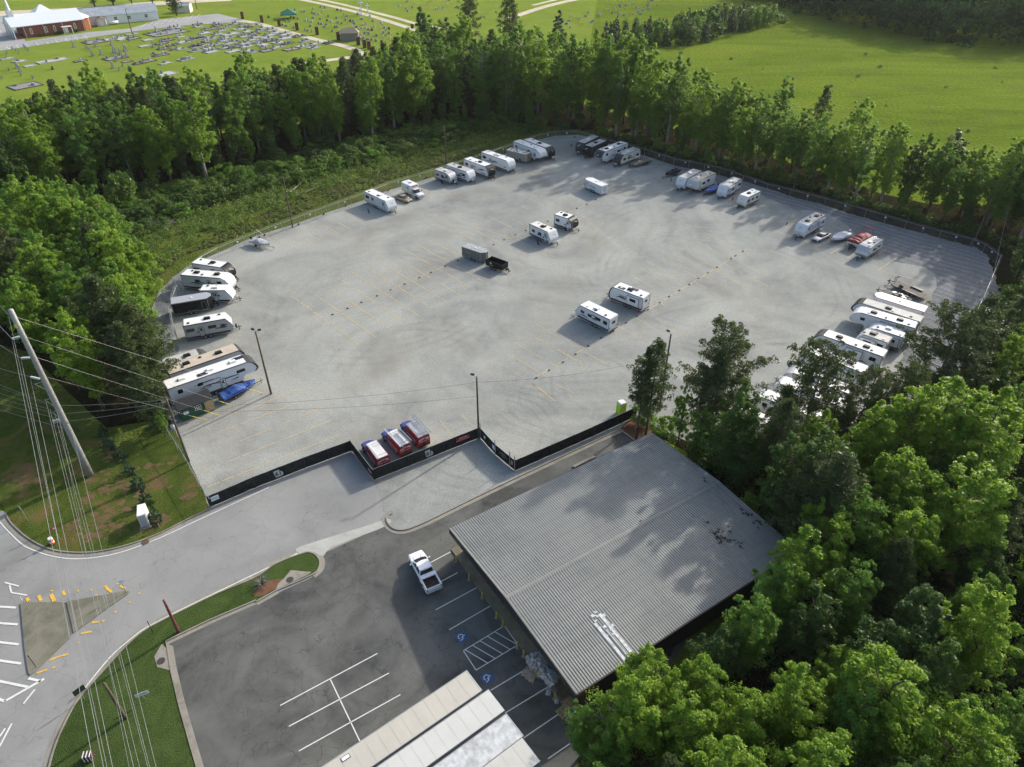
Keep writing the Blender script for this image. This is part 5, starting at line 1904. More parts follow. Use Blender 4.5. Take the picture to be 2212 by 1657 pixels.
def pallet(label, q, rz, mat, z=.2, tilt=(0, 0)):
    t = thing('pallet', label, 'pallet', G(q, z), rz)
    t.rotation_euler = (tilt[0], tilt[1], rz)
    mb = MB()
    for i in range(7):
        mb.box((-.54 + i * .18, 0, .13), (.1, 1.0, .022))
    mb.build('top_boards', mat, t)
    mb = MB()
    for y in (-.45, 0, .45):
        mb.box((0, y, .07), (1.2, .09, .09))
    mb.build('stringers', mat, t)
    mb = MB()
    for x in (-.5, 0, .5):
        mb.box((x, 0, .012), (.1, 1.0, .022))
    mb.build('bottom_boards', mat, t)


k_blupal = plain('blue_pallet_paint', (.02, .09, .26), .7, var=.2, scale=4)
k_oldpal = plain('aged_pallet_wood', (.16, .12, .075), .9, var=.2, scale=4)
pallet('pale wooden pallet leaning flat in the bay next to the blue pallet', (1215.5, 1538), .15 + BRZ, k_woodn, .2, (.12, .1))
pallet('wooden pallet lying at the building corner', (1229.5, 1519), BRZ + 1.57, k_woodn, .22)
pallet('blue painted pallet beside the last bollard', (1239, 1541), BRZ, k_blupal, .1)
pallet('dark old pallet under the fascia, nearest the plastic film', (1208, 1480), BRZ, k_oldpal, .22)
pallet('dark old pallet standing next to the building corner pallet', (1218, 1501), BRZ, k_oldpal, .22)
for q, lab, m_, r in (((1420, 1412), 'rusty drum beside the dark wall under the trees', plain('rusty_drum', (.12, .05, .035), .7), .3), ((1437, 1400), 'pale grey barrel beside the dark wall', k_galv, .33), ((1445, 1411), 'dark bin beside the grey barrel', k_dgrey, .3)):
    mb = MB()
    mb.tube([(0, 0, 0), (0, 0, .3), (0, 0, .32), (0, 0, .6), (0, 0, .62), (0, 0, .9)], [r, r, r * 1.05, r * 1.05, r, r], 14)
    tag(mb.build('drum', m_, loc=G(q, .1)), lab, 'drum')

# ------------------------------------------------------------ fences
FH = 2.0


def screened(label, pts, extras=None, h=FH, lift=.05):
    q = GL(pts)
    t = thing('screened_fence', label, 'fence', (q[0].x, q[0].y, .06))
    o = q[0]
    loc = [Vector((p.x - o.x, p.y - o.y, 0)) for p in q]
    for i in range(len(loc) - 1):
        a, b = loc[i], loc[i + 1]
        d = b - a
        n = max(1, round(d.length / 3.0))
        m = n * 4
        mb = MB()
        nn = Vector((-d.y, d.x, 0)).normalized()
        top, bot = [], []
        for k in range(m + 1):
            p = a + d * (k / m)
            wv_ = .03 * math.sin(k * 2.1) + R.uniform(-.015, .015)
            top.append((p.x + nn.x * wv_ * .3, p.y + nn.y * wv_ * .3, h - .06 + R.uniform(-.02, .01)))
            bot.append((p.x + nn.x * wv_, p.y + nn.y * wv_, lift + R.uniform(0, .03)))
        mb.add(top + bot, [(k, k + 1, k + 2 + m, k + 1 + m) for k in range(m)])
        mb.build('screen', k_screen, t)
        for k in range(n + 1 if i == len(loc) - 2 else n):
            p = a + d * (k / n)
            mb = MB()
            mb.tube([(p.x, p.y, 0), (p.x, p.y, h + .05)], .035, 6)
            mb.tube([(p.x, p.y, h), (p.x - nn.x * .2, p.y - nn.y * .2, h + .3)], .015, 4)
            mb.build('post', k_steel, t)
        mb = MB()
        mb.tube([tuple(a + Vector((0, 0, h))), tuple(b + Vector((0, 0, h)))], .025, 5)
        mb.build('top_rail', k_galv, t)
    return t, loc


def ga_sign(parent, p, nrm, s=1.0):
    """pale plate cut like a state outline, with the road number 61"""
    out = [(-.62, .55), (.12, .58), (.2, .4), (.6, -.05), (.62, -.35), (.5, -.58), (-.42, -.6), (-.55, -.1)]
    rz = math.atan2(nrm.y, nrm.x) + PI / 2
    mb = MB()
    mb.prism([(x * s, y * s) for x, y in out], -.012, .012, 'y')
    o = mb.build('route_sign', plain('pale_grey_print', (.42, .44, .43), .7, var=.1), parent, loc=p, rz=rz)
    text('lettering', '61', .95 * s, k_txt, o, (0, -.02, -.05), (PI / 2, 0, 0), 1, bold=.02)
    return o


def fmid(a, b, f, off=.05):
    d = b - a
    nn = Vector((d.y, -d.x, 0)).normalized()
    p = a + d * f
    return Vector((p.x + nn.x * off, p.y + nn.y * off, 1.0)), nn


t1, l1 = screened('black screened fence along the road with a pale 61 sign, left run', [(454, 1097), (553, 1054), (660, 1012), (760, 975)])
p, nn = fmid(l1[1], l1[2], .47)
ga_sign(t1, p, nn)
k_signw = plain('white_sign_plate', (.62, .66, .68), .5, var=.05)
d = (l1[1] - l1[0]).normalized()
p = l1[0] + d * .9 + Vector((d.y, -d.x, 0)) * .07 + Vector((0, 0, 1.25))
mb = MB()
mb.box((0, 0, 0), (1.0, .02, .75))
o = mb.build('notice_board', k_signw, t1, loc=p, rz=math.atan2(d.y, d.x))
text('lettering', 'PRIVATE\nPROPERTY', .2, plain('sign_teal', (.05, .2, .25), .5), o, (0, -.016, .0), (PI / 2, 0, 0))
t2, l2 = screened('black screened fence running from road fence down to the gate corner post', [(760, 975), (808, 1038)])
p, nn = fmid(l2[0], l2[1], .86)
mb = MB()
mb.box((0, 0, 0), (1.1, .02, .5))
o = mb.build('red_sign', k_red, t2, loc=p, rz=math.atan2((l2[1] - l2[0]).y, (l2[1] - l2[0]).x))
text('lettering', 'ANYTIME', .25, k_txw, o, (0, -.016, 0), (PI / 2, 0, 0))
t3, l3 = screened('black screened fence behind the three vans with 61 sign and red banner', [(808, 1038), (920, 993), (1034, 947)])
p, nn = fmid(l3[0], l3[2], .51)
ga_sign(t3, p, nn)
p, nn = fmid(l3[0], l3[2], .84)
mb = MB()
mb.box((0, 0, 0), (2.1, .02, .8))
o = mb.build('red_banner', k_red, t3, loc=p + Vector((0, 0, .2)), rz=math.atan2((l3[2] - l3[0]).y, (l3[2] - l3[0]).x))
text('lettering', 'ANYTIME', .3, k_txw, o, (0, -.016, .16), (PI / 2, 0, 0))
text('lettering', 'HEATING COOLING PLUMBING', .15, k_txw, o, (0, -.016, -.16), (PI / 2, 0, 0))
# sliding gate
tg, lg = screened('black screened gate with posted notices between light pole and corner', [(1036, 945), (1069, 982), (1112, 1018)], h=1.95)
for f, c_, sz in ((.18, k_signw, (.4, .5)), (.48, k_signw, (.9, .7)), (.72, k_screen, (1.6, 1.2)), (.93, plain('red_white_notice', (.5, .3, .3), .6), (.35, .7))):
    tt = f * 2
    i = 0 if tt < 1 else 1
    a, b = lg[i], lg[i + 1]
    fr = tt - i
    dd = (b - a)
    nn = Vector((dd.y, -dd.x, 0)).normalized()
    pp = a + dd * fr + nn * .07
    mb = MB()
    mb.box((0, 0, 0), (sz[0], .02, sz[1]))
    o = mb.build('notice', c_, tg, loc=(pp.x, pp.y, 1.15), rz=math.atan2(dd.y, dd.x))
    if f == .72:
        text('lettering', 'STORAGE\nENTRY BY CODE\nONLY', .24, k_galv, o, (0, -.016, 0), (PI / 2, 0, 0))
mb = MB()
for q in ((1038, 947), (1069, 984), (1100.6, 1009), (1111, 1019)):
    g = G(q) - Vector((lg[0].x, lg[0].y, 0))
    g0 = G(q) - Vector((tg.location.x, tg.location.y, 0))
    mb.tube([(g0.x, g0.y, 0), (g0.x, g0.y, 2.9)], .06, 8)
mb.build('gate_post', k_galv, tg)
t4, l4 = screened('black screened fence along the gravel strip beside the metal building', [(1112, 1018), (1190, 984), (1280, 944), (1373, 901)])
mb = MB()
mb.slab([(p.x, p.y) for p in GL([(795, 1037), (812, 1046), (822, 1041), (806, 1033)])], 0, .1)
struct(mb, 'kerb_block', m_conc)

m_link, nt, b = newmat('chain_link_fabric')
tr = nt.nodes.new('ShaderNodeBsdfTransparent')
mx = nt.nodes.new('ShaderNodeMixShader')
mx.inputs[0].default_value = .13
nt.links.new(tr.outputs[0], mx.inputs[1])
nt.links.new(b.outputs[0], mx.inputs[2])
nt.links.new(mx.outputs[0], nt.nodes['Material Output'].inputs[0])
b.inputs['Base Color'].default_value = (.25, .26, .26, 1)
b.inputs['Metallic'].default_value = .3


def chain(label, tops, h=2.1, gz=0.06, plates=None, step=3.4):
    q = [P(a, b, h + gz) for a, b in tops]
    q = [Vector((p.x, p.y, 0)) for p in q]
    t = thing('chain_link_fence', label, 'fence', (q[0].x, q[0].y, gz))
    o = q[0]
    loc = [p - o for p in q]
    mbr, mbf, mbw = MB(), MB(), MB()
    for i in range(len(loc) - 1):
        a, b = loc[i], loc[i + 1]
        d = b - a
        n = max(1, round(d.length / step))
        nn = Vector((-d.y, d.x, 0)).normalized()
        mbr.tube([tuple(a + Vector((0, 0, h))), tuple(b + Vector((0, 0, h)))], .032, 5)
        mbf.add([tuple(a + Vector((0, 0, .03))), tuple(b + Vector((0, 0, .03))), tuple(b + Vector((0, 0, h))), tuple(a + Vector((0, 0, h)))], [(0, 1, 2, 3)])
        for k in range(3):
            mbw.tube([tuple(a + nn * (.08 + .08 * k) + Vector((0, 0, h + .1 + .1 * k))), tuple(b + nn * (.08 + .08 * k) + Vector((0, 0, h + .1 + .1 * k)))], .008, 3)
        for k in range(n):
            p = a + d * (k / n)
            mb = MB()
            mb.tube([(p.x, p.y, 0), (p.x, p.y, h + .04)], .035, 5)
            mb.tube([(p.x, p.y, h), (p.x + nn.x * .27, p.y + nn.y * .27, h + .33)], .015, 4)
            mb.build('post', k_galv, t)
    mbr.build('top_rail', k_galv, t)
    mbf.build('wire_mesh', m_link, t)
    mbw.build('barbed_wire', k_galv, t)
    return t, q


chain('chain-link fence along grass verge left of the lot entrance', [(343, 885), (362, 930), (392, 976), (422, 1030), (452, 1078)], h=1.9)
chain('chain-link fence at the left bend of the lot behind the parked trailers', [(304, 765), (343, 757), (380, 731)])
chain('chain-link fence curving around the left end of the lot', [(380, 731), (368, 674), (372, 640), (390, 594), (435, 554), (468, 536)])
tA, qA = chain('chain-link fence along the back-left row, in front of the grassy bank', [(468, 536), (553, 502), (633, 473), (703, 447), (783, 419.5), (835, 398), (930, 370), (1028, 339), (1105, 312.8), (1165, 291.5), (1200, 285), (1248, 284)])
tB, qB = chain('chain-link fence with barbed wire along the right-hand woods', [(1248, 284), (1276, 291.5), (1318, 304), (1393, 323), (1456, 343), (1556, 363), (1658, 398), (1708, 410), (1783, 429.5), (1871, 453), (1958, 479.5), (2033, 499.6), (2101, 517), (2128, 528), (2161, 553)], step=4)
chain('chain-link fence descending into the woods at the far right corner', [(2161, 553), (2142, 600), (2125, 640), (2105, 680), (2085, 735)])
# small white plates hung on the fence
pl = None
for (qs, lab, n0, grp) in ((qB, 'small white plate hung on the fence by the right-hand woods', 2, 'white plates on the right fence'), (qA, 'small white plate hung on the fence by the grassy bank', 0, 'white plates on the back-left fence')):
    for i in range(n0, len(qs) - 1):
        a, b = qs[i], qs[i + 1]
        d = b - a
        n = max(1, round(d.length / 8))
        for k in range(n):
            p = a + d * ((k + .5) / n) + Vector((d.y, -d.x, 0)).normalized() * .06
            p.z = 1.75
            if pl is None:
                mb = MB()
                mb.box((0, 0, 0), (.42, .03, .3))
                pl = mb.build('fence_plate', k_signw, loc=p, rz=math.atan2(d.y, d.x))
                tag(pl, lab, 'plate', grp)
            else:
                o = pl.copy()
                COL.objects.link(o)
                o.location = p
                o.rotation_euler = (0, 0, math.atan2(d.y, d.x))
                tag(o, lab, 'plate', grp)

# hoop markers between bays, drain stubs
hp = None
HM = [M(2, 2, *p) for p in ((660, 1063), (790, 1010), (912, 958), (1045, 902), (1163, 850), (1283, 800), (1410, 744), (1510, 700), (1633, 646), (1743, 597), (2050, 460), (2143, 418))]
HM2 = [M(3, 2, *p) for p in ((30, 375), (120, 338), (310, 256), (475, 180), (560, 147), (645, 110), (725, 72))]
HM3 = [M(3, 2, *p) for p in ((210, 1610), (320, 1545), (440, 1475), (550, 1405), (660, 1335), (770, 1265), (875, 1205), (985, 1135), (1080, 1078), (1175, 1020), (1275, 960), (1355, 908), (1445, 855), (1530, 803), (1610, 752), (1692, 702), (1770, 654), (1890, 580), (1930, 556), (1993, 516))]
for qs, lab, grp in ((HM, 'small black hoop marker on the centre line of the left bays', 'hoop markers of the left bays'), (HM2, 'small black hoop marker on the bay line behind the lone trailers', 'hoop markers behind the lone trailers'),
                     (HM3, 'small black hoop marker on the centre line of the right bays', 'hoop markers of the right bays')):
    for q in qs:
        if hp is None:
            mb = MB()
            mb.tube([(-.3, 0, 0), (-.28, .02, .35), (-.1, 0, .5), (.12, 0, .48), (.3, 0, .3), (.34, .03, 0)], .055, 6)
            mb.box((-.28, 0, .2), (.2, .12, .35))
            mb.box((.1, .1, .06), (.7, .35, .1))
            hp = mb.build('hoop_marker', k_steel, loc=G(q, .06), rz=.5)
            hp.scale = (.55, .55, .55)
            tag(hp, lab, 'marker', grp)
        else:
            o = hp.copy()
            COL.objects.link(o)
            o.location = G(q, .06)
            o.rotation_euler = (0, 0, .5 + R.uniform(-.2, .2))
            tag(o, lab, 'marker', grp)
mb = MB()
mb.tube([(0, 0, .1), (.1, -.35, .12)], [.2, .2], 10)
ds = mb.build('drain_stub', k_black, loc=G(M(2, 2, 30, 390), .1))
tag(ds, 'short black drain pipe end poking from the gravel by the back-left fence', 'pipe', 'drain pipe ends')
for q in (M(2, 2, 75, 372), M(2, 2, 368, 280), M(2, 2, 585, 193), M(2, 2, 775, 120), M(2, 1, 1470, 1535), M(2, 1, 1140, 1645), M(3, 1, 538, 1185)):
    o = ds.copy()
    COL.objects.link(o)
    o.location = G(q, .1)

# ------------------------------------------------------------ poles, wires and street furniture


def lampheads(t, z, n=2, ang=0.0):
    for i in range(n):
        a = ang + (i * 2.2)
        mb = MB()
        mb.tube([(0, 0, z - .1), (math.cos(a) * .45, math.sin(a) * .45, z + .15)], .03, 5)
        o = mb.build('lamp_arm', k_galv, t)
        mb = MB()
        mb.box((math.cos(a) * .6, math.sin(a) * .6, z + .2), (.5, .32, .2), a)
        mb.build('lamp_head', k_black, o, bev=.03)


def pole(label, base, topy, lean=(0, 0), r=.15, mat=None, lamps=2, ang=0.0, name='light_pole', cat='light pole', h=None):
    h = h or hz(base, topy)
    t = thing(name, label, cat, G(base, .05))
    mb = MB()
    n = 6
    mb.tube([(lean[0] * k / n, lean[1] * k / n, h * k / n) for k in range(n + 1)], [r * (1.12 - .4 * k / n) for k in range(n + 1)], 10)
    mb.build('shaft', mat or k_wood, t, smooth=True)
    if lamps:
        lampheads(t, h + .05, lamps, ang)
    return t, h


pole('dark wooden light pole beside the blue covered boat', (585.6, 851), 717, lamps=2, ang=.3)
pole('dark wooden light pole at the gate, tallest in the middle foreground', (1034, 947.5), 814, lamps=1, ang=2.8)
pole('light pole on the back-left fence line near the log pile', (632, 491), 385, lamps=2, ang=1.0)
pole('light pole behind the silver and grey trailer', (963.5, 357), 275, lamps=2, ang=1.2)
pole('grey utility pole inside the woods at the right fence', (1712, 411), 324, lamps=0, name='utility_pole', cat='utility pole')
pole('light pole hidden among the pines with only its lamp showing', (1424, 880), 722, lamps=1, ang=2.2)
pole('wooden pole inside the woods at the far right corner', (2100, 530), 430, lamps=0, name='utility_pole', cat='utility pole', r=.16)
tp, hp_ = pole('slim wooden utility pole carrying a grey transformer beside green shed', (408, 997), 857, lamps=0, name='utility_pole', cat='utility pole', r=.16)
mb = MB()
mb.tube([(0, 0, -.5), (0, 0, -.45), (0, 0, .45), (0, 0, .5)], [.2, .28, .28, .2], 12)
mb.build('transformer', k_galv, tp, loc=(-.3, -.3, hp_ * .56), smooth=True)
mb = MB()
mb.tube([(-.7, .2, hp_ * .66), (.5, -.2, hp_ * .66)], .04, 5)
mb.tube([(0, 0, hp_ - .3), (-.9, .3, hp_ - .2)], .03, 5)
mb.build('bracket', k_galv, tp)

# tall transmission pole
pb = (196, 1027)
tp, ph = pole('tall grey concrete transmission pole with insulator strings, leaning over the verge', pb, 671, lamps=0, r=.40, mat=k_cpole, name='transmission_pole', cat='utility pole', h=26.2)
o = G(pb)
mb = MB()
rr = random.Random(1)
for i in range(34):
    z = 1.5 + i * .72
    mb.tube([(-.42 * (1 - .3 * i / 34), 0, z), (-.62 * (1 - .2 * i / 34), 0, z + .03)], .02, 4)
    mb.tube([(.42 * (1 - .3 * i / 34), 0, z + .3), (.62 * (1 - .2 * i / 34), 0, z + .33)], .02, 4)
for i in range(12):
    mb.tube([(0, 0, 1 + i * 1.2), (0, 0, 1.05 + i * 1.2)], .46 - .008 * i, 12)
mb.build('climbing_steps', k_galv, tp)
k_ins = plain('pale_green_glass_insulator', (.40, .46, .44), .2, var=.05)
ATT = []
for (px, py, ix, iy, z) in ((47.5, 713, 26, 732, 22.6), (68, 754, 45, 773.6, 19.6), (86, 797, 65, 813.6, 16.4)):
    a = Vector((-.3, -.15, z))
    b = P(ix, iy, z - .5) - Vector((o.x, o.y, .05))
    d = (b - a)
    if d.length > 3.2:
        b = a + d.normalized() * 3.0
        d = b - a
    mb = MB()
    m = 22
    pts, rs = [], []
    for k in range(m + 1):
        pts.append(tuple(a + d * (.12 + .8 * k / m)))
        rs.append(.16 if k % 2 else .05)
    mb.tube(pts, rs, 8)
    mb.tube([tuple(a), tuple(a + d * .14)], .03, 5)
    mb.tube([tuple(a + d * .9), tuple(b)], .03, 5)
    mb.build('insulator_string', k_ins, tp)
    ATT.append(b + Vector((o.x, o.y, .05)))
for z, dd in ((15.2, (-1.9, .5)), (12.6, (-1.7, .6)), (10.6, (-1.5, .6))):
    mb = MB()
    mb.tube([(-.3, 0, z + .7), (dd[0], dd[1], z)], .04, 5)
    mb.tube([(-.3, 0, z - .6), (dd[0], dd[1], z)], .03, 5)
    mb.build('standoff_bracket', k_galv, tp)
mb = MB()
for i in range(3):
    mb.box((-.6 - .25 * i, .3 - .3 * i, 9.6 + .1 * i), (.3, .3, .45), .4)
mb.tube([(-1.5, .6, 9.3), (.7, -.3, 9.5)], .07, 5)
mb.build('switchgear', k_galv, tp, bev=.03)
mb = MB()
mb.box((-.05, -.3, 24.2), (.28, .05, .5))
mb.build('yellow_plate', k_ylw, tp)
k_wire = plain('weathered_aluminium_wire', (.25, .25, .245), .5, .3, var=.1)
k_wired = plain('dark_service_cable', (.06, .06, .06), .6, var=.1)


def wire(label, a, b, sag=.8, r=.022, mat=None, n=18, name='power_line', cat='power line', extra=0.0, group=None):
    a, b = Vector(a), Vector(b)
    d = b - a
    pts = []
    for i in range(n + 1):
        u = i / n * (1 + extra)
        p = a + d * u
        p.z -= 4 * sag * u * (1 - u) if u <= 1 else 0
        pts.append(tuple(p))
    mb = MB()
    mb.tube(pts, r, 5)
    return tag(mb.build(name, mat or k_wire), label, cat, group)


# conductors crossing the lower-left corner towards the next pole in front of the photo
for i, (att, e0, nm) in enumerate(zip(ATT, ((199, 1657), (220, 1657), (240, 1657)), ('upper', 'middle', 'lower'))):
    end = P(e0[0], e0[1], att.z - 1.2)
    wire('thick pale conductor hanging from the %s insulator string towards the bottom edge' % nm, att, att + (end - att) * 1.5, .5, .022)
    far = P(-60, (640, 706, 778)[i], att.z + .6)
    wire('thick pale conductor running left out of the picture from the %s insulator string' % nm, att, far, .1, .022)
top = Vector((o.x - .5, o.y, 25.6))
end = P(228, 1657, 24.4)
wire('thin static wire from the very top of the transmission pole to the bottom edge', top, top + (end - top) * 1.5, .4, .014)
wire('thin static wire leaving the pole top towards the left edge', top, P(-60, 600, 26), .1, .02)
for i, (st, e0, z, r) in enumerate((((100, 870), (287, 1657), 15.0, .03), ((108, 885), (300, 1657), 14.2, .026), ((118, 893), (318, 1657), 13.2, .026), ((128, 905), (322, 1657), 12.6, .03), ((155, 930), (336, 1657), 9.5, .035), ((122, 880), (270, 1620), 12.0, .02))):
    a = P(st[0], st[1], z)
    end = P(e0[0], e0[1], z - .6)
    nm = ('first', 'second', 'third', 'fourth', 'fifth', 'sixth')[i]
    wire('%s grey distribution cable from the left in the bundle left of the pole base' % nm, a, a + (end - a) * 1.4, .3, r * .6)
    far = P(-80, (800, 822, 838, 850, 862, 810)[i], z + .3)
    wire('%s distribution cable from the top running to the left edge' % nm, a, far, .05, r * .55)
# guy wires with yellow guards
for i, ((ax_, ay_), z, an, nm) in enumerate((((41, 677), 25.2, (568, 849.6), 'highest'), ((56, 712), 22.5, (504, 876.8), 'second highest'), ((80, 753.5), 19.6, (472, 897), 'third highest'), ((97, 793), 16.7, (447.8, 908), 'lowest long'))):
    a = Vector((o.x + .3, o.y, z))
    b = G(an, .06)
    t = thing('guy_wire', nm + ' guy wire from the transmission pole to a yellow guard in the gravel', 'guy wire', a)
    mb = MB()
    mb.tube([(0, 0, 0), tuple(b - a)], .014, 4)
    mb.build('strand', k_wire, t)
    mb = MB()
    mb.tube([tuple((b - a)), tuple((b - a) * (1 - 2.6 / (b - a).length))], .045, 5)
    mb.build('guard', k_yellow, t)
wp = G((408, 997))
for z1, z2, nm in ((12.2, 11.0, 'upper'), (10.9, 10.6, 'middle'), (9.6, 10.2, 'lower')):
    wire('%s cable slung from the transmission pole to the transformer pole' % nm, (o.x + .4, o.y, z1), (wp.x, wp.y, z2), .25, .02)
g1, g2, g3 = G((585.6, 851)), G((1034, 947.5)), G((1424, 880))
wire('thin dark cable crossing the lot from transformer pole to gate pole, lower one', (wp.x, wp.y, 9.0), (g2.x, g2.y, 7.8), .8, .014, k_wired)
wire('thin dark cable crossing the lot to the top of the gate pole', (wp.x, wp.y, 9.8), (g2.x, g2.y, 10.2), .9, .014, k_wired)
wire('thin dark cable from the gate pole to the pole among the pines', (g2.x, g2.y, 10.2), (g3.x, g3.y, 9.5), .9, .014, k_wired)
wire('thin cable between the two back-left light poles', tuple(G((632, 491), 10.5)), tuple(G((963.5, 357), 9.2)), .9, .014, k_wired)
q5 = G((1712, 411))
q6 = G((2100, 530))
wire('cable strung between the poles behind the right-hand fence', (q5.x, q5.y, 9.5), (q6.x, q6.y, 10.5), .8, .02, k_wired)
tb = P(2183, 425, 9)
wire('pale cable dropping from the treetops to the right fence corner', tb, G((2141, 610), .2), .1, .03)

# street furniture of the lower-left corner
t = thing('electrical_cabinet', 'tall white electrical cabinet on a concrete pad beside the small evergreens', 'cabinet', G((315, 1127), .13), 1.95)
mb = MB()
mb.box((0, 0, .05), (2.6, 1.3, .1))
mb.build('pad', m_conc, t)
mb = MB()
mb.box((.1, 0, 1.1), (2.1, .95, 2.0))
mb.build('case', k_roofw, t, bev=.03)
mb = MB()
mb.box((-.98, 0, 1.1), (.04, .8, 1.8))
mb.build('door', k_silver, t)
mb = MB()
mb.box((.2, -.6, .8), (.7, .25, .9))
mb.build('meter_box', k_cream, t)


def signpost(label, q, h, sh, sz, face, rz, cat='sign', txt=None, name='street_sign', postmat=None, tz=0, border=None):
    t = thing(name, label, cat, G(q, .12), rz)
    mb = MB()
    mb.tube([(0, .03, 0), (0, .03, h)], .035, 6)
    mb.build('post', postmat or k_galv, t)
    mb = MB()
    if sh == 'tri':
        mb.prism([(-sz, h), (sz, h), (0, h - sz * 1.7)], -.02, -.005)
    elif sh == 'dia':
        mb.prism([(-sz, h - sz), (0, h), (sz, h - sz), (0, h - 2 * sz)], -.02, -.005)
    else:
        mb.box((0, -.012, h - sz[1] / 2), (sz[0], .015, sz[1]))
    mb.build('panel', face, t)
    if sh == 'tri':
        mb = MB()
        mb.prism([(-sz * .45, h - sz * .28), (sz * .45, h - sz * .28), (0, h - sz * 1.05)], -.028, -.022)
        mb.build('inner_triangle', k_roofw, t)
    if txt:
        text('lettering', txt, sz[1] * .3, k_txt, t, (0, -.03, h - sz[1] / 2), (PI / 2, 0, 0))
    return t


signpost('red and white yield sign standing behind the orange barrel', (130, 1165.6), 2.3, 'tri', .45, plain('yield_red', (.5, .02, .03), .4), .5, txt=None)
signpost('grey back of a rectangular sign at the left edge of the verge', (60, 1125.6), 2.6, 'r', (.9, .75), k_silver, -.6)
signpost('small sign on thin post at the tip of the traffic island', (272.7, 1279.5), 2.2, 'r', (.45, .6), k_signw, .5)
signpost('small sign on thin post at the upper left of the traffic island', (61, 1314.6), 2.1, 'r', (.3, .45), k_signw, -1.0)
signpost('bare thin post at the lower left of the traffic island', (78, 1442), 2.2, 'r', (.08, .3), k_steel, .3, cat='post', name='thin_post', postmat=k_steel)
signpost('bare thin steel post on the grass strip near the rusty red column', (330, 1366), 2.0, 'r', (.08, .3), k_steel, .3, cat='post', name='thin_post', postmat=k_steel)
signpost('white rectangular yard sign on the grass strip under the wires', (314, 1512), 1.4, 'r', (1.25, .5), k_signw, .45, name='yard_sign', txt='FOR LEASE')
signpost('dark green sign at the kerb by the storm inlet', (183, 1510), 2.0, 'r', (1.1, .8), plain('dark_green_sign', (.02, .04, .03), .5), .9, name='street_sign')
pole('reddish rusty steel column standing on the grass strip', (386, 1366), 1296, r=.17, mat=plain('rusty_red_steel', (.16, .045, .045), .6, var=.2, scale=3), lamps=0, name='steel_column', cat='column')
pole('short thick mossy wooden post under the wires on the grass strip', (271.5, 1552), 1476, r=.17, mat=k_wood, lamps=0, name='wooden_post', cat='post')
t = thing('traffic_barrel', 'orange and white striped traffic barrel at the kerb', 'barrel', G((114, 1174), .13))
for i in range(4):
    mb = MB()
    z0 = .08 + .23 * i
    mb.tube([(0, 0, z0), (0, 0, z0 + .225)], [.30 - .012 * i, .295 - .012 * i], 14)
    mb.build('band', plain('safety_orange', (.65, .10, .03), .5, var=.08) if i % 2 == 0 else k_roofw, t)
mb = MB()
mb.tube([(0, 0, 0), (0, 0, .08)], .4, 14)
mb.build('rubber_base', k_rub, t)
t = thing('mailbox', 'small black mailbox on a wooden post at the kerb', 'mailbox', G((345, 1140), .13), .5)
mb = MB()
mb.box((0, 0, .5), (.1, .1, 1.0))
mb.build('post', k_woodn, t)
mb = MB()
mb.box((0, 0, 1.1), (.5, .22, .22))
mb.build('box', k_dgrey, t, bev=.06)
t = thing('utility_box', 'brown utility box with white straps near the bottom edge', 'utility box', G((193, 1638), .14), .2)
mb = MB()
mb.box((0, 0, .4), (.9, .6, .8))
mb.build('case', plain('brown_box', (.06, .035, .03), .6), t)
mb = MB()
for x in (-.3, 0, .3):
    mb.box((x, 0, .41), (.08, .63, .83))
mb.build('strap', k_roofw, t)
for q, lab in ((M(1, 4, 1390, 742), 'round manhole cover in the concrete pad at the parking corner'), (M(2, 4, 293, 40), 'round manhole cover in the pad at the end of the grass strip')):
    mb = MB()
    mb.tube([(0, 0, 0), (0, 0, .02)], .42, 20)
    tag(mb.build('manhole_cover', plain('cast_iron', (.05, .045, .04), .7, var=.2, scale=5), loc=G(q, .155)), lab, 'manhole cover')

# porta toilet
t = thing('portable_toilet', 'lime green portable toilet with white roof behind the screened fence', 'portable toilet', G((1340, 893), .06), .5)
mb = MB()
mb.box((0, 0, 1.05), (1.1, 1.1, 2.1))
mb.build('cabin', k_lime, t, bev=.04)
mb = MB()
mb.box((0, 0, 2.2), (1.15, 1.15, .2), taper=.8)
mb.tube([(.3, .3, 2.2), (.3, .3, 2.5)], .05, 6)
mb.build('roof', k_roofw, t, bev=.05)
mb = MB()
mb.box((0, -.56, 1.05), (.75, .03, 1.8))
mb.build('door', plain('lime_door', (.46, .62, .06), .5), t)

# green shed
h = 2.6
sa, sb = P(386, 893.5, h + .0), P(455, 866, h)
c0 = P(395.5, 915) - Vector((0, 0, 0))
d = (P(465, 886.5) - P(396, 913))
L = d.length
rz = math.atan2(d.y, d.x)
mid = P(396, 913) + d / 2
nrm = Vector((-d.y, d.x, 0)).normalized()
mid = mid + nrm * 1.35
t = thing('garden_shed', 'dark green wooden shed with grey shingle roof and open plywood door', 'shed', (mid.x, mid.y, .06), rz)
mb = MB()
mb.box((0, 0, 1.2), (L, 2.5, 2.3))
mb.prism([(-1.25, 2.35), (1.25, 2.35), (0, 3.0)], -L / 2, L / 2, 'x')
mb.build('wall', plain('dark_green_siding', (.015, .075, .035), .6, var=.1), t)
mb = MB()
for s in (-1, 1):
    x0, x1 = -L / 2 - .2, L / 2 + .2
    mb.add([(x0, s * 1.5, 2.28), (x1, s * 1.5, 2.28), (x1, 0, 3.08), (x0, 0, 3.08), (x0, s * 1.5, 2.2), (x1, s * 1.5, 2.2), (x1, 0, 3.0), (x0, 0, 3.0)], [(0, 1, 2, 3), (7, 6, 5, 4), (0, 4, 5, 1), (1, 5, 6, 2), (0, 3, 7, 4)])
mb.build('roof', plain('charcoal_shingles', (.05, .052, .055), 1.0, var=.2, scale=5, spec=0), t)
mb = MB()
mb.box((0, 0, 0), (.9, .06, .8))
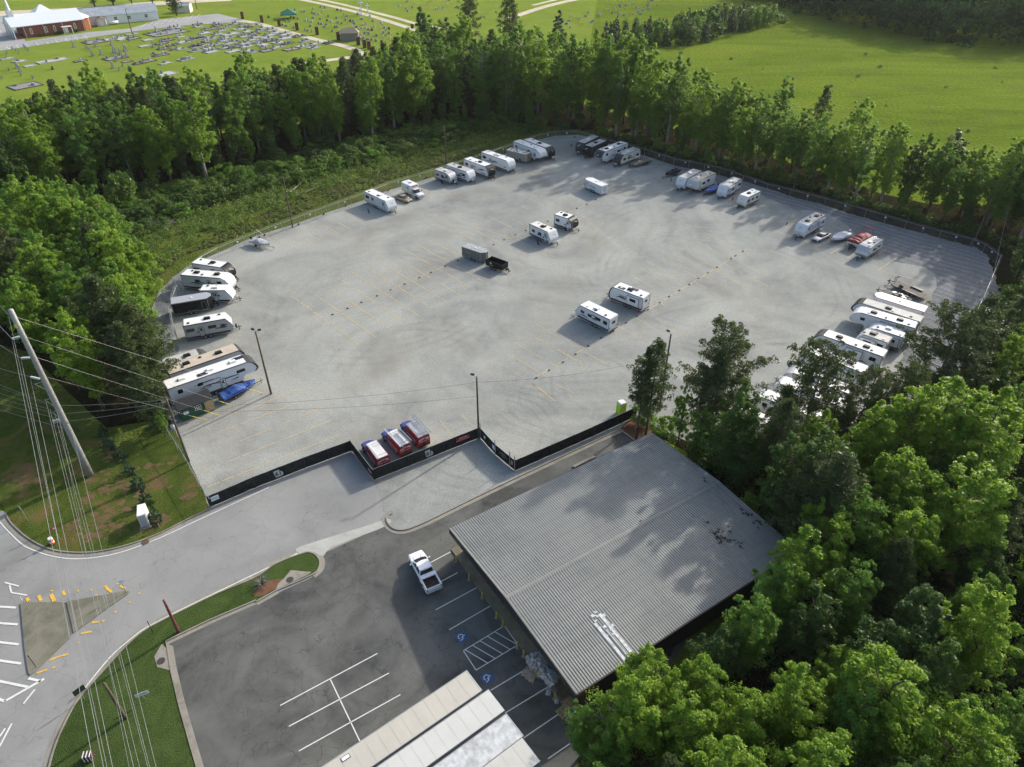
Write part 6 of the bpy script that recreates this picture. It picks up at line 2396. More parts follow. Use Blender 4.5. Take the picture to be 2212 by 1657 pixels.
wn = mb.build('window', k_glass, t, loc=(.2, -1.27, 1.55))
mb = MB()
for x in (-.43, -.14, .14, .43):
    mb.box((x, -.04, 0), (.05, .03, .84))
for z in (-.4, 0, .4):
    mb.box((0, -.042, z), (.9, .03, .05))
mb.build('frame', k_roofw, wn)
mb = MB()
mb.box((-1.6, -1.4, 1.5), (.7, .35, .35))
mb.build('air_conditioner', k_roofw, t, bev=.02)
mb = MB()
mb.box((L / 2 - .55, -1.29, 1.2), (1.3, .06, 2.0))
mb.build('plywood_panel', k_woodn, t)
mb = MB()
for s in (-1, 1):
    mb.box((0, s * .9, .05), (L, .15, .12))
mb.build('skid', k_alu, t)
# ------------------------------------------------------------ trees
f_lime = foliage('lime_spring_leaves', [(.10, .195, .017), (.155, .268, .027), (.235, .35, .04)], .5, .35)
f_mid = foliage('fresh_green_leaves', [(.064, .15, .02), (.108, .213, .03), (.168, .285, .042)], .48, .55)
f_dark = foliage('deep_green_leaves', [(.034, .078, .016), (.058, .115, .022), (.092, .158, .028)], .4, .5)
f_pine = foliage('olive_pine_needles', [(.045, .075, .026), (.065, .098, .032), (.095, .125, .04)], .3, .5)
f_fir = foliage('blue_green_needles', [(.015, .045, .022), (.025, .065, .03), (.035, .08, .034)], .2, .5)
f_far = foliage('dark_far_leaves', [(.014, .04, .017), (.024, .06, .024), (.04, .082, .03)], .25, 0)  # darker blue-green leaf colours for the far wood
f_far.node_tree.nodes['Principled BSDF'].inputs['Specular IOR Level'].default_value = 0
f_under = foliage('undergrowth_leaves', [(.065, .13, .022), (.10, .18, .03), (.165, .235, .05)], .45, .0)
f_flower = foliage('pinkish_mimosa_blossom', [(.10, .14, .03), (.22, .19, .09), (.38, .24, .16)], .4, .1)
m_bark = plain('grey_brown_bark', (.11, .09, .07), .9, var=.2, scale=2)
m_barkp = plain('pale_grey_bark', (.26, .235, .20), .9, var=.2, scale=2)


def leafmesh(name, c, n, size, tint, mat, seed, asp=.6, droop=0.0):
    """many small rhombic leaf faces: centres c, facing n"""
    rg = np.random.RandomState(seed)
    N = len(c)
    n = n / (np.linalg.norm(n, axis=1, keepdims=True) + 1e-9)
    r = rg.normal(size=(N, 3))
    a = np.cross(n, r)
    a /= np.linalg.norm(a, axis=1, keepdims=True) + 1e-9
    b = np.cross(n, a)
    s = size * rg.uniform(.7, 1.3, N)
    s = s[:, None]
    V = np.empty((N, 4, 3))
    V[:, 0] = c - a * s
    V[:, 1] = c - b * s * asp + n * s * .15
    V[:, 2] = c + a * s
    V[:, 3] = c + b * s * asp - n * s * .1
    me = bpy.data.meshes.new(name)
    me.vertices.add(N * 4)
    me.vertices.foreach_set('co', V.astype(np.float32).ravel())
    me.loops.add(N * 4)
    me.loops.foreach_set('vertex_index', np.arange(N * 4, dtype=np.int32))
    me.polygons.add(N)
    me.polygons.foreach_set('loop_start', np.arange(0, N * 4, 4, dtype=np.int32))
    at = me.attributes.new('tint', 'FLOAT', 'POINT')
    at.data.foreach_set('value', np.repeat(tint.astype(np.float32), 4))
    me.materials.append(mat)
    me.update()
    me.validate()
    return me


def tuft_points(rg, centres, radii, k, up=.35):
    """leaves on the shells of many small tufts"""
    C, Nn, T = [], [], []
    for c, r in zip(centres, radii):
        d = rg.normal(size=(k, 3))
        d[:, 2] += up
        d /= np.linalg.norm(d, axis=1, keepdims=True)
        q = r * (rg.uniform(.3, 1.0, (k, 1)) ** .6 + np.abs(rg.normal(size=(k, 1))) * .22)
        C.append(c + d * q * np.array([1, 1, .85]))
        Nn.append(d + rg.normal(size=(k, 3)) * .55 + np.array([0, 0, .25]))
        T.append(np.full(k, rg.uniform(0, 1)) * .7 + rg.uniform(0, .3, k))
    return np.vstack(C), np.vstack(Nn), np.concatenate(T)


def broad(name, seed, H=20.0, Rr=4.4, base=.22, mat=None, n=120, k=85, leaf=.2, tuft=(.55, 1.15), peak=.42, col=False, bark=None):
    rg = np.random.RandomState(seed)
    ph = rg.uniform(0, 6.28, 6)
    cs, rs = [], []
    limbs = []
    lean = rg.uniform(-.5, .5, 2)
    subs = []
    for j in range(8 if H > 5 else 0):
        a_, r_ = j * 2.4 + rg.uniform(-.5, .5), Rr * .62 * (j / 8) ** .5
        subs.append((a_, r_, H * (1 - .34 * (r_ / Rr) * rg.uniform(.3, 1.4)), H * (base + .28 * rg.uniform(0, 1)), Rr * rg.uniform(.36, .56)))
    while subs and len(cs) < n:
        a_, r_, zt, zb, rj = subs[rg.randint(len(subs))]
        t = rg.uniform(0, 1)
        env = (t / .3) ** .6 if t < .3 else max(0, 1 - ((t - .3) / .7) ** 1.5) ** .85
        th = rg.uniform(0, 2 * PI)
        rad = rj * env * (rg.uniform(.2, 1) ** .5) * (1 + .2 * math.sin(3 * th + ph[0] + 5 * t))
        o_ = r_ * (.45 + .55 * min(1, t * 1.6))
        cs.append((math.cos(a_) * o_ + math.cos(th) * rad + lean[0] * t, math.sin(a_) * o_ + math.sin(th) * rad + lean[1] * t, zb + (zt - zb) * t))
        rs.append(rg.uniform(*tuft) * (1 - .45 * t) * (.5 + .8 * rg.uniform(0, 1)))
    while len(cs) < n:
        t = rg.uniform(0, 1)
        th = rg.uniform(0, 2 * PI)
        env = (math.sin(PI * min(1, t ** peak * 1.0)) if False else (t / .35) ** .6 if t < .35 else (max(0, 1 - ((t - .35) / .65) ** 2.0)) ** (.75 if not col else 1.1))
        lob = 1 + .22 * math.sin(3 * th + ph[0] + 4 * t) + .16 * math.sin(5 * th + ph[1] - 7 * t) + .12 * math.sin(9 * t + ph[2] + th)
        rad = Rr * env * lob * (rg.uniform(.25, 1) ** .45)
        z = H * (base + (1 - base) * t * .97)
        cs.append((math.cos(th) * rad + lean[0] * t, math.sin(th) * rad + lean[1] * t, z))
        rs.append(rg.uniform(*tuft) * (1 - .35 * t) * (.55 + .9 * rg.uniform(0, 1)))
    cs = np.array(cs)
    C, Nn, T = tuft_points(rg, cs, rs, k)
    me = leafmesh('crown', C, Nn, leaf, T, mat, seed)
    mb = MB()
    tr = [(lean[0] * q ** 2, lean[1] * q ** 2, H * q * .93) for q in (0, .15, .35, .55, .75, 1)]
    r0 = .018 * H
    mb.tube(tr, [r0, r0 * .8, r0 * .65, r0 * .45, r0 * .25, .03], 7)
    idx = rg.choice(len(cs), min(26, len(cs)), replace=False)
    for j in idx:
        c = cs[j]
        z0 = max(H * base * .7, c[2] - np.hypot(c[0], c[1]) * rg.uniform(.5, 1.1))
        q = z0 / (H * .93)
        s0 = np.array([lean[0] * q * q, lean[1] * q * q, z0])
        m = (s0 + c) / 2 + np.array([0, 0, -.2])
        mb.tube([tuple(s0), tuple(m), tuple(c)], [r0 * .28, r0 * .18, .03], 4, cap=False)
    return me, mb_mesh(mb, 'trunk', bark or m_bark)


def mb_mesh(mb, name, mat):
    me = bpy.data.meshes.new(name)
    me.from_pydata(mb.v, [], mb.f)
    me.materials.append(mat)
    me.polygons.foreach_set('use_smooth', [True] * len(me.polygons))
    me.update()
    return me


def pine(name, seed, H=19.0, Rr=3.9, base=.38, nb=64, mat=None, dens=1.0):
    rg = np.random.RandomState(seed)
    mb = MB()
    lean = rg.uniform(-.6, .6, 2)
    ax = lambda z: np.array([lean[0] * (z / H) ** 2, lean[1] * (z / H) ** 2, z])
    r0 = .012 * H
    mb.tube([tuple(ax(H * q)) for q in (0, .25, .5, .75, .97)], [r0, r0 * .85, r0 * .65, r0 * .38, .03], 7)
    C, Nn, T = [], [], []
    for i in range(nb):
        t = (i + rg.uniform(0, 1)) / nb
        z = H * (base + (1 - base) * t * .96)
        env = (.55 + .45 * math.sin(min(1, t * 1.8) * PI / 2)) * max(0.12, 1 - t ** 2.2) if name != 'bigpine' else max(.18, math.sin(PI * (t * .8 + .17)) ** .6)
        ln = Rr * env * rg.uniform(.55, 1.15)
        th = i * 2.4 + rg.uniform(-.5, .5)
        up = rg.uniform(.05, .4) + .35 * t
        s0 = ax(z)
        d = np.array([math.cos(th), math.sin(th), up])
        tip = s0 + d * ln
        mid = s0 + d * ln * .5 + np.array([0, 0, -.12 * ln])
        mb.tube([tuple(s0), tuple(mid), tuple(tip)], [r0 * .3, r0 * .2, .02], 4, cap=False)
        for j in range(int(max(4, ln * 2.9 * dens))):
            u = rg.uniform(.35, 1.05)
            c = s0 + (tip - s0) * u + rg.normal(size=3) * np.array([.3, .3, .16]) * (1 + .3 * ln * .3)
            k = 26
            dd = rg.normal(size=(k, 3)) + np.array([0, 0, .6])
            dd /= np.linalg.norm(dd, axis=1, keepdims=True)
            C.append(c + dd * .33)
            Nn.append(np.cross(dd, rg.normal(size=(k, 3))))
            T.append(np.full(k, rg.uniform(0, 1)))
            # the needle's long axis follows dd
    C, Nn, T = np.vstack(C), np.vstack(Nn), np.concatenate(T)
    me = leafmesh('crown', C, Nn, .21, T, mat or f_pine, seed, asp=.26)
    return me, mb_mesh(mb, 'trunk', m_bark)


def cone(name, seed, H=8.0, Rr=1.8, n=90, k=60, leaf=.14, mat=None, base=.04, rag=.12):
    rg = np.random.RandomState(seed)
    cs, rs = [], []
    for i in range(n):
        t = rg.uniform(0, 1) ** 1.25
        th = rg.uniform(0, 2 * PI)
        rad = Rr * (1 - t) ** .8 * rg.uniform(.55, 1) * (1 + rag * math.sin(4 * th + 5 * t))
        cs.append((math.cos(th) * rad, math.sin(th) * rad, H * (base + (1 - base) * t * .97)))
        rs.append(H * .055 * (1.25 - t))
    C, Nn, T = tuft_points(rg, np.array(cs), rs, k, .5)
    me = leafmesh('crown', C, Nn, leaf, T, mat or f_fir, seed, asp=.4)
    mb = MB()
    mb.tube([(0, 0, 0), (0, 0, H * .9)], [.02 * H, .02], 6)
    return me, mb_mesh(mb, 'trunk', m_bark)


def bare(seed, H=14.0):
    rg = np.random.RandomState(seed)
    mb = MB()
    mb.tube([(0, 0, 0), (.1, 0, H * .4), (0, .1, H * .75), (.1, 0, H)], [.16, .13, .08, .02], 6)
    for i in range(34):
        z = H * rg.uniform(.3, .92)
        th = rg.uniform(0, 2 * PI)
        ln = rg.uniform(1.2, 3.2) * (1.2 - z / H)
        p = [(0.05, .05, z), (math.cos(th) * ln * .5, math.sin(th) * ln * .5, z + ln * .7), (math.cos(th + .3) * ln, math.sin(th + .3) * ln, z + ln * 1.3)]
        mb.tube(p, [.05, .035, .01], 4, cap=False)
        for j in range(2):
            th2 = th + rg.uniform(-.8, .8)
            mb.tube([p[1], (p[1][0] + math.cos(th2) * .7, p[1][1] + math.sin(th2) * .7, p[1][2] + 1)], [.025, .008], 3, cap=False)
    return mb_mesh(mb, 'trunk', plain('dead_grey_wood', (.24, .21, .19), .9, var=.15))


PROTO = {
    'lime': [broad('lime', 11 + i, 18, 4.6, .14, f_lime, 230, 100, .135, (.35, .95)) for i in range(3)],
    'poplar': [broad('poplar', 31 + i, 22, 4.5, .16, (f_lime, f_mid)[i % 2], 230, 72, .16, (.4, .95), col=False, bark=m_barkp) for i in range(4)],
    'mid': [broad('mid', 51 + i, 19, 4.3, .12, f_mid, 190, 85, .15, (.4, 1.0)) for i in range(4)],
    'dark': [broad('dark', 71 + i, 17, 4.2, .07, f_dark, 180, 85, .155, (.4, 1.05)) for i in range(3)],
    'pine': [pine('pine', 91 + i, 19, 3.9, (.4, .25, .32)[i]) for i in range(3)],
    'pinefull': [pine('pinefull', 97 + i, 19, 4.3, .12, 92, None, 1.25) for i in range(2)],
    'bigpine': [pine('bigpine', 141 + i, 19, 5.6, .16, 64, None, 1.3) for i in range(3)],
    'cone': [cone('cone', 111 + i, 8, 1.9) for i in range(2)],
    'smallcone': [cone('smallcone', 121 + i, 2.7, .95, 60, 60, .075, f_fir, .02) for i in range(2)],
    'shrub': [broad('shrub', 131 + i, 3.2, 1.7, .08, (f_under, f_mid, f_dark)[i], 38, 60, .13, (.35, .7)) for i in range(3)],
}
PROTO_H = {'lime': 18, 'poplar': 22, 'mid': 19, 'dark': 17, 'pine': 19, 'pinefull': 19, 'bigpine': 19, 'cone': 8, 'smallcone': 2.7, 'shrub': 3.2}
KIND = {'lime': ('broadleaf_tree', 'broadleaf tree'), 'poplar': ('poplar_tree', 'poplar tree'), 'mid': ('broadleaf_tree', 'broadleaf tree'), 'dark': ('dark_leafy_tree', 'leafy tree'), 'pine': ('pine_tree', 'pine tree'),
        'pinefull': ('pine_tree', 'pine tree'), 'bigpine': ('pine_tree', 'pine tree'), 'cone': ('cedar_tree', 'evergreen tree'), 'smallcone': ('young_evergreen', 'young evergreen'), 'shrub': ('shrub', 'shrub')}
TREES = []


def tree(kind, x, y, h, label, group=None, wide=1.0, i=None, tilt=0.0):
    pr = PROTO[kind]
    cr, tr = pr[R.randrange(len(pr)) if i is None else i % len(pr)]
    s = h / PROTO_H[kind]
    t = thing(KIND[kind][0], label, KIND[kind][1], (x, y, .02), R.uniform(0, 6.28), group)
    t.scale = (s * wide, s * wide, s)
    t.rotation_euler[0] = tilt + R.uniform(-.03, .03)
    for nm, me in (('trunk', tr), ('crown', cr)):
        o = bpy.data.objects.new(nm, me)
        COL.objects.link(o)
        o.parent = t
    TREES.append((x, y, h))
    return t


def scatter(polyV, spacing, mix, hr, words, group, avoid=(), seed=1, wide=(.9, 1.15), maxn=400, z0=0, nm2=None):
    rr = random.Random(seed)
    poly = [(p.x, p.y) for p in GL(polyV)]
    xs = [p[0] for p in poly]
    ys = [p[1] for p in poly]
    pts = []
    for _ in range(60000):
        if len(pts) >= maxn:
            break
        x, y = rr.uniform(min(xs), max(xs)), rr.uniform(min(ys), max(ys))
        if not inpoly((x, y), poly) or any(inpoly((x, y), a) for a in avoid):
            continue
        if any((x - a) ** 2 + (y - b) ** 2 < spacing ** 2 for a, b in pts):
            continue
        if any((x - a) ** 2 + (y - b) ** 2 < (spacing * .8) ** 2 for a, b, _h in TREES):
            continue
        pts.append((x, y))
    kinds = [k for k, wgt in mix for _ in range(wgt)]
    nm = {'lime': 'bright lime-green leafy tree', 'poplar': 'tall slim light-green tree', 'mid': 'fresh green leafy tree', 'dark': 'dark green leafy tree', 'pine': 'olive pine with open crown',
          'pinefull': 'olive pine clothed low down', 'cone': 'small conical evergreen', 'shrub': 'leafy green bush'}
    for x, y in pts:
        k = rr.choice(kinds)
        tt = tree(k, x, y, rr.uniform(*hr) * (1.12 if k == 'poplar' else .95), nm[k] + ' ' + words, nm[k] + ' ' + words, rr.uniform(*wide))
        if nm2:
            tt.name, tt['category'] = nm2, nm2.replace('_', ' ')
    return pts


def top_tree(kind, px, py, h, label, wide=1.0, i=None):
    """tree of height h whose top is seen at (px, py)"""
    g = P(px, py, h)
    return tree(kind, g.x, g.y, h, label, None, wide, i)


# key trees, each read from the photo by its top
for k, px, py, h, lab, wd in (
        ('pine', 1425, 728, 17.5, 'slim open pine wrapped round the hidden light pole, leftmost beside the gravel', .9),
        ('pine', 1400, 752, 16, 'thin pine at the outer left of the pine clump by the screened fence', .75),
        ('bigpine', 1577, 706, 18.8, 'broad dense pine standing out against the gravel, second from the screened fence', .95),
        ('bigpine', 1795, 742, 18, 'large open pine in front of the parked white trailers', .95),
        ('pine', 1700, 830, 14, 'lower pine with spreading boughs left of the large open one', .95),
        ('mid', 1690, 905, 10, 'yellow-green bushy tree below the spreading pines', 1.3),
        ('mid', 1600, 900, 9, 'leafy tree between second pine and lowest trailer', 1.2),
        ('bigpine', 1895, 795, 16, 'pine right of the large open one, hiding trailer rears', .72),
        ('bigpine', 1985, 785, 16, 'pine with ragged crown in front of the right-hand row', .75),
        ('bigpine', 2090, 672, 18, 'tall pine over the coarse gravel at the right edge of the lot', 1.15),
        ('pine', 2150, 640, 18, 'pine behind the tall one at the far right edge', 1.1),
        ('mid', 1487, 830, 11, 'young light green tree between the two left pines', .7),
        ('mid', 1520, 880, 10, 'low green leafy tree at the foot of the second pine', 1.1),
        ('mid', 1640, 935, 8, 'low yellow-green tree covering the lowest trailer', 1.2),
        ('lime', 2075, 815, 20, 'largest bright tree at the right edge below the gravel', 1.35),
        ('lime', 1990, 838, 18.5, 'bright green tree left of the largest bright one', 1.05),
        ('lime', 1900, 862, 17, 'bright green tree just below the trailer rears', 1.05),
        ('lime', 2190, 845, 20, 'bright green tree cut by the right picture edge', 1.2),
        ('lime', 1992, 965, 18, 'bright rounded tree in the middle of the right-hand woods', 1.1),
        ('lime', 2115, 985, 19, 'bright tree below the largest one near the right edge', 1.25),
        ('mid', 1900, 1045, 17, 'mid-green tree on the sunlit flank of the right-hand woods', 1.0),
        ('lime', 2010, 1085, 16, 'lime tufted tree in the centre of the right-hand woods', 1.0),
        ('pinefull', 1825, 985, 18, 'dark brownish pine mass right of the metal building', 1.4),
        ('pinefull', 1760, 1000, 15, 'dark pine at the far corner of the metal building', 1.0),
        ('lime', 1783, 1078, 14, 'small light-green tree rising behind the roof corner', .7),
        ('lime', 1745, 1140, 15, 'bright lime tree overlapping the right corner of the metal roof', 1.2),
        ('lime', 1832, 1108, 15, 'light yellow-green tree beside the one overlapping the roof', .9),
        ('mid', 1700, 1215, 13, 'green tree leaning over the edge of the metal roof', 1.1),
        ('dark', 1780, 1285, 13, 'darker tree below the roof-overlapping lime tree', 1.1),
        ('dark', 1560, 1350, 11, 'deep green tree with pale tips along the dark wall', 1.2),
        ('lime', 1423, 1405, 13, 'bright tree closest to the dark wall of the metal building', 1.05),
        ('lime', 1375, 1448, 14, 'bright tree in front of the dark wall, lower left of its neighbour', 1.15),
        ('lime', 1548, 1432, 13, 'bright tree to the right of the two by the dark wall', 1.1),
        ('lime', 1650, 1480, 13, 'tufted bright tree in the lower woods below the deep green one', 1.1),
        ('mid', 1268, 1525, 9, 'pale olive feathery tree at the corner with the pallets', 1.1),
        ('mid', 1320, 1560, 10, 'olive leafy tree at the bottom by the parking bays', 1.1),
        ('lime', 1735, 1440, 14, 'bright tree with one high shoot in the lower woods', 1.0),
        ('lime', 1985, 1430, 17, 'large bright tree in the bottom right woods with pointed top', 1.3),
        ('lime', 2110, 1520, 16, 'bright tree at the bottom right corner', 1.15),
        ('mid', 1880, 1500, 14, 'bright feathery tree left of the large pointed one', 1.1),
        ('dark', 2035, 1290, 14, 'blue-green dark tree in the shaded hollow at right', 1.3),
        ('dark', 1930, 1330, 13, 'dark spreading tree with bare twigs in the shaded hollow', 1.2),
        ('lime', 2195, 1265, 17, 'green tree at the right edge above the dark hollow', 1.0),
        ('lime', 1480, 1500, 13, 'bright broad tree low in the wood between wall and bottom edge', 1.25),
        ('lime', 1600, 1590, 14, 'bright tree at the bottom edge of the lower woods', 1.2),
        ('lime', 1800, 1590, 15, 'bright tree at the bottom edge right of centre', 1.2),
        ('cone', 1207, 18, 15, 'lone dark cedar standing on the lawn behind the woods', 1.25),
        ('pine', 1100, -20, 27, 'big open pine rising above the woods near the lane', 1.0),
        ('pine', 1010, -25, 26, 'dark pine behind the woods left of the big open pine', 1.1),
        ('dark', 905, 18, 24, 'dark broad tree at the left shoulder of the tall woods', 1.2),
        ('dark', 960, 40, 22, 'dark broad tree next to the shoulder tree', 1.2),
        ('poplar', 395, 188, 23.5, 'tall yellow-green tree with pale trunk in the back-left woods', 1.3),
        ('poplar', 232, 220, 21, 'yellow-green pointed tree in the back-left woods nearest the left edge', 1.1),
        ('poplar', 633, 138, 22, 'yellow-green slender tree in the middle of the back-left woods', 1.0),
        ('poplar', 710, 140, 22, 'yellow-green slender tree right of its twin in the back-left woods', .9),
        ('lime', 880, 80, 26, 'large light-green tree bulging out of the back woods', 1.15),
        ('poplar', 1042, 78, 25, 'yellow-green tall tree with two straight pale trunks', 1.25),
        ('poplar', 1125, 45, 28, 'light green tall tree in front of the lane', 1.1),
        ('lime', 1290, 62, 28, 'tallest rounded light-green crown behind the top of the lot', 1.0),
        ('lime', 1350, 55, 29, 'broad light-green crown right of the tallest rounded one', 1.1),
        ('lime', 1420, 95, 27, 'light-green crown overhanging the meadow', 1.0),
        ('poplar', 1530, 140, 24, 'slim light tree at the meadow edge behind the fence', 1.1),
        ('mid', 935, 30, 26, 'tall green tree right of the two dark shoulder trees', 1.1),
        ('poplar', 990, 25, 27, 'tall light tree rising beneath the dark open pine', 1.1),
        ('mid', 1080, 62, 26, 'tall green tree between the twin-trunked and lane-side trees', 1.1),
        ('poplar', 1165, 55, 28, 'tall light tree just left of the lone cedar', 1.1),
        ('mid', 1235, 70, 27, 'tall green tree just right of the lone cedar', 1.1),
        ('poplar', 1320, 75, 27, 'tall light tree between the two broad light-green crowns', 1.1),
        ('mid', 1385, 75, 27, 'tall fresh tree left of the crown overhanging the meadow', 1.1),
        ('poplar', 1465, 112, 26, 'tall light tree right of the crown overhanging the meadow', 1.1),
        ('poplar', 835, 105, 24, 'tall light tree left of the bulging light-green one', 1.1),
        ('poplar', 785, 118, 24, 'light tall tree near the bend of the lane', 1.1),
        ('poplar', 1580, 165, 22, 'tall light tree left of the small dark pine', 1.1),
        ('poplar', 560, 148, 22, 'light slim tree left of the middle yellow-green one', 1.0),
        ('lime', 325, 235, 19, 'light-green tree between the two yellow-green pointed ones', .9),
        ('pine', 1600, 175, 20, 'dark small pine at the meadow edge', .8),
        ('pine', 1790, 185, 19, 'ragged dark pine with leaning crown standing against the meadow', .8),
        ('poplar', 1868, 208, 18, 'airy light tree leaning towards the meadow', 1.2),
        ('mid', 1922, 282, 13, 'green tree at the right end of the meadow-side row', .9),
        ('mid', 2150, 320, 15, 'tree with upswept branches at the right edge by the meadow', 1.0),
        ('mid', 2080, 360, 12, 'low green tree near the meadow at right', 1.0),
        ('pinefull', 200, 590, 19, 'big brownish pine by the transmission pole', 1.35),
        ('pinefull', 272, 650, 17, 'big dark pine next to the outer gravel bank', 1.3),
        ('pinefull', 240, 700, 16, 'dark pine at the lower edge of the left woods', 1.2),
        ('pinefull', 292, 790, 12, 'dark pine beside the green shed', 1.0),
        ('mid', 335, 880, 5.5, 'small bright tree at the foot of the dark pine by the fence', .8),
        ('lime', 20, 385, 20, 'bright green tree at the left edge below the woods', 1.2),
        ('lime', 100, 400, 19, 'bright green tree in the left woods near the edge', 1.1),
        ('lime', 160, 420, 18, 'bright green tree in the left woods above the brown pine', 1.2),
        ('lime', 55, 520, 17, 'bright tree halfway down the left edge', 1.3),
        ('lime', 230, 480, 18, 'bright green tree between brown pine and grassy bank', 1.3),
        ('lime', 270, 520, 15, 'bright tree overlooking the outer gravel bank', 1.2),
        ('mid', 120, 560, 17, 'green tree left of the big brownish pine', 1.2),
        ('lime', 145, 610, 14, 'light-green tree touching the brownish pine', .9)):
    top_tree(k, px, py, h, lab, wd)
g = G((480, 345))
t = thing('bare_tree', 'leafless grey tree in the back-left woods', 'bare tree', (g.x, g.y, 0))
bm_ = bare(3)
o = bpy.data.objects.new('trunk', bm_)
COL.objects.link(o)
o.parent = t
t.scale = (1.3, 1.3, 1.3)
t2 = dup(t, G((700, 300)), 1.0, 1.4, 'leafless grey tree among the green ones right of the twins')
t3 = dup(t, G((405, 372)), 2.0, 1.0, 'dead crooked tree at the front edge of the back-left woods')
g = P(245, 372, 9)
t = tree('shrub', g.x, g.y, 9, 'mimosa tree with pinkish blossom in front of the back-left woods', None, .8, 0)
cr = t.children[1]
me2 = cr.data.copy()
me2.materials[0] = f_flower
cr.data = me2

# woods
bld = [(p.x, p.y) for p in (P(940, 1120, 0), P(1240, 1560, 0), P(1265, 1540, 0), P(1745, 1225, 0), P(1420, 945, 0))]
lot = [(p.x, p.y) for p in GL(GR)]
prk = [(p.x, p.y) for p in GL([(1352, 930), (1100, 1000), (900, 1200), (900, 2200), (1300, 2300), (1250, 1655), (1255, 1590)])]
W_BACK = 'in the woods behind the back-left row'
W_K = 'in the back edge of the woods towards the cemetery'
scatter([(-260, 450), (200, 375), (350, 345), (500, 325), (650, 300), (760, 272), (850, 250), (930, 222), (1080, 215), (1080, 194), (1000, 190), (930, 196), (850, 222), (760, 250), (650, 273), (500, 290), (350, 308), (200, 328), (60, 353), (-260, 398)],
        5.2, [('pinefull', 4), ('pine', 3), ('dark', 2), ('mid', 1)], (17, 22), W_K, W_K, (lot,), 2)
scatter([(-260, 505), (60, 466), (160, 440), (250, 418), (330, 394), (500, 358), (620, 330), (700, 312), (800, 286), (900, 264), (1000, 260), (1100, 262), (1200, 272), (1285, 280),
         (1285, 240), (1200, 210), (1100, 196), (1000, 192), (930, 198), (850, 224), (760, 252), (650, 275), (500, 292), (350, 310), (200, 330), (60, 355), (-260, 400)],
        5.3, [('pine', 1), ('pinefull', 2), ('mid', 5), ('dark', 4), ('poplar', 6), ('lime', 2)], (17, 23), W_BACK, W_BACK, (lot,), 3)
W_R = 'in the tree belt between fence and meadow'
scatter([(1285, 286), (1400, 314), (1500, 340), (1600, 368), (1700, 392), (1800, 425), (1900, 452), (2000, 478), (2130, 505), (2260, 540), (2260, 480), (2130, 455), (2000, 445), (1900, 428), (1800, 385),
         (1700, 352), (1600, 325), (1500, 296), (1400, 268), (1290, 240)], 4.3, [('poplar', 6), ('mid', 4), ('dark', 2), ('lime', 3)], (14, 20), W_R, W_R, (lot,), 5)
W_L = 'in the near woods at the left edge'
scatter([(-260, 560), (40, 520), (160, 500), (230, 520), (300, 610), (325, 700), (338, 800), (345, 880), (300, 905), (230, 900), (150, 830), (60, 740), (-60, 715), (-260, 700)],
        4.8, [('lime', 6), ('mid', 4), ('pinefull', 1)], (14, 19), W_L, W_L, (lot,), 7)
W_D = 'in the woods right of the metal building'
scatter([(1420, 960), (1500, 985), (1700, 1020), (1880, 1000), (2030, 915), (2130, 800), (2190, 690), (2190, 600), (2330, 620), (2500, 800), (2500, 2100), (1262, 2100), (1270, 1660), (1500, 1490), (1770, 1270), (1500, 990)],
        5.2, [('lime', 1), ('mid', 5), ('dark', 7), ('pinefull', 3)], (11, 15.5), W_D, W_D, (bld, lot, prk), 9, maxn=170)
# thicket in the meadow
W_E = 'close behind the far end wall of the metal building'
scatter([(1440, 935), (1500, 960), (1640, 1050), (1800, 1200), (1770, 1245), (1620, 1090), (1470, 968)], 3.7, [('dark', 2), ('mid', 2), ('pine', 3)], (16, 20), W_E, W_E, (bld, lot), 18, maxn=14)
W_T = 'in the thicket between cemetery lawn and meadow'
scatter([(1402, 99), (1440, 104), (1500, 96), (1560, 84), (1620, 70), (1665, 58), (1655, 46), (1600, 40), (1540, 46), (1480, 62), (1420, 78)], 3.6, [('dark', 4), ('mid', 3), ('cone', 5), ('shrub', 3)], (6.5, 10.5), W_T, W_T, (), 11, maxn=70)
scatter([(1330, 100), (1400, 104), (1400, 80), (1300, 82)], 4.5, [('cone', 3), ('mid', 1)], (8, 11), 'behind the tallest light-green crowns', 'g', (), 12, maxn=16)
scatter([(1640, 45), (1690, 52), (1700, 38), (1650, 30)], 4.5, [('shrub', 1)], (2, 4), 'on the weedy tip of the thicket', 'g', (), 13, maxn=14, wide=(1.2, 1.6))
W_V = 'in the overgrown upper part of the bank behind the left rows'
scatter([(230, 560), (330, 500), (420, 462), (520, 428), (620, 402), (720, 376), (820, 346), (900, 324), (1000, 304), (1000, 275), (900, 285), (800, 306), (700, 332), (620, 352), (500, 380), (330, 420), (200, 470)],
        2.9, [('shrub', 1)], (1.8, 3.8), W_V, W_V, (lot,), 22, wide=(1.1, 1.7), maxn=190)
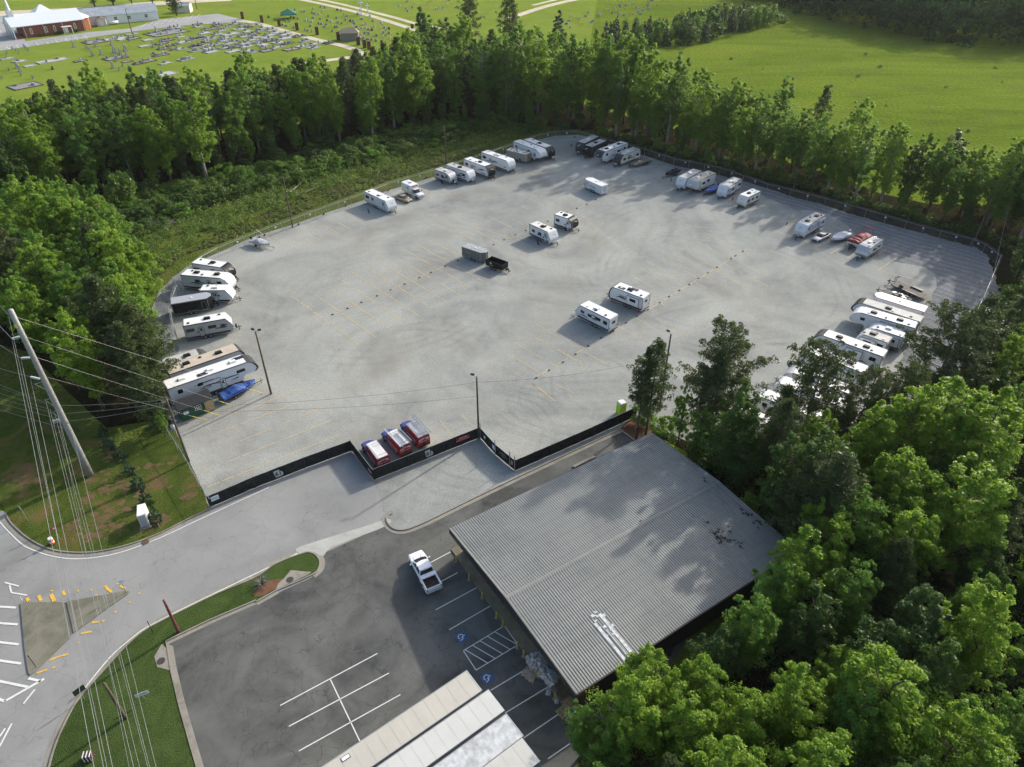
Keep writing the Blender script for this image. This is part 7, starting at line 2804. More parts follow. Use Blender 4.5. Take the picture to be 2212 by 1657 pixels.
# understorey and shrubs along the foot of the woods
scatter([(180, 478), (330, 425), (500, 385), (620, 356), (720, 332), (820, 306), (900, 288), (1000, 278), (1100, 279), (1260, 292), (1260, 280), (1100, 262), (1000, 260), (900, 264), (800, 286), (700, 312), (620, 330), (500, 358), (330, 398), (180, 440)],
        4.6, [('mid', 3), ('dark', 3)], (6, 11), 'in the low understorey facing the back-left fence', 'g', (lot,), 14, maxn=90, nm2='understorey_tree')
scatter([(1290, 288), (1500, 342), (1700, 392), (1900, 452), (2130, 508), (2130, 495), (1900, 438), (1700, 378), (1500, 328), (1290, 274)], 4.2, [('mid', 3), ('dark', 2)], (6, 10), 'in the low understorey behind the right-hand fence', 'g', (lot,), 16, maxn=70, nm2='understorey_tree')
W_S = 'at the foot of the back-left woods'
scatter([(250, 520), (330, 470), (420, 425), (520, 392), (620, 368), (720, 345), (820, 320), (900, 300), (1000, 285), (1100, 285), (1260, 290), (1260, 284), (1100, 268), (1000, 266), (900, 272), (800, 296), (700, 322), (620, 340), (500, 368), (330, 408), (250, 440)],
        3.4, [('shrub', 1)], (2.2, 4.6), W_S, W_S, (lot,), 15, wide=(1.0, 1.5), maxn=120)
scatter([(1290, 292), (1500, 346), (1700, 396), (1900, 456), (2130, 512), (2130, 500), (1900, 444), (1700, 384), (1500, 332), (1290, 280)], 3.6, [('shrub', 1)], (1.8, 3.5), 'along the foot of the right-hand tree belt', 'g', (lot,), 17, maxn=70)
scatter([(1375, 912), (1470, 965), (1600, 1000), (1800, 1010), (1940, 960), (2090, 830), (2160, 720), (2175, 640), (2165, 700), (2110, 790), (2010, 895), (1860, 980), (1700, 1005), (1500, 965)], 2.6, [('shrub', 1)], (2, 5), 'along the lower right edge of the lot', 'g', (bld,), 19, maxn=70)
scatter([(1420, 945), (1760, 1235), (1790, 1225), (1450, 935)], 3.0, [('shrub', 2), ('dark', 1)], (4, 8), 'pressing against the far end wall of the metal building', 'g', (), 20, maxn=24)
scatter([(1680, 62), (2200, 130), (2200, 420), (1950, 400), (1500, 180)], 16, [('shrub', 1)], (.5, 1.0), 'scattered over the open meadow', 'g', (), 21, maxn=14, wide=(1.2, 2.4))
# far wood beyond the meadow, one mass
rg = np.random.RandomState(5)
poly = GL([(1590, -4), (1650, 8), (1700, 26), (1770, 46), (1850, 68), (1930, 84), (2000, 96), (2100, 103), (2211, 106), (2500, 108), (2500, -60), (1590, -60)])
pp = [(p.x, p.y) for p in poly]
cs, rs = [], []
while len(cs) < 7500:
    x, y = rg.uniform(min(p[0] for p in pp), min(430, max(p[0] for p in pp))), rg.uniform(min(p[1] for p in pp), min(560, max(p[1] for p in pp)))
    if inpoly((x, y), pp):
        hh = 15 + 4 * math.sin(x * .11 + 2) * math.sin(y * .13) + rg.uniform(-3, 3)
        dmin = min((Vector((x, y)) - Vector(q)).length for q in pp[:9])
        z = rg.uniform(.0, 1) ** .5 * hh if dmin < 30 else hh * rg.uniform(.75, 1)
        cs.append((x, y, z))
        rs.append(rg.uniform(1.5, 3.2))
C, Nn, T = tuft_points(rg, np.array(cs), rs, 26)
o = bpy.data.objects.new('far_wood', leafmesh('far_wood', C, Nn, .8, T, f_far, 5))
COL.objects.link(o)
stuff(o, 'dark far-off wood beyond the meadow at the top right', 'wood')
# undergrowth
def under(name, polyV, nclump, k, rad, leaf, mat, label, seed, avoid=(), hh=(.1, .9)):
    rg = np.random.RandomState(seed)
    pp = [(p.x, p.y) for p in GL(polyV)]
    x0, x1, y0, y1 = min(p[0] for p in pp), max(p[0] for p in pp), min(p[1] for p in pp), max(p[1] for p in pp)
    cs = []
    it = 0
    while len(cs) < nclump and it < 80000:
        it += 1
        x, y = rg.uniform(x0, x1), rg.uniform(y0, y1)
        if inpoly((x, y), pp) and not any(inpoly((x, y), a) for a in avoid):
            if math.sin(x * .31 + 1.3) * math.sin(y * .27) + math.sin(x * .83) * math.sin(y * .71 + 2) * .6 + rg.uniform(-1, 1.2) < -.3:
                continue
            cs.append((x, y, rg.uniform(*hh)))
    C, Nn, T = tuft_points(rg, np.array(cs), rg.uniform(*rad, len(cs)), k, .6)
    C[:, 2] = np.maximum(C[:, 2], .06)
    o = bpy.data.objects.new(name, leafmesh(name, C, Nn, leaf, T, mat, seed))
    COL.objects.link(o)
    stuff(o, label, 'undergrowth')


under('undergrowth', [(60, 500), (250, 432), (330, 408), (500, 370), (620, 344), (700, 324), (800, 298), (900, 276), (1000, 270), (1100, 272), (1230, 284), (1130, 296), (1000, 322), (880, 360), (760, 392), (650, 432), (560, 470), (480, 505), (400, 545), (340, 600), (300, 640), (250, 560)],
      2600, 34, (.4, 1.2), .17, f_under, 'thick weeds and vines between back-left fence and woods', 31, (lot,))
under('tall_grass', [(250, 640), (340, 600), (400, 550), (468, 530), (553, 496), (633, 466), (703, 440), (783, 412), (835, 392), (930, 364), (1028, 334), (1100, 308), (1000, 318), (880, 356), (760, 388), (650, 428), (560, 466), (480, 500)],
      1500, 30, (.25, .5), .13, foliage('dry_and_green_grass', [(.15, .13, .055), (.11, .155, .03), (.16, .19, .05)], .3, 0), 'long rough grass beside the back-left fence', 33, (lot,), (.0, .25))
under('floor_brush', [(1420, 950), (1700, 1010), (1880, 1000), (2030, 915), (2140, 780), (2190, 600), (2400, 700), (2400, 2000), (1262, 2000), (1270, 1660), (1500, 1490), (1770, 1270), (1500, 990)],
      1500, 34, (.6, 1.5), .2, f_dark, 'low brush on the floor of the right-hand woods', 35, (bld, lot, prk), (.1, 1.2))
under('fence_brush', [(1290, 300), (1500, 352), (1700, 402), (1900, 462), (2130, 520), (2200, 560), (2200, 520), (2130, 500), (1900, 440), (1700, 380), (1500, 328), (1290, 276)],
      1100, 30, (.3, 1.0), .17, f_dark, 'dark brush under the right-hand tree belt', 37, (lot,), (.05, .6))

# young evergreens on the verge
for (q, h, lab) in (((235, 966), 3.1, 'topmost of the row of young evergreens left of the lot fence'), ((260, 993), 2.9, 'second young evergreen from the top on the verge'), ((280, 1021), 2.7, 'third young evergreen from the top on the verge'),
                    ((300, 1051), 2.9, 'fourth young evergreen from the top on the verge'), ((318, 1087), 2.9, 'young evergreen just above the white cabinet'), ((339, 1126), 3.0, 'lowest young evergreen beside the white cabinet and mailbox'),
                    ((226, 940), 2.4, 'young evergreen half hidden in shade above the verge row')):
    g = G(q, .13)
    tree('smallcone', g.x, g.y, h, lab)
g = G((566, 1262), .14)
t = thing('bare_shrub', 'dead twiggy shrub on bare clay at the end of the grass strip', 'shrub', g)
mb = MB()
for i in range(60):
    a, r = R.uniform(0, 6.28), R.uniform(.4, 1.5)
    mb.tube([(0, 0, 0), (math.cos(a) * r * .5, math.sin(a) * r * .5, R.uniform(.3, .9)), (math.cos(a) * r, math.sin(a) * r, R.uniform(.2, 1.3))], [.03, .02, .008], 3, cap=False)
mb.build('twigs', MATS['dead_grey_wood'], t)
b_ = MB()
b_.sheet([(p.x, p.y, .15) for p in smooth_line(GL([(545, 1285), (560, 1268), (600, 1252), (620, 1258), (600, 1272), (560, 1290), (545, 1285)]), 3)[:-1]])
struct(b_, 'bare_clay', m_clay)
# log pile
for i, ((a, b), r) in enumerate(((((608, 432), (652, 394)), .22), (((640, 425), (700, 398)), .17), (((600, 425), (640, 405)), .12))):
    a, b = G(a, .3), G(b, .5)
    mb = MB()
    mb.tube([tuple(a), tuple((a + b) / 2 + Vector((0, 0, .1))), tuple(b)], [r, r * .9, r * .6], 7)
    tag(mb.build('fallen_log', plain('bleached_log', (.32, .27, .21), .9, var=.2, scale=2), smooth=True), ('thickest bleached log lying beside the back-left light pole', 'long thin bleached log lying to the right of the thickest one', 'shortest bleached branch next to the logs')[i], 'log')
g = G((330, 490), .1)
t = thing('brush_pile', 'pile of dead grey branches in the weeds left of the lot', 'brush pile', g)
mb = MB()
for i in range(70):
    a = R.uniform(0, PI)
    x, y, l = R.uniform(-4, 4), R.uniform(-1.5, 1.5), R.uniform(1, 4)
    mb.tube([(x, y, R.uniform(.1, .8)), (x + math.cos(a) * l * .5, y + math.sin(a) * l * .5, R.uniform(.5, 1.2)), (x + math.cos(a + .2) * l, y + math.sin(a + .2) * l, R.uniform(.1, 1.2))], [.06, .05, .02], 4, cap=False)
mb.build('branches', MATS['dead_grey_wood'], t)
# ------------------------------------------------------------ church, hall, cemetery
k_brick = plain('red_brick', (.22, .07, .045), .9, var=.15, scale=1.5)
k_wroof = plain('white_metal_roof', (.72, .75, .76), .4, .1, var=.06, scale=.3)
k_zroof = plain('weathered_zinc_roof', (.42, .46, .48), .5, .2, var=.2, scale=.4)
k_wall = plain('white_siding', (.72, .73, .72), .6, var=.05, scale=.5)
a, b = G((56, 83)), G((186, 66.5))
d = b - a
CL = d.length
cx_ = d.normalized()
rz = math.atan2(d.y, d.x)
CW = 13.0
t = thing('brick_church', 'red brick church with white metal roof, arched windows and steeple', 'church', (a.x, a.y, .04), rz)
WH, RH = 5.2, 9.2
mb = MB()
mb.box((CL / 2, CW / 2, WH / 2), (CL, CW, WH))
mb.build('wall', k_brick, t)
mb = MB()
x0 = -4.6
for s in (0, 1):
    y0 = -.6 if s == 0 else CW + .6
    q = [(x0, y0, WH - .1), (CL + .6, y0, WH - .1), (CL + .6, CW / 2, RH), (x0, CW / 2, RH)]
    mb.add(q + [(p[0], p[1], p[2] - .25) for p in q], [(0, 1, 2, 3) if s == 0 else (3, 2, 1, 0), (4, 5, 6, 7), (0, 4, 5, 1), (1, 5, 6, 2), (3, 7, 4, 0)])
for i in range(34):
    x = x0 + .3 + i * (CL - x0) / 34
    mb.add([(x, -.6, WH - .08), (x + .08, -.6, WH - .08), (x + .08, CW / 2, RH + .03), (x, CW / 2, RH + .03)], [(0, 1, 2, 3)])
rf = mb.build('roof', k_wroof, t)
mb = MB()
mb.prism([(-.5, WH), (CW + .5, WH), (CW / 2, RH - .3)], x0 + .2, x0 + .4, 'x')
mb.prism([(0, WH), (CW, WH), (CW / 2, RH - .3)], CL - .3, CL - .02, 'x')
mb.build('gable', k_wall, t)
for i in range(4):
    mb = MB()
    mb.tube([(x0 + .5, .1 + i * (CW - .2) / 3, 0), (x0 + .5, .1 + i * (CW - .2) / 3, WH)], .28, 8)
    mb.build('column', k_wall, t)
mb = MB()
mb.box((x0 / 2, CW / 2, .5), (-x0 - 1.5, CW - 3, 1.0))
mb.box((x0 / 2 + .4, .9, .25), (3, 1.8, .5))
mb.build('porch', k_brick, t)
for f in (.12, .36, .50, .84):
    mb = MB()
    mb.prism([(-.55, 0), (.55, 0), (.55, 2.0), (.35, 2.5), (0, 2.7), (-.35, 2.5), (-.55, 2.0)], -.02, .02)
    wdo = mb.build('arched_window', plain('window_cream_trim', (.6, .6, .52), .6), t, loc=(f * CL, -.03, 1.3))
    mb = MB()
    mb.prism([(-.3, .25), (.3, .25), (.3, 2.0), (0, 2.4), (-.3, 2.0)], -.035, -.025)
    mb.build('pane', plain('stained_pane', (.15, .15, .09), .4), wdo)
mb = MB()
mb.box((0, -1.4, 3.0), (4.2, 3.0, .18))
mb.tube([(-1.9, -2.7, 0), (-1.9, -2.7, 3)], .12, 6)
mb.tube([(1.9, -2.7, 0), (1.9, -2.7, 3)], .12, 6)
mb.build('side_porch', k_wall, t, loc=(CL * .68, 0, 0))
mb = MB()
mb.box((CL * .68, -.04, 1.2), (1.6, .1, 2.3))
mb.build('door', k_wall, t)
mb = MB()
for x in (.02, .33, .64, .985):
    mb.box((x * CL, -.08, WH / 2), (.14, .14, WH))
mb.build('downpipe', k_wall, t)
mb = MB()
apx = [(math.cos(q) * 4.6 + CL, math.sin(q) * 4.6 + CW / 2) for q in [math.radians(v_) for v_ in (-90, -45, 0, 45, 90)]]
mb.prism(apx, 0, WH - .3, 'z')
mb.build('apse', plain('orange_brick', (.34, .12, .06), .9, var=.1), t)
mb = MB()
apx2 = [(math.cos(q) * 5.2 + CL, math.sin(q) * 5.2 + CW / 2, WH - .2) for q in [math.radians(v_) for v_ in (-90, -45, 0, 45, 90)]]
mb.add(apx2 + [(CL, CW / 2, RH - 1.4)], [(i, i + 1, 5) for i in range(4)])
mb.build('apse_roof', k_wroof, t)
mb = MB()
mb.box((-1.6, CW / 2, RH + .4), (2.4, 2.4, 2.6))
mb.box((-1.6, CW / 2, RH + 1.8), (1.9, 1.9, .6))
mb.tube([(-1.6, CW / 2, RH + 2.1), (-1.6, CW / 2, RH + 11)], [.85, .03], 8)
mb.build('steeple', k_wall, t)
mb = MB()
mb.add([(8, CW - 2, WH + .5), (21, CW - 2, WH + .5), (21, CW + 12, WH), (8, CW + 12, WH), (14, CW + 4, RH + 1.6), (15, CW + 4, RH + 1.6)], [(0, 1, 5, 4), (1, 2, 5), (2, 3, 4, 5), (3, 0, 4), (3, 2, 1, 0)])
mb.add([(8.5, CW + .1, 0), (20.5, CW + .1, 0), (20.5, CW + 11, 0), (8.5, CW + 11, 0), (8.5, CW + .1, WH), (20.5, CW + .1, WH), (20.5, CW + 11, WH), (8.5, CW + 11, WH)], [(0, 1, 5, 4), (1, 2, 6, 5), (2, 3, 7, 6), (3, 0, 4, 7)])
mb.build('rear_wing', k_wroof, t)
for i in range(15):
    f = R.uniform(.2, .95)
    p = a + cx_ * (f * CL) + Vector((cx_.y, -cx_.x, 0)) * R.uniform(.8, 1.4)
    if abs(f - .68) > .06:
        tree('shrub', p.x, p.y, R.uniform(.9, 1.5), 'clipped bush along the brick wall of the church', 'bushes along the church wall', 1.0, 2)
# long white hall
a, b = G((205, 60)), G((345, 44.5))
b = G((344, 43))
a = G((213, 55))
d = b - a
HL = d.length
t = thing('long_hall', 'long white hall with weathered zinc roof behind the church', 'hall', (a.x, a.y, .04), math.atan2(d.y, d.x))
mb = MB()
mb.box((HL / 2 - 4, 5, 2.1), (HL + 8, 10, 4.2))
mb.prism([(0, 4.2), (10, 4.2), (5, 7.0)], -8, HL, 'x')
mb.build('wall', k_wall, t)
mb = MB()
for s in (0, 1):
    y0 = -.5 if s == 0 else 10.5
    q = [(-8.5, y0, 4.05), (HL + .5, y0, 4.05), (HL + .5, 5, 7.25), (-8.5, 5, 7.25)]
    mb.add(q, [(0, 1, 2, 3) if s == 0 else (3, 2, 1, 0)])
mb.build('roof', k_zroof, t)
for f in (.08, .30, .52, .80):
    mb = MB()
    mb.box((0, 0, 0), (1.3, .06, 1.4))
    w_ = mb.build('window', k_glass, t, loc=(f * HL, -.04, 2.3))
    mb = MB()
    mb.box((0, -.04, 0), (1.3, .03, .1))
    mb.box((0, -.04, 0), (.1, .035, 1.4))
    mb.build('frame', k_wall, w_)


def hut(label, q, L, W, h, rz, wall, roof, door=None, name='garden_shed', rise=1.1):
    t = thing(name, label, 'shed', G(q, .04), rz)
    mb = MB()
    mb.box((0, 0, h / 2), (L, W, h))
    mb.prism([(-W / 2, h), (W / 2, h), (0, h + rise)], -L / 2, L / 2, 'x')
    mb.build('wall', wall, t)
    mb = MB()
    for s in (-1, 1):
        q_ = [(-L / 2 - .2, s * (W / 2 + .25), h - .12), (L / 2 + .2, s * (W / 2 + .25), h - .12), (L / 2 + .2, 0, h + rise + .1), (-L / 2 - .2, 0, h + rise + .1)]
        mb.add(q_, [(0, 1, 2, 3) if s < 0 else (3, 2, 1, 0)])
    mb.build('roof', roof, t)
    if door:
        mb = MB()
        mb.box((L / 2 + .03, 0, h * .45), (.05, W * .5, h * .85))
        mb.build('door', door, t)
    return t


hut('cream storage shed with brown roof between church and hall', (222, 55), 4.5, 4.2, 3.0, -1.2, k_cream, plain('brown_shingle', (.16, .09, .07), .9), k_wall)
hut('pale garage under the dark tree beside the hall', (400, 26), 7, 6, 3.6, .1, k_cream, k_zroof, name='garage')
t = thing('propane_tank', 'white propane tank on the grass before the long hall', 'tank', G((247, 54), .04), rz)
mb = MB()
mb.tube([(-2.3, 0, 1.1), (-2.1, 0, 1.1), (2.1, 0, 1.1), (2.3, 0, 1.1)], [.2, .65, .65, .2], 12)
mb.build('vessel', k_wall, t, smooth=True)
mb = MB()
mb.box((-1.3, 0, .3), (.3, .8, .6))
mb.box((1.3, 0, .3), (.3, .8, .6))
mb.build('foot', m_conc, t)
pole('wooden utility pole at the church car park edge', (284.5, 69), 21, r=.2, lamps=1, name='utility_pole', cat='utility pole')
pole('wooden utility pole by the pale garage', (425.5, 20), -14, r=.2, lamps=0, name='utility_pole', cat='utility pole')
for px, py, h, lab in ((205, 15, 17, 'dark oak behind the long hall, nearest the church'), (245, 11, 17, 'dark oak overhanging the hall roof'), (285, 8, 17, 'dark oak behind the middle of the hall'), (382, 34, 13, 'dark round oak beside the pale garage'), (-14, 28, 10, 'dark oak at the very top left corner'), (330, 8, 15, 'dark oak between hall and garage')):
    g = G((px, py))
    tree('dark', g.x, g.y, h, lab, None, 1.5)

# graves
ax_ = (G((140, 122.6)) - G((75, 133.8))).normalized()
grz = math.atan2(ax_.y, ax_.x)
k_gc = plain('grave_concrete', (.42, .41, .38), .9, var=.2, scale=.8)
k_gg = plain('grave_gravel', (.25, .25, .24), .95, var=.25, scale=1.2)
k_stone = plain('grey_granite', (.24, .25, .26), .6, var=.15, scale=2)
k_stonew = plain('white_marble', (.50, .50, .48), .6, var=.15, scale=2)
k_stoned = plain('dark_granite', (.04, .042, .045), .4, var=.1)
PL = []


def stone(kind, mat):
    mb = MB()
    if kind == 0:
        mb.prism([(-.5, 0), (.5, 0), (.5, .75), (.35, .9), (0, .97), (-.35, .9), (-.5, .75)], -.12, .12)
        mb.box((0, 0, .08), (1.3, .45, .16))
    elif kind == 1:
        mb.prism([(-.28, 0), (.28, 0), (.28, 1.0), (0, 1.2), (-.28, 1.0)], -.09, .09)
        mb.box((0, 0, .06), (.75, .35, .12))
    elif kind == 2:
        mb.box((0, 0, .2), (.9, .9, .4))
        mb.box((0, 0, 1.1), (.5, .5, 1.5), taper=.75)
        mb.tube([(0, 0, 1.85), (0, 0, 2.5)], [.24, .02], 4)
    else:
        mb.box((0, 0, .3), (1.6, .35, .6), taper=.92)
        mb.box((0, 0, .07), (2.0, .55, .14))
    return mb, mat


ST = []
for kind, mat, lab in ((0, k_stone, 'grey rounded headstone'), (1, k_stone, 'narrow pointed grey headstone'), (2, k_stone, 'tall grey stone monument'), (3, k_stone, 'wide grey family headstone'), (0, k_stonew, 'pale rounded headstone'), (0, k_stoned, 'black granite headstone')):
    mb, m_ = stone(kind, mat)
    o = mb.build('headstone', m_)
    COL.objects.unlink(o)
    ST.append((o, lab))


def grave(px, py, i, words, dr=0.0, sc=1.25):
    o, lab = ST[i]
    c = o.copy()
    COL.objects.link(c)
    c.location = G((px, py), .04)
    c.rotation_euler = (0, 0, grz + PI / 2 + dr + R.uniform(-.06, .06))
    c.scale = (sc,) * 3
    tag(c, lab + ' ' + words, 'headstone', lab + ' ' + words)


def plot(px, py, w_, d_, kind=0, nst=2):
    g = G((px, py), .02)
    PL.append((g.x, g.y, max(w_, d_) * .6))
    mb = MB()
    mb.box((0, 0, .1), (w_ - .5, d_ - .5, .16), mi=0)
    for s in (-1, 1):
        mb.box((0, s * (d_ / 2 - .12), .16), (w_, .24, .32), mi=1)
        mb.box((s * (w_ / 2 - .12), 0, .155), (.24, d_ - .48, .31), mi=1)
    o = mb.build('grave_plot', [k_gg if kind else k_gc, k_gc if not kind else plain('rusty_kerb', (.16, .09, .06), .9, var=.2)], loc=g, rz=grz)
    lab = ('dark gravel grave plot with brownish kerb in the old cemetery', 'pale concrete grave plot in the old cemetery')[0 if kind else 1]
    tag(o, lab, 'grave plot', lab)
    dy = Vector((-math.sin(grz), math.cos(grz), 0))
    dx = Vector((math.cos(grz), math.sin(grz), 0))
    for i in range(nst):
        u = (i + .5) / nst - .5
        q = g + dx * (u * w_ * .9) + dy * (d_ * .32 * R.choice((1, 1, -.5)))
        c = ST[R.choice((0, 0, 1, 3, 3, 4))][0].copy()
        lb = 'headstone standing on a family plot of the old cemetery'
        COL.objects.link(c)
        c.location = (q.x, q.y, .18)
        c.rotation_euler = (0, 0, grz + PI / 2)
        c.scale = (1.2,) * 3
        tag(c, lb, 'headstone', lb)


for x, y, w_, d_, k, n in ((65, 510, 5, 3, 0, 1), (172, 533, 5, 4, 0, 1), (260, 572, 4.5, 3, 0, 0), (455, 528, 12, 5, 0, 2), (695, 530, 5, 3, 1, 1), (220, 745, 10, 8, 1, 2), (820, 365, 9, 8, 1, 3), (945, 345, 7, 5, 0, 2), (1045, 335, 6, 9, 0, 3), (1150, 335, 6, 5, 1, 2), (1280, 348, 5, 3, 0, 0),
                           (1145, 297, 6, 3, 0, 1), (1440, 285, 18, 12, 1, 14), (1500, 245, 9, 4, 0, 4), (1250, 400, 5, 3, 0, 0), (1410, 425, 5, 3, 1, 2), (1480, 395, 5, 3, 1, 2), (1710, 335, 9, 5, 0, 3), (1700, 400, 6, 4, 1, 2), (1685, 440, 4, 3, 0, 1), (1390, 480, 7, 3, 1, 2),
                           (1280, 530, 6, 4, 1, 2), (1205, 552, 5, 3, 1, 2), (1430, 550, 5, 3, 0, 1), (1610, 515, 6, 3, 0, 1), (1420, 645, 9, 6, 0, 1), (1270, 672, 5, 4, 0, 2), (1440, 770, 4, 4, 0, 0), (1000, 505, 9, 6, 1, 3), (1100, 535, 4, 3, 1, 0), (700, 210, 5, 2, 0, 0)):
    if x == 700:
        continue
    q = M(1, 1, x, y)
    plot(q[0], q[1], w_, d_, k, n)
for x, y, w_, d_ in ((250, 105, 5, 2.5), (450, 100, 4, 2.5), (560, 140, 5, 3), (390, 160, 8, 4), (530, 175, 5, 3), (660, 100, 5, 3), (750, 120, 4, 3), (810, 140, 4, 3), (900, 115, 6, 3), (975, 150, 5, 3), (940, 180, 4, 3), (1070, 170, 6, 3), (620, 215, 9, 4), (760, 240, 5, 4), (850, 215, 7, 4),
                     (840, 280, 6, 4), (940, 300, 6, 4), (1040, 290, 7, 4), (1240, 255, 9, 5), (1370, 240, 7, 3), (1150, 310, 6, 4), (1250, 318, 6, 3), (400, 265, 6, 4), (250, 262, 10, 5), (250, 350, 7, 4), (225, 400, 5, 4), (450, 330, 6, 3), (560, 365, 6, 4), (600, 320, 6, 3), (652, 300, 5, 3),
                     (670, 355, 5, 4), (650, 405, 7, 4), (400, 410, 6, 5), (795, 352, 6, 3.5), (790, 400, 6, 4), (770, 460, 6, 4), (120, 495, 6, 4), (1700, 318, 4, 3), (2030, 495, 9, 5), (980, 360, 3, 2), (860, 412, 4, 3), (330, 205, 6, 4), (480, 215, 5, 3), (710, 160, 6, 4)):
    q = (377.8 + x * .1952, 32.4 + y * .1952)
    if q[1] < 60 and x < 200:
        continue
    plot(q[0], q[1], w_, d_, R.choice((0, 0, 1)), R.choice((1, 2, 2, 3)))
rr = random.Random(12)
pw0 = [(380, 58), (470, 50), (560, 62), (690, 92), (700, 104), (560, 112), (470, 104), (390, 112), (330, 100)]
k = 0
while k < 26:
    px, py = rr.uniform(330, 700), rr.uniform(50, 112)
    g = G((px, py))
    if inpoly((px, py), pw0) and all((g.x - a) ** 2 + (g.y - b) ** 2 > (r + 3.2) ** 2 for a, b, r in PL):
        plot(px, py, rr.uniform(4, 7), rr.uniform(3, 5), rr.choice((0, 0, 1)), rr.choice((1, 2, 2, 3)))
        k += 1
for x, y, i in ((60, 470, 1), (80, 610, 1), (150, 590, 2), (175, 620, 2), (185, 655, 1), (20, 680, 1), (285, 680, 1), (455, 600, 5), (640, 410, 2), (800, 485, 2), (875, 475, 2), (965, 390, 2), (985, 455, 2), (1005, 465, 2), (1040, 470, 2), (1095, 490, 2), (1005, 530, 2), (1080, 440, 2), (1095, 445, 2),
                (1325, 410, 2), (1390, 390, 2), (1350, 280, 2), (1485, 435, 3), (1330, 465, 3), (1365, 480, 3), (1435, 465, 3), (1115, 590, 1), (1060, 575, 1), (1030, 610, 1), (975, 590, 2), (830, 405, 2), (1125, 355, 2), (1855, 405, 0), (1980, 420, 0), (110, 430, 1), (140, 445, 1), (165, 460, 1), (210, 410, 1),
                (225, 425, 1), (245, 440, 1), (745, 420, 1), (765, 430, 1), (785, 440, 1)):
    q = M(1, 1, x, y)
    grave(q[0], q[1], i, 'on the lawn of the old cemetery')
poly = [(545, 20), (640, -4), (720, 14), (800, 36), (850, 52), (850, 100), (800, 105), (760, 98), (690, 84), (620, 62)]
o_, u_ = G((560, 34)), (G((850, 98)) - G((560, 34))).normalized()
v_ = Vector((-u_.y, u_.x, 0))
pw = [(p.x, p.y) for p in GL(poly)]
rows = []
for i in range(-4, 26):
    for j in range(60):
        if rr.random() < .42:
            p = o_ + u_ * (j * 3.1 + rr.uniform(-.5, .5)) + v_ * (i * 7.5 + rr.uniform(-.3, .3))
            if inpoly((p.x, p.y), pw):
                rows.append(p)
rr.shuffle(rows)
for p in rows[:170]:
    grave(630, 30, rr.choice((0, 0, 0, 1, 3, 4, 5)), 'on the newer lawn beyond the lane', .2, 1.1)
    COL.objects[-1].location = (p.x, p.y, .02)
k_fl = [plain('flower_' + n, c, .7) for n, c in (('pink', (.55, .15, .2)), ('yellow', (.6, .45, .08)), ('white', (.6, .6, .58)), ('blue', (.12, .2, .5)))]
FLP = []
for m_ in k_fl:
    mb = MB()
    for j in range(9):
        mb.box((rr.uniform(-.22, .22), rr.uniform(-.22, .22), .35 + rr.uniform(0, .35)), (.2, .2, .2), rr.uniform(0, 3))
    mb.tube([(0, 0, 0), (0, 0, .4)], .07, 5)
    o = mb.build('flower_bunch', m_)
    COL.objects.unlink(o)
    FLP.append(o)
for poly, n, words in (([(700, 75), (760, 90), (850, 98), (850, 60), (760, 45), (690, 60)], 45, 'on the newer lawn beyond the lane'), ([(1210, 40), (1260, 28), (1330, 12), (1400, -2), (1440, 0), (1400, 30), (1310, 45), (1230, 62)], 70, 'on the lawn behind the lone cedar'), ([(830, -4), (980, -4), (980, 26), (880, 26)], 26, 'on the lawn beyond the crosses')):
    cnt = 0
    while cnt < n:
        px, py = rr.uniform(min(p[0] for p in poly), max(p[0] for p in poly)), rr.uniform(min(p[1] for p in poly), max(p[1] for p in poly))
        if inpoly((px, py), poly):
            k = rr.randrange(4)
            if rr.random() < .3:
                grave(px, py, rr.choice((0, 3, 4)), words, .4, 1.0)
            else:
                c = FLP[k].copy()
                COL.objects.link(c)
                c.location = G((px, py), .02)
                c.scale = (1.5,) * 3
                lb = ('pink', 'yellow', 'white', 'blue')[k] + ' grave flowers ' + words
                tag(c, lb, 'flowers', lb)
            cnt += 1
# brick pillars by the lane
bp = None
for (q, lab) in ((M(2, 1, 53, 195), 'first'), (M(2, 1, 203, 228), 'second'), (M(2, 1, 357, 262), 'third'), (M(2, 1, 529, 300), 'fourth'), (M(2, 1, 713, 345), 'fifth'), (M(2, 1, 885, 390), 'sixth'), (M(2, 1, 939, 415), 'seventh'), (M(2, 1, 978, 428), 'eighth'), (M(1, 1, 2095, 165), 'leftmost')):
    lb = ('%s brick pillar from the left along the lane' % lab) if lab != 'leftmost' else 'dark brick pillar where lane meets church car park'
    if bp is None:
        mb = MB()
        mb.box((0, 0, 1.6), (1.4, 1.4, 3.2))
        mb.box((0, 0, 3.28), (1.6, 1.6, .18))
        bp = mb.build('brick_pillar', plain('dark_brown_brick', (.12, .05, .035), .9, var=.15), loc=G(q, .03), rz=.4)
        tag(bp, lb, 'pillar')
    else:
        c = bp.copy()
        COL.objects.link(c)
        c.location = G(q, .03)
        tag(c, lb, 'pillar')
# crosses
for (b_, tp_, lab) in ((M(2, 1, 899, 138), 18, 'white cross nearest, left of the three'), (M(2, 1, 912, 124), -1, 'tallest white cross in the middle of the three'), (M(2, 1, 968, 125), 8, 'white cross standing right of the other two')):
    h = (hz(b_, tp_ * 1.0) if tp_ > -1 else hz(b_, -1))
    t = thing('white_cross', lab, 'cross', G(b_, .03), .25)
    mb = MB()
    mb.box((0, 0, h / 2), (.45, .45, h))
    mb.build('upright', k_wall, t)
    mb = MB()
    mb.box((0, 0, h * .78), (h * .38, .5, .5))
    mb.build('crossbar', k_wall, t)
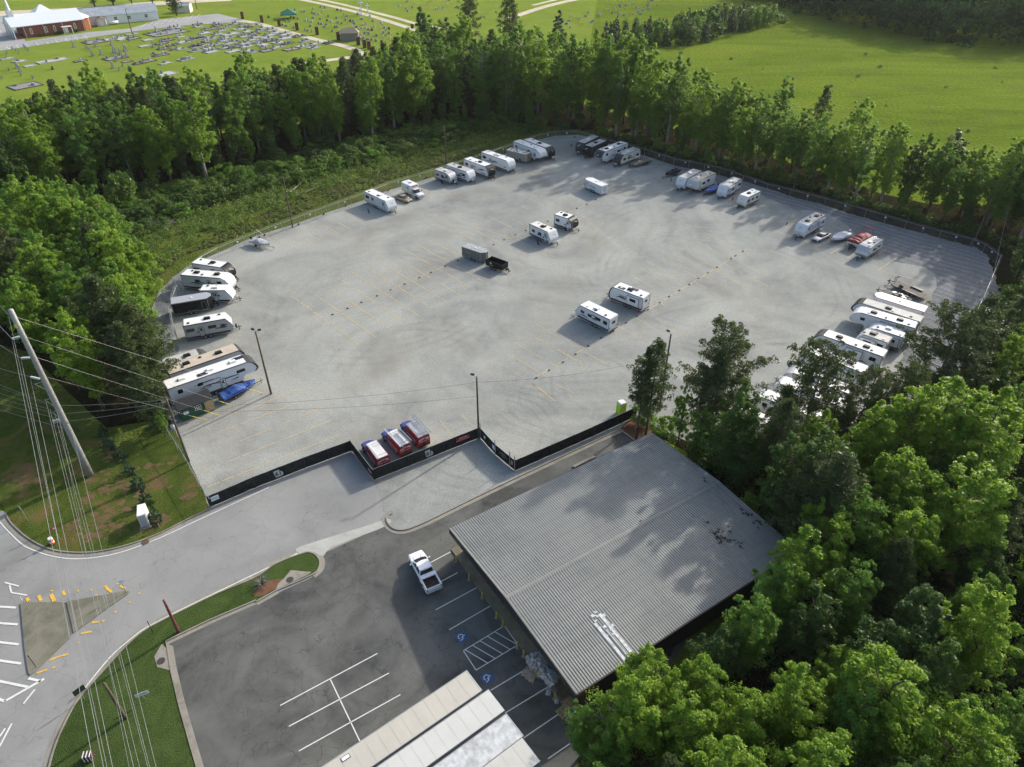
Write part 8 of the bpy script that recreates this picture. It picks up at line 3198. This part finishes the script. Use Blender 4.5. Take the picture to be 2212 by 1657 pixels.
# tent
t = thing('burial_tent', 'dark green peaked canopy tent among the headstones', 'tent', G((624.5, 40), .03), .3)
mb = MB()
mb.add([(-4, -4, 2.4), (4, -4, 2.4), (4, 4, 2.4), (-4, 4, 2.4), (0, 0, 4.6), (-4, -4, 2.0), (4, -4, 2.0), (4, 4, 2.0), (-4, 4, 2.0)], [(0, 1, 4), (1, 2, 4), (2, 3, 4), (3, 0, 4), (5, 6, 1, 0), (6, 7, 2, 1), (7, 8, 3, 2), (8, 5, 0, 3)])
mb.build('canopy', plain('green_canvas', (.01, .13, .08), .7), t)
for x in (-3.9, 3.9):
    for y in (-3.9, 3.9):
        mb = MB()
        mb.tube([(x, y, 0), (x, y, 2.4)], .06, 5)
        mb.build('leg', k_galv, t)
# small stone vault
t = thing('stone_vault', 'small grey stone vault with hipped roof on the lawn', 'vault', G(M(2, 1, 812, 345), .03), .15)
mb = MB()
mb.box((0, 0, 1.6), (8, 5, 3.2))
mb.build('wall', plain('vault_stone', (.24, .22, .17), .9, var=.15), t)
mb = MB()
mb.add([(-4.6, -3, 3.2), (4.6, -3, 3.2), (4.6, 3, 3.2), (-4.6, 3, 3.2), (-2.6, 0, 5.0), (2.6, 0, 5.0)], [(0, 1, 5, 4), (1, 2, 5), (2, 3, 4, 5), (3, 0, 4)])
mb.build('roof', plain('vault_roof', (.27, .23, .17), .9, var=.15), t)
# low rail fence beside the church car park
t = thing('picket_fence', 'thin metal fence between church car park and cemetery lawn', 'fence', G((50, 101), .04))
mb = MB()
q = GL([(50, 104), (100, 97), (175, 86), (176, 82)])
for i in range(len(q) - 1):
    a, b = q[i] - q[0], q[i + 1] - q[0]
    mb.tube([(a.x, a.y, 1.3), (b.x, b.y, 1.3)], .05, 4)
    n = max(1, int((b - a).length / 3.5))
    for k in range(n + 1):
        p = a.lerp(b, k / n)
        mb.tube([(p.x, p.y, 0), (p.x, p.y, 1.35)], .06, 4)
mb.build('rails', k_galv, t)

# ------------------------------------------------------------ light haze over the whole place
mb = MB()
mb.box((0, 2100, 35), (5400, 5400, 76))
hm = bpy.data.materials.new('haze')
hm.use_nodes = True
hn = hm.node_tree
hn.nodes.remove(hn.nodes['Principled BSDF'])
pv = hn.nodes.new('ShaderNodeVolumePrincipled')
pv.inputs['Color'].default_value = (.9, .9, .86, 1)
pv.inputs['Density'].default_value = .00005
pv.inputs['Anisotropy'].default_value = .2
hn.links.new(pv.outputs[0], hn.nodes['Material Output'].inputs['Volume'])
o = mb.build('haze', hm)
stuff(o, 'faint pale haze that softens the far woods and lawns', 'haze')
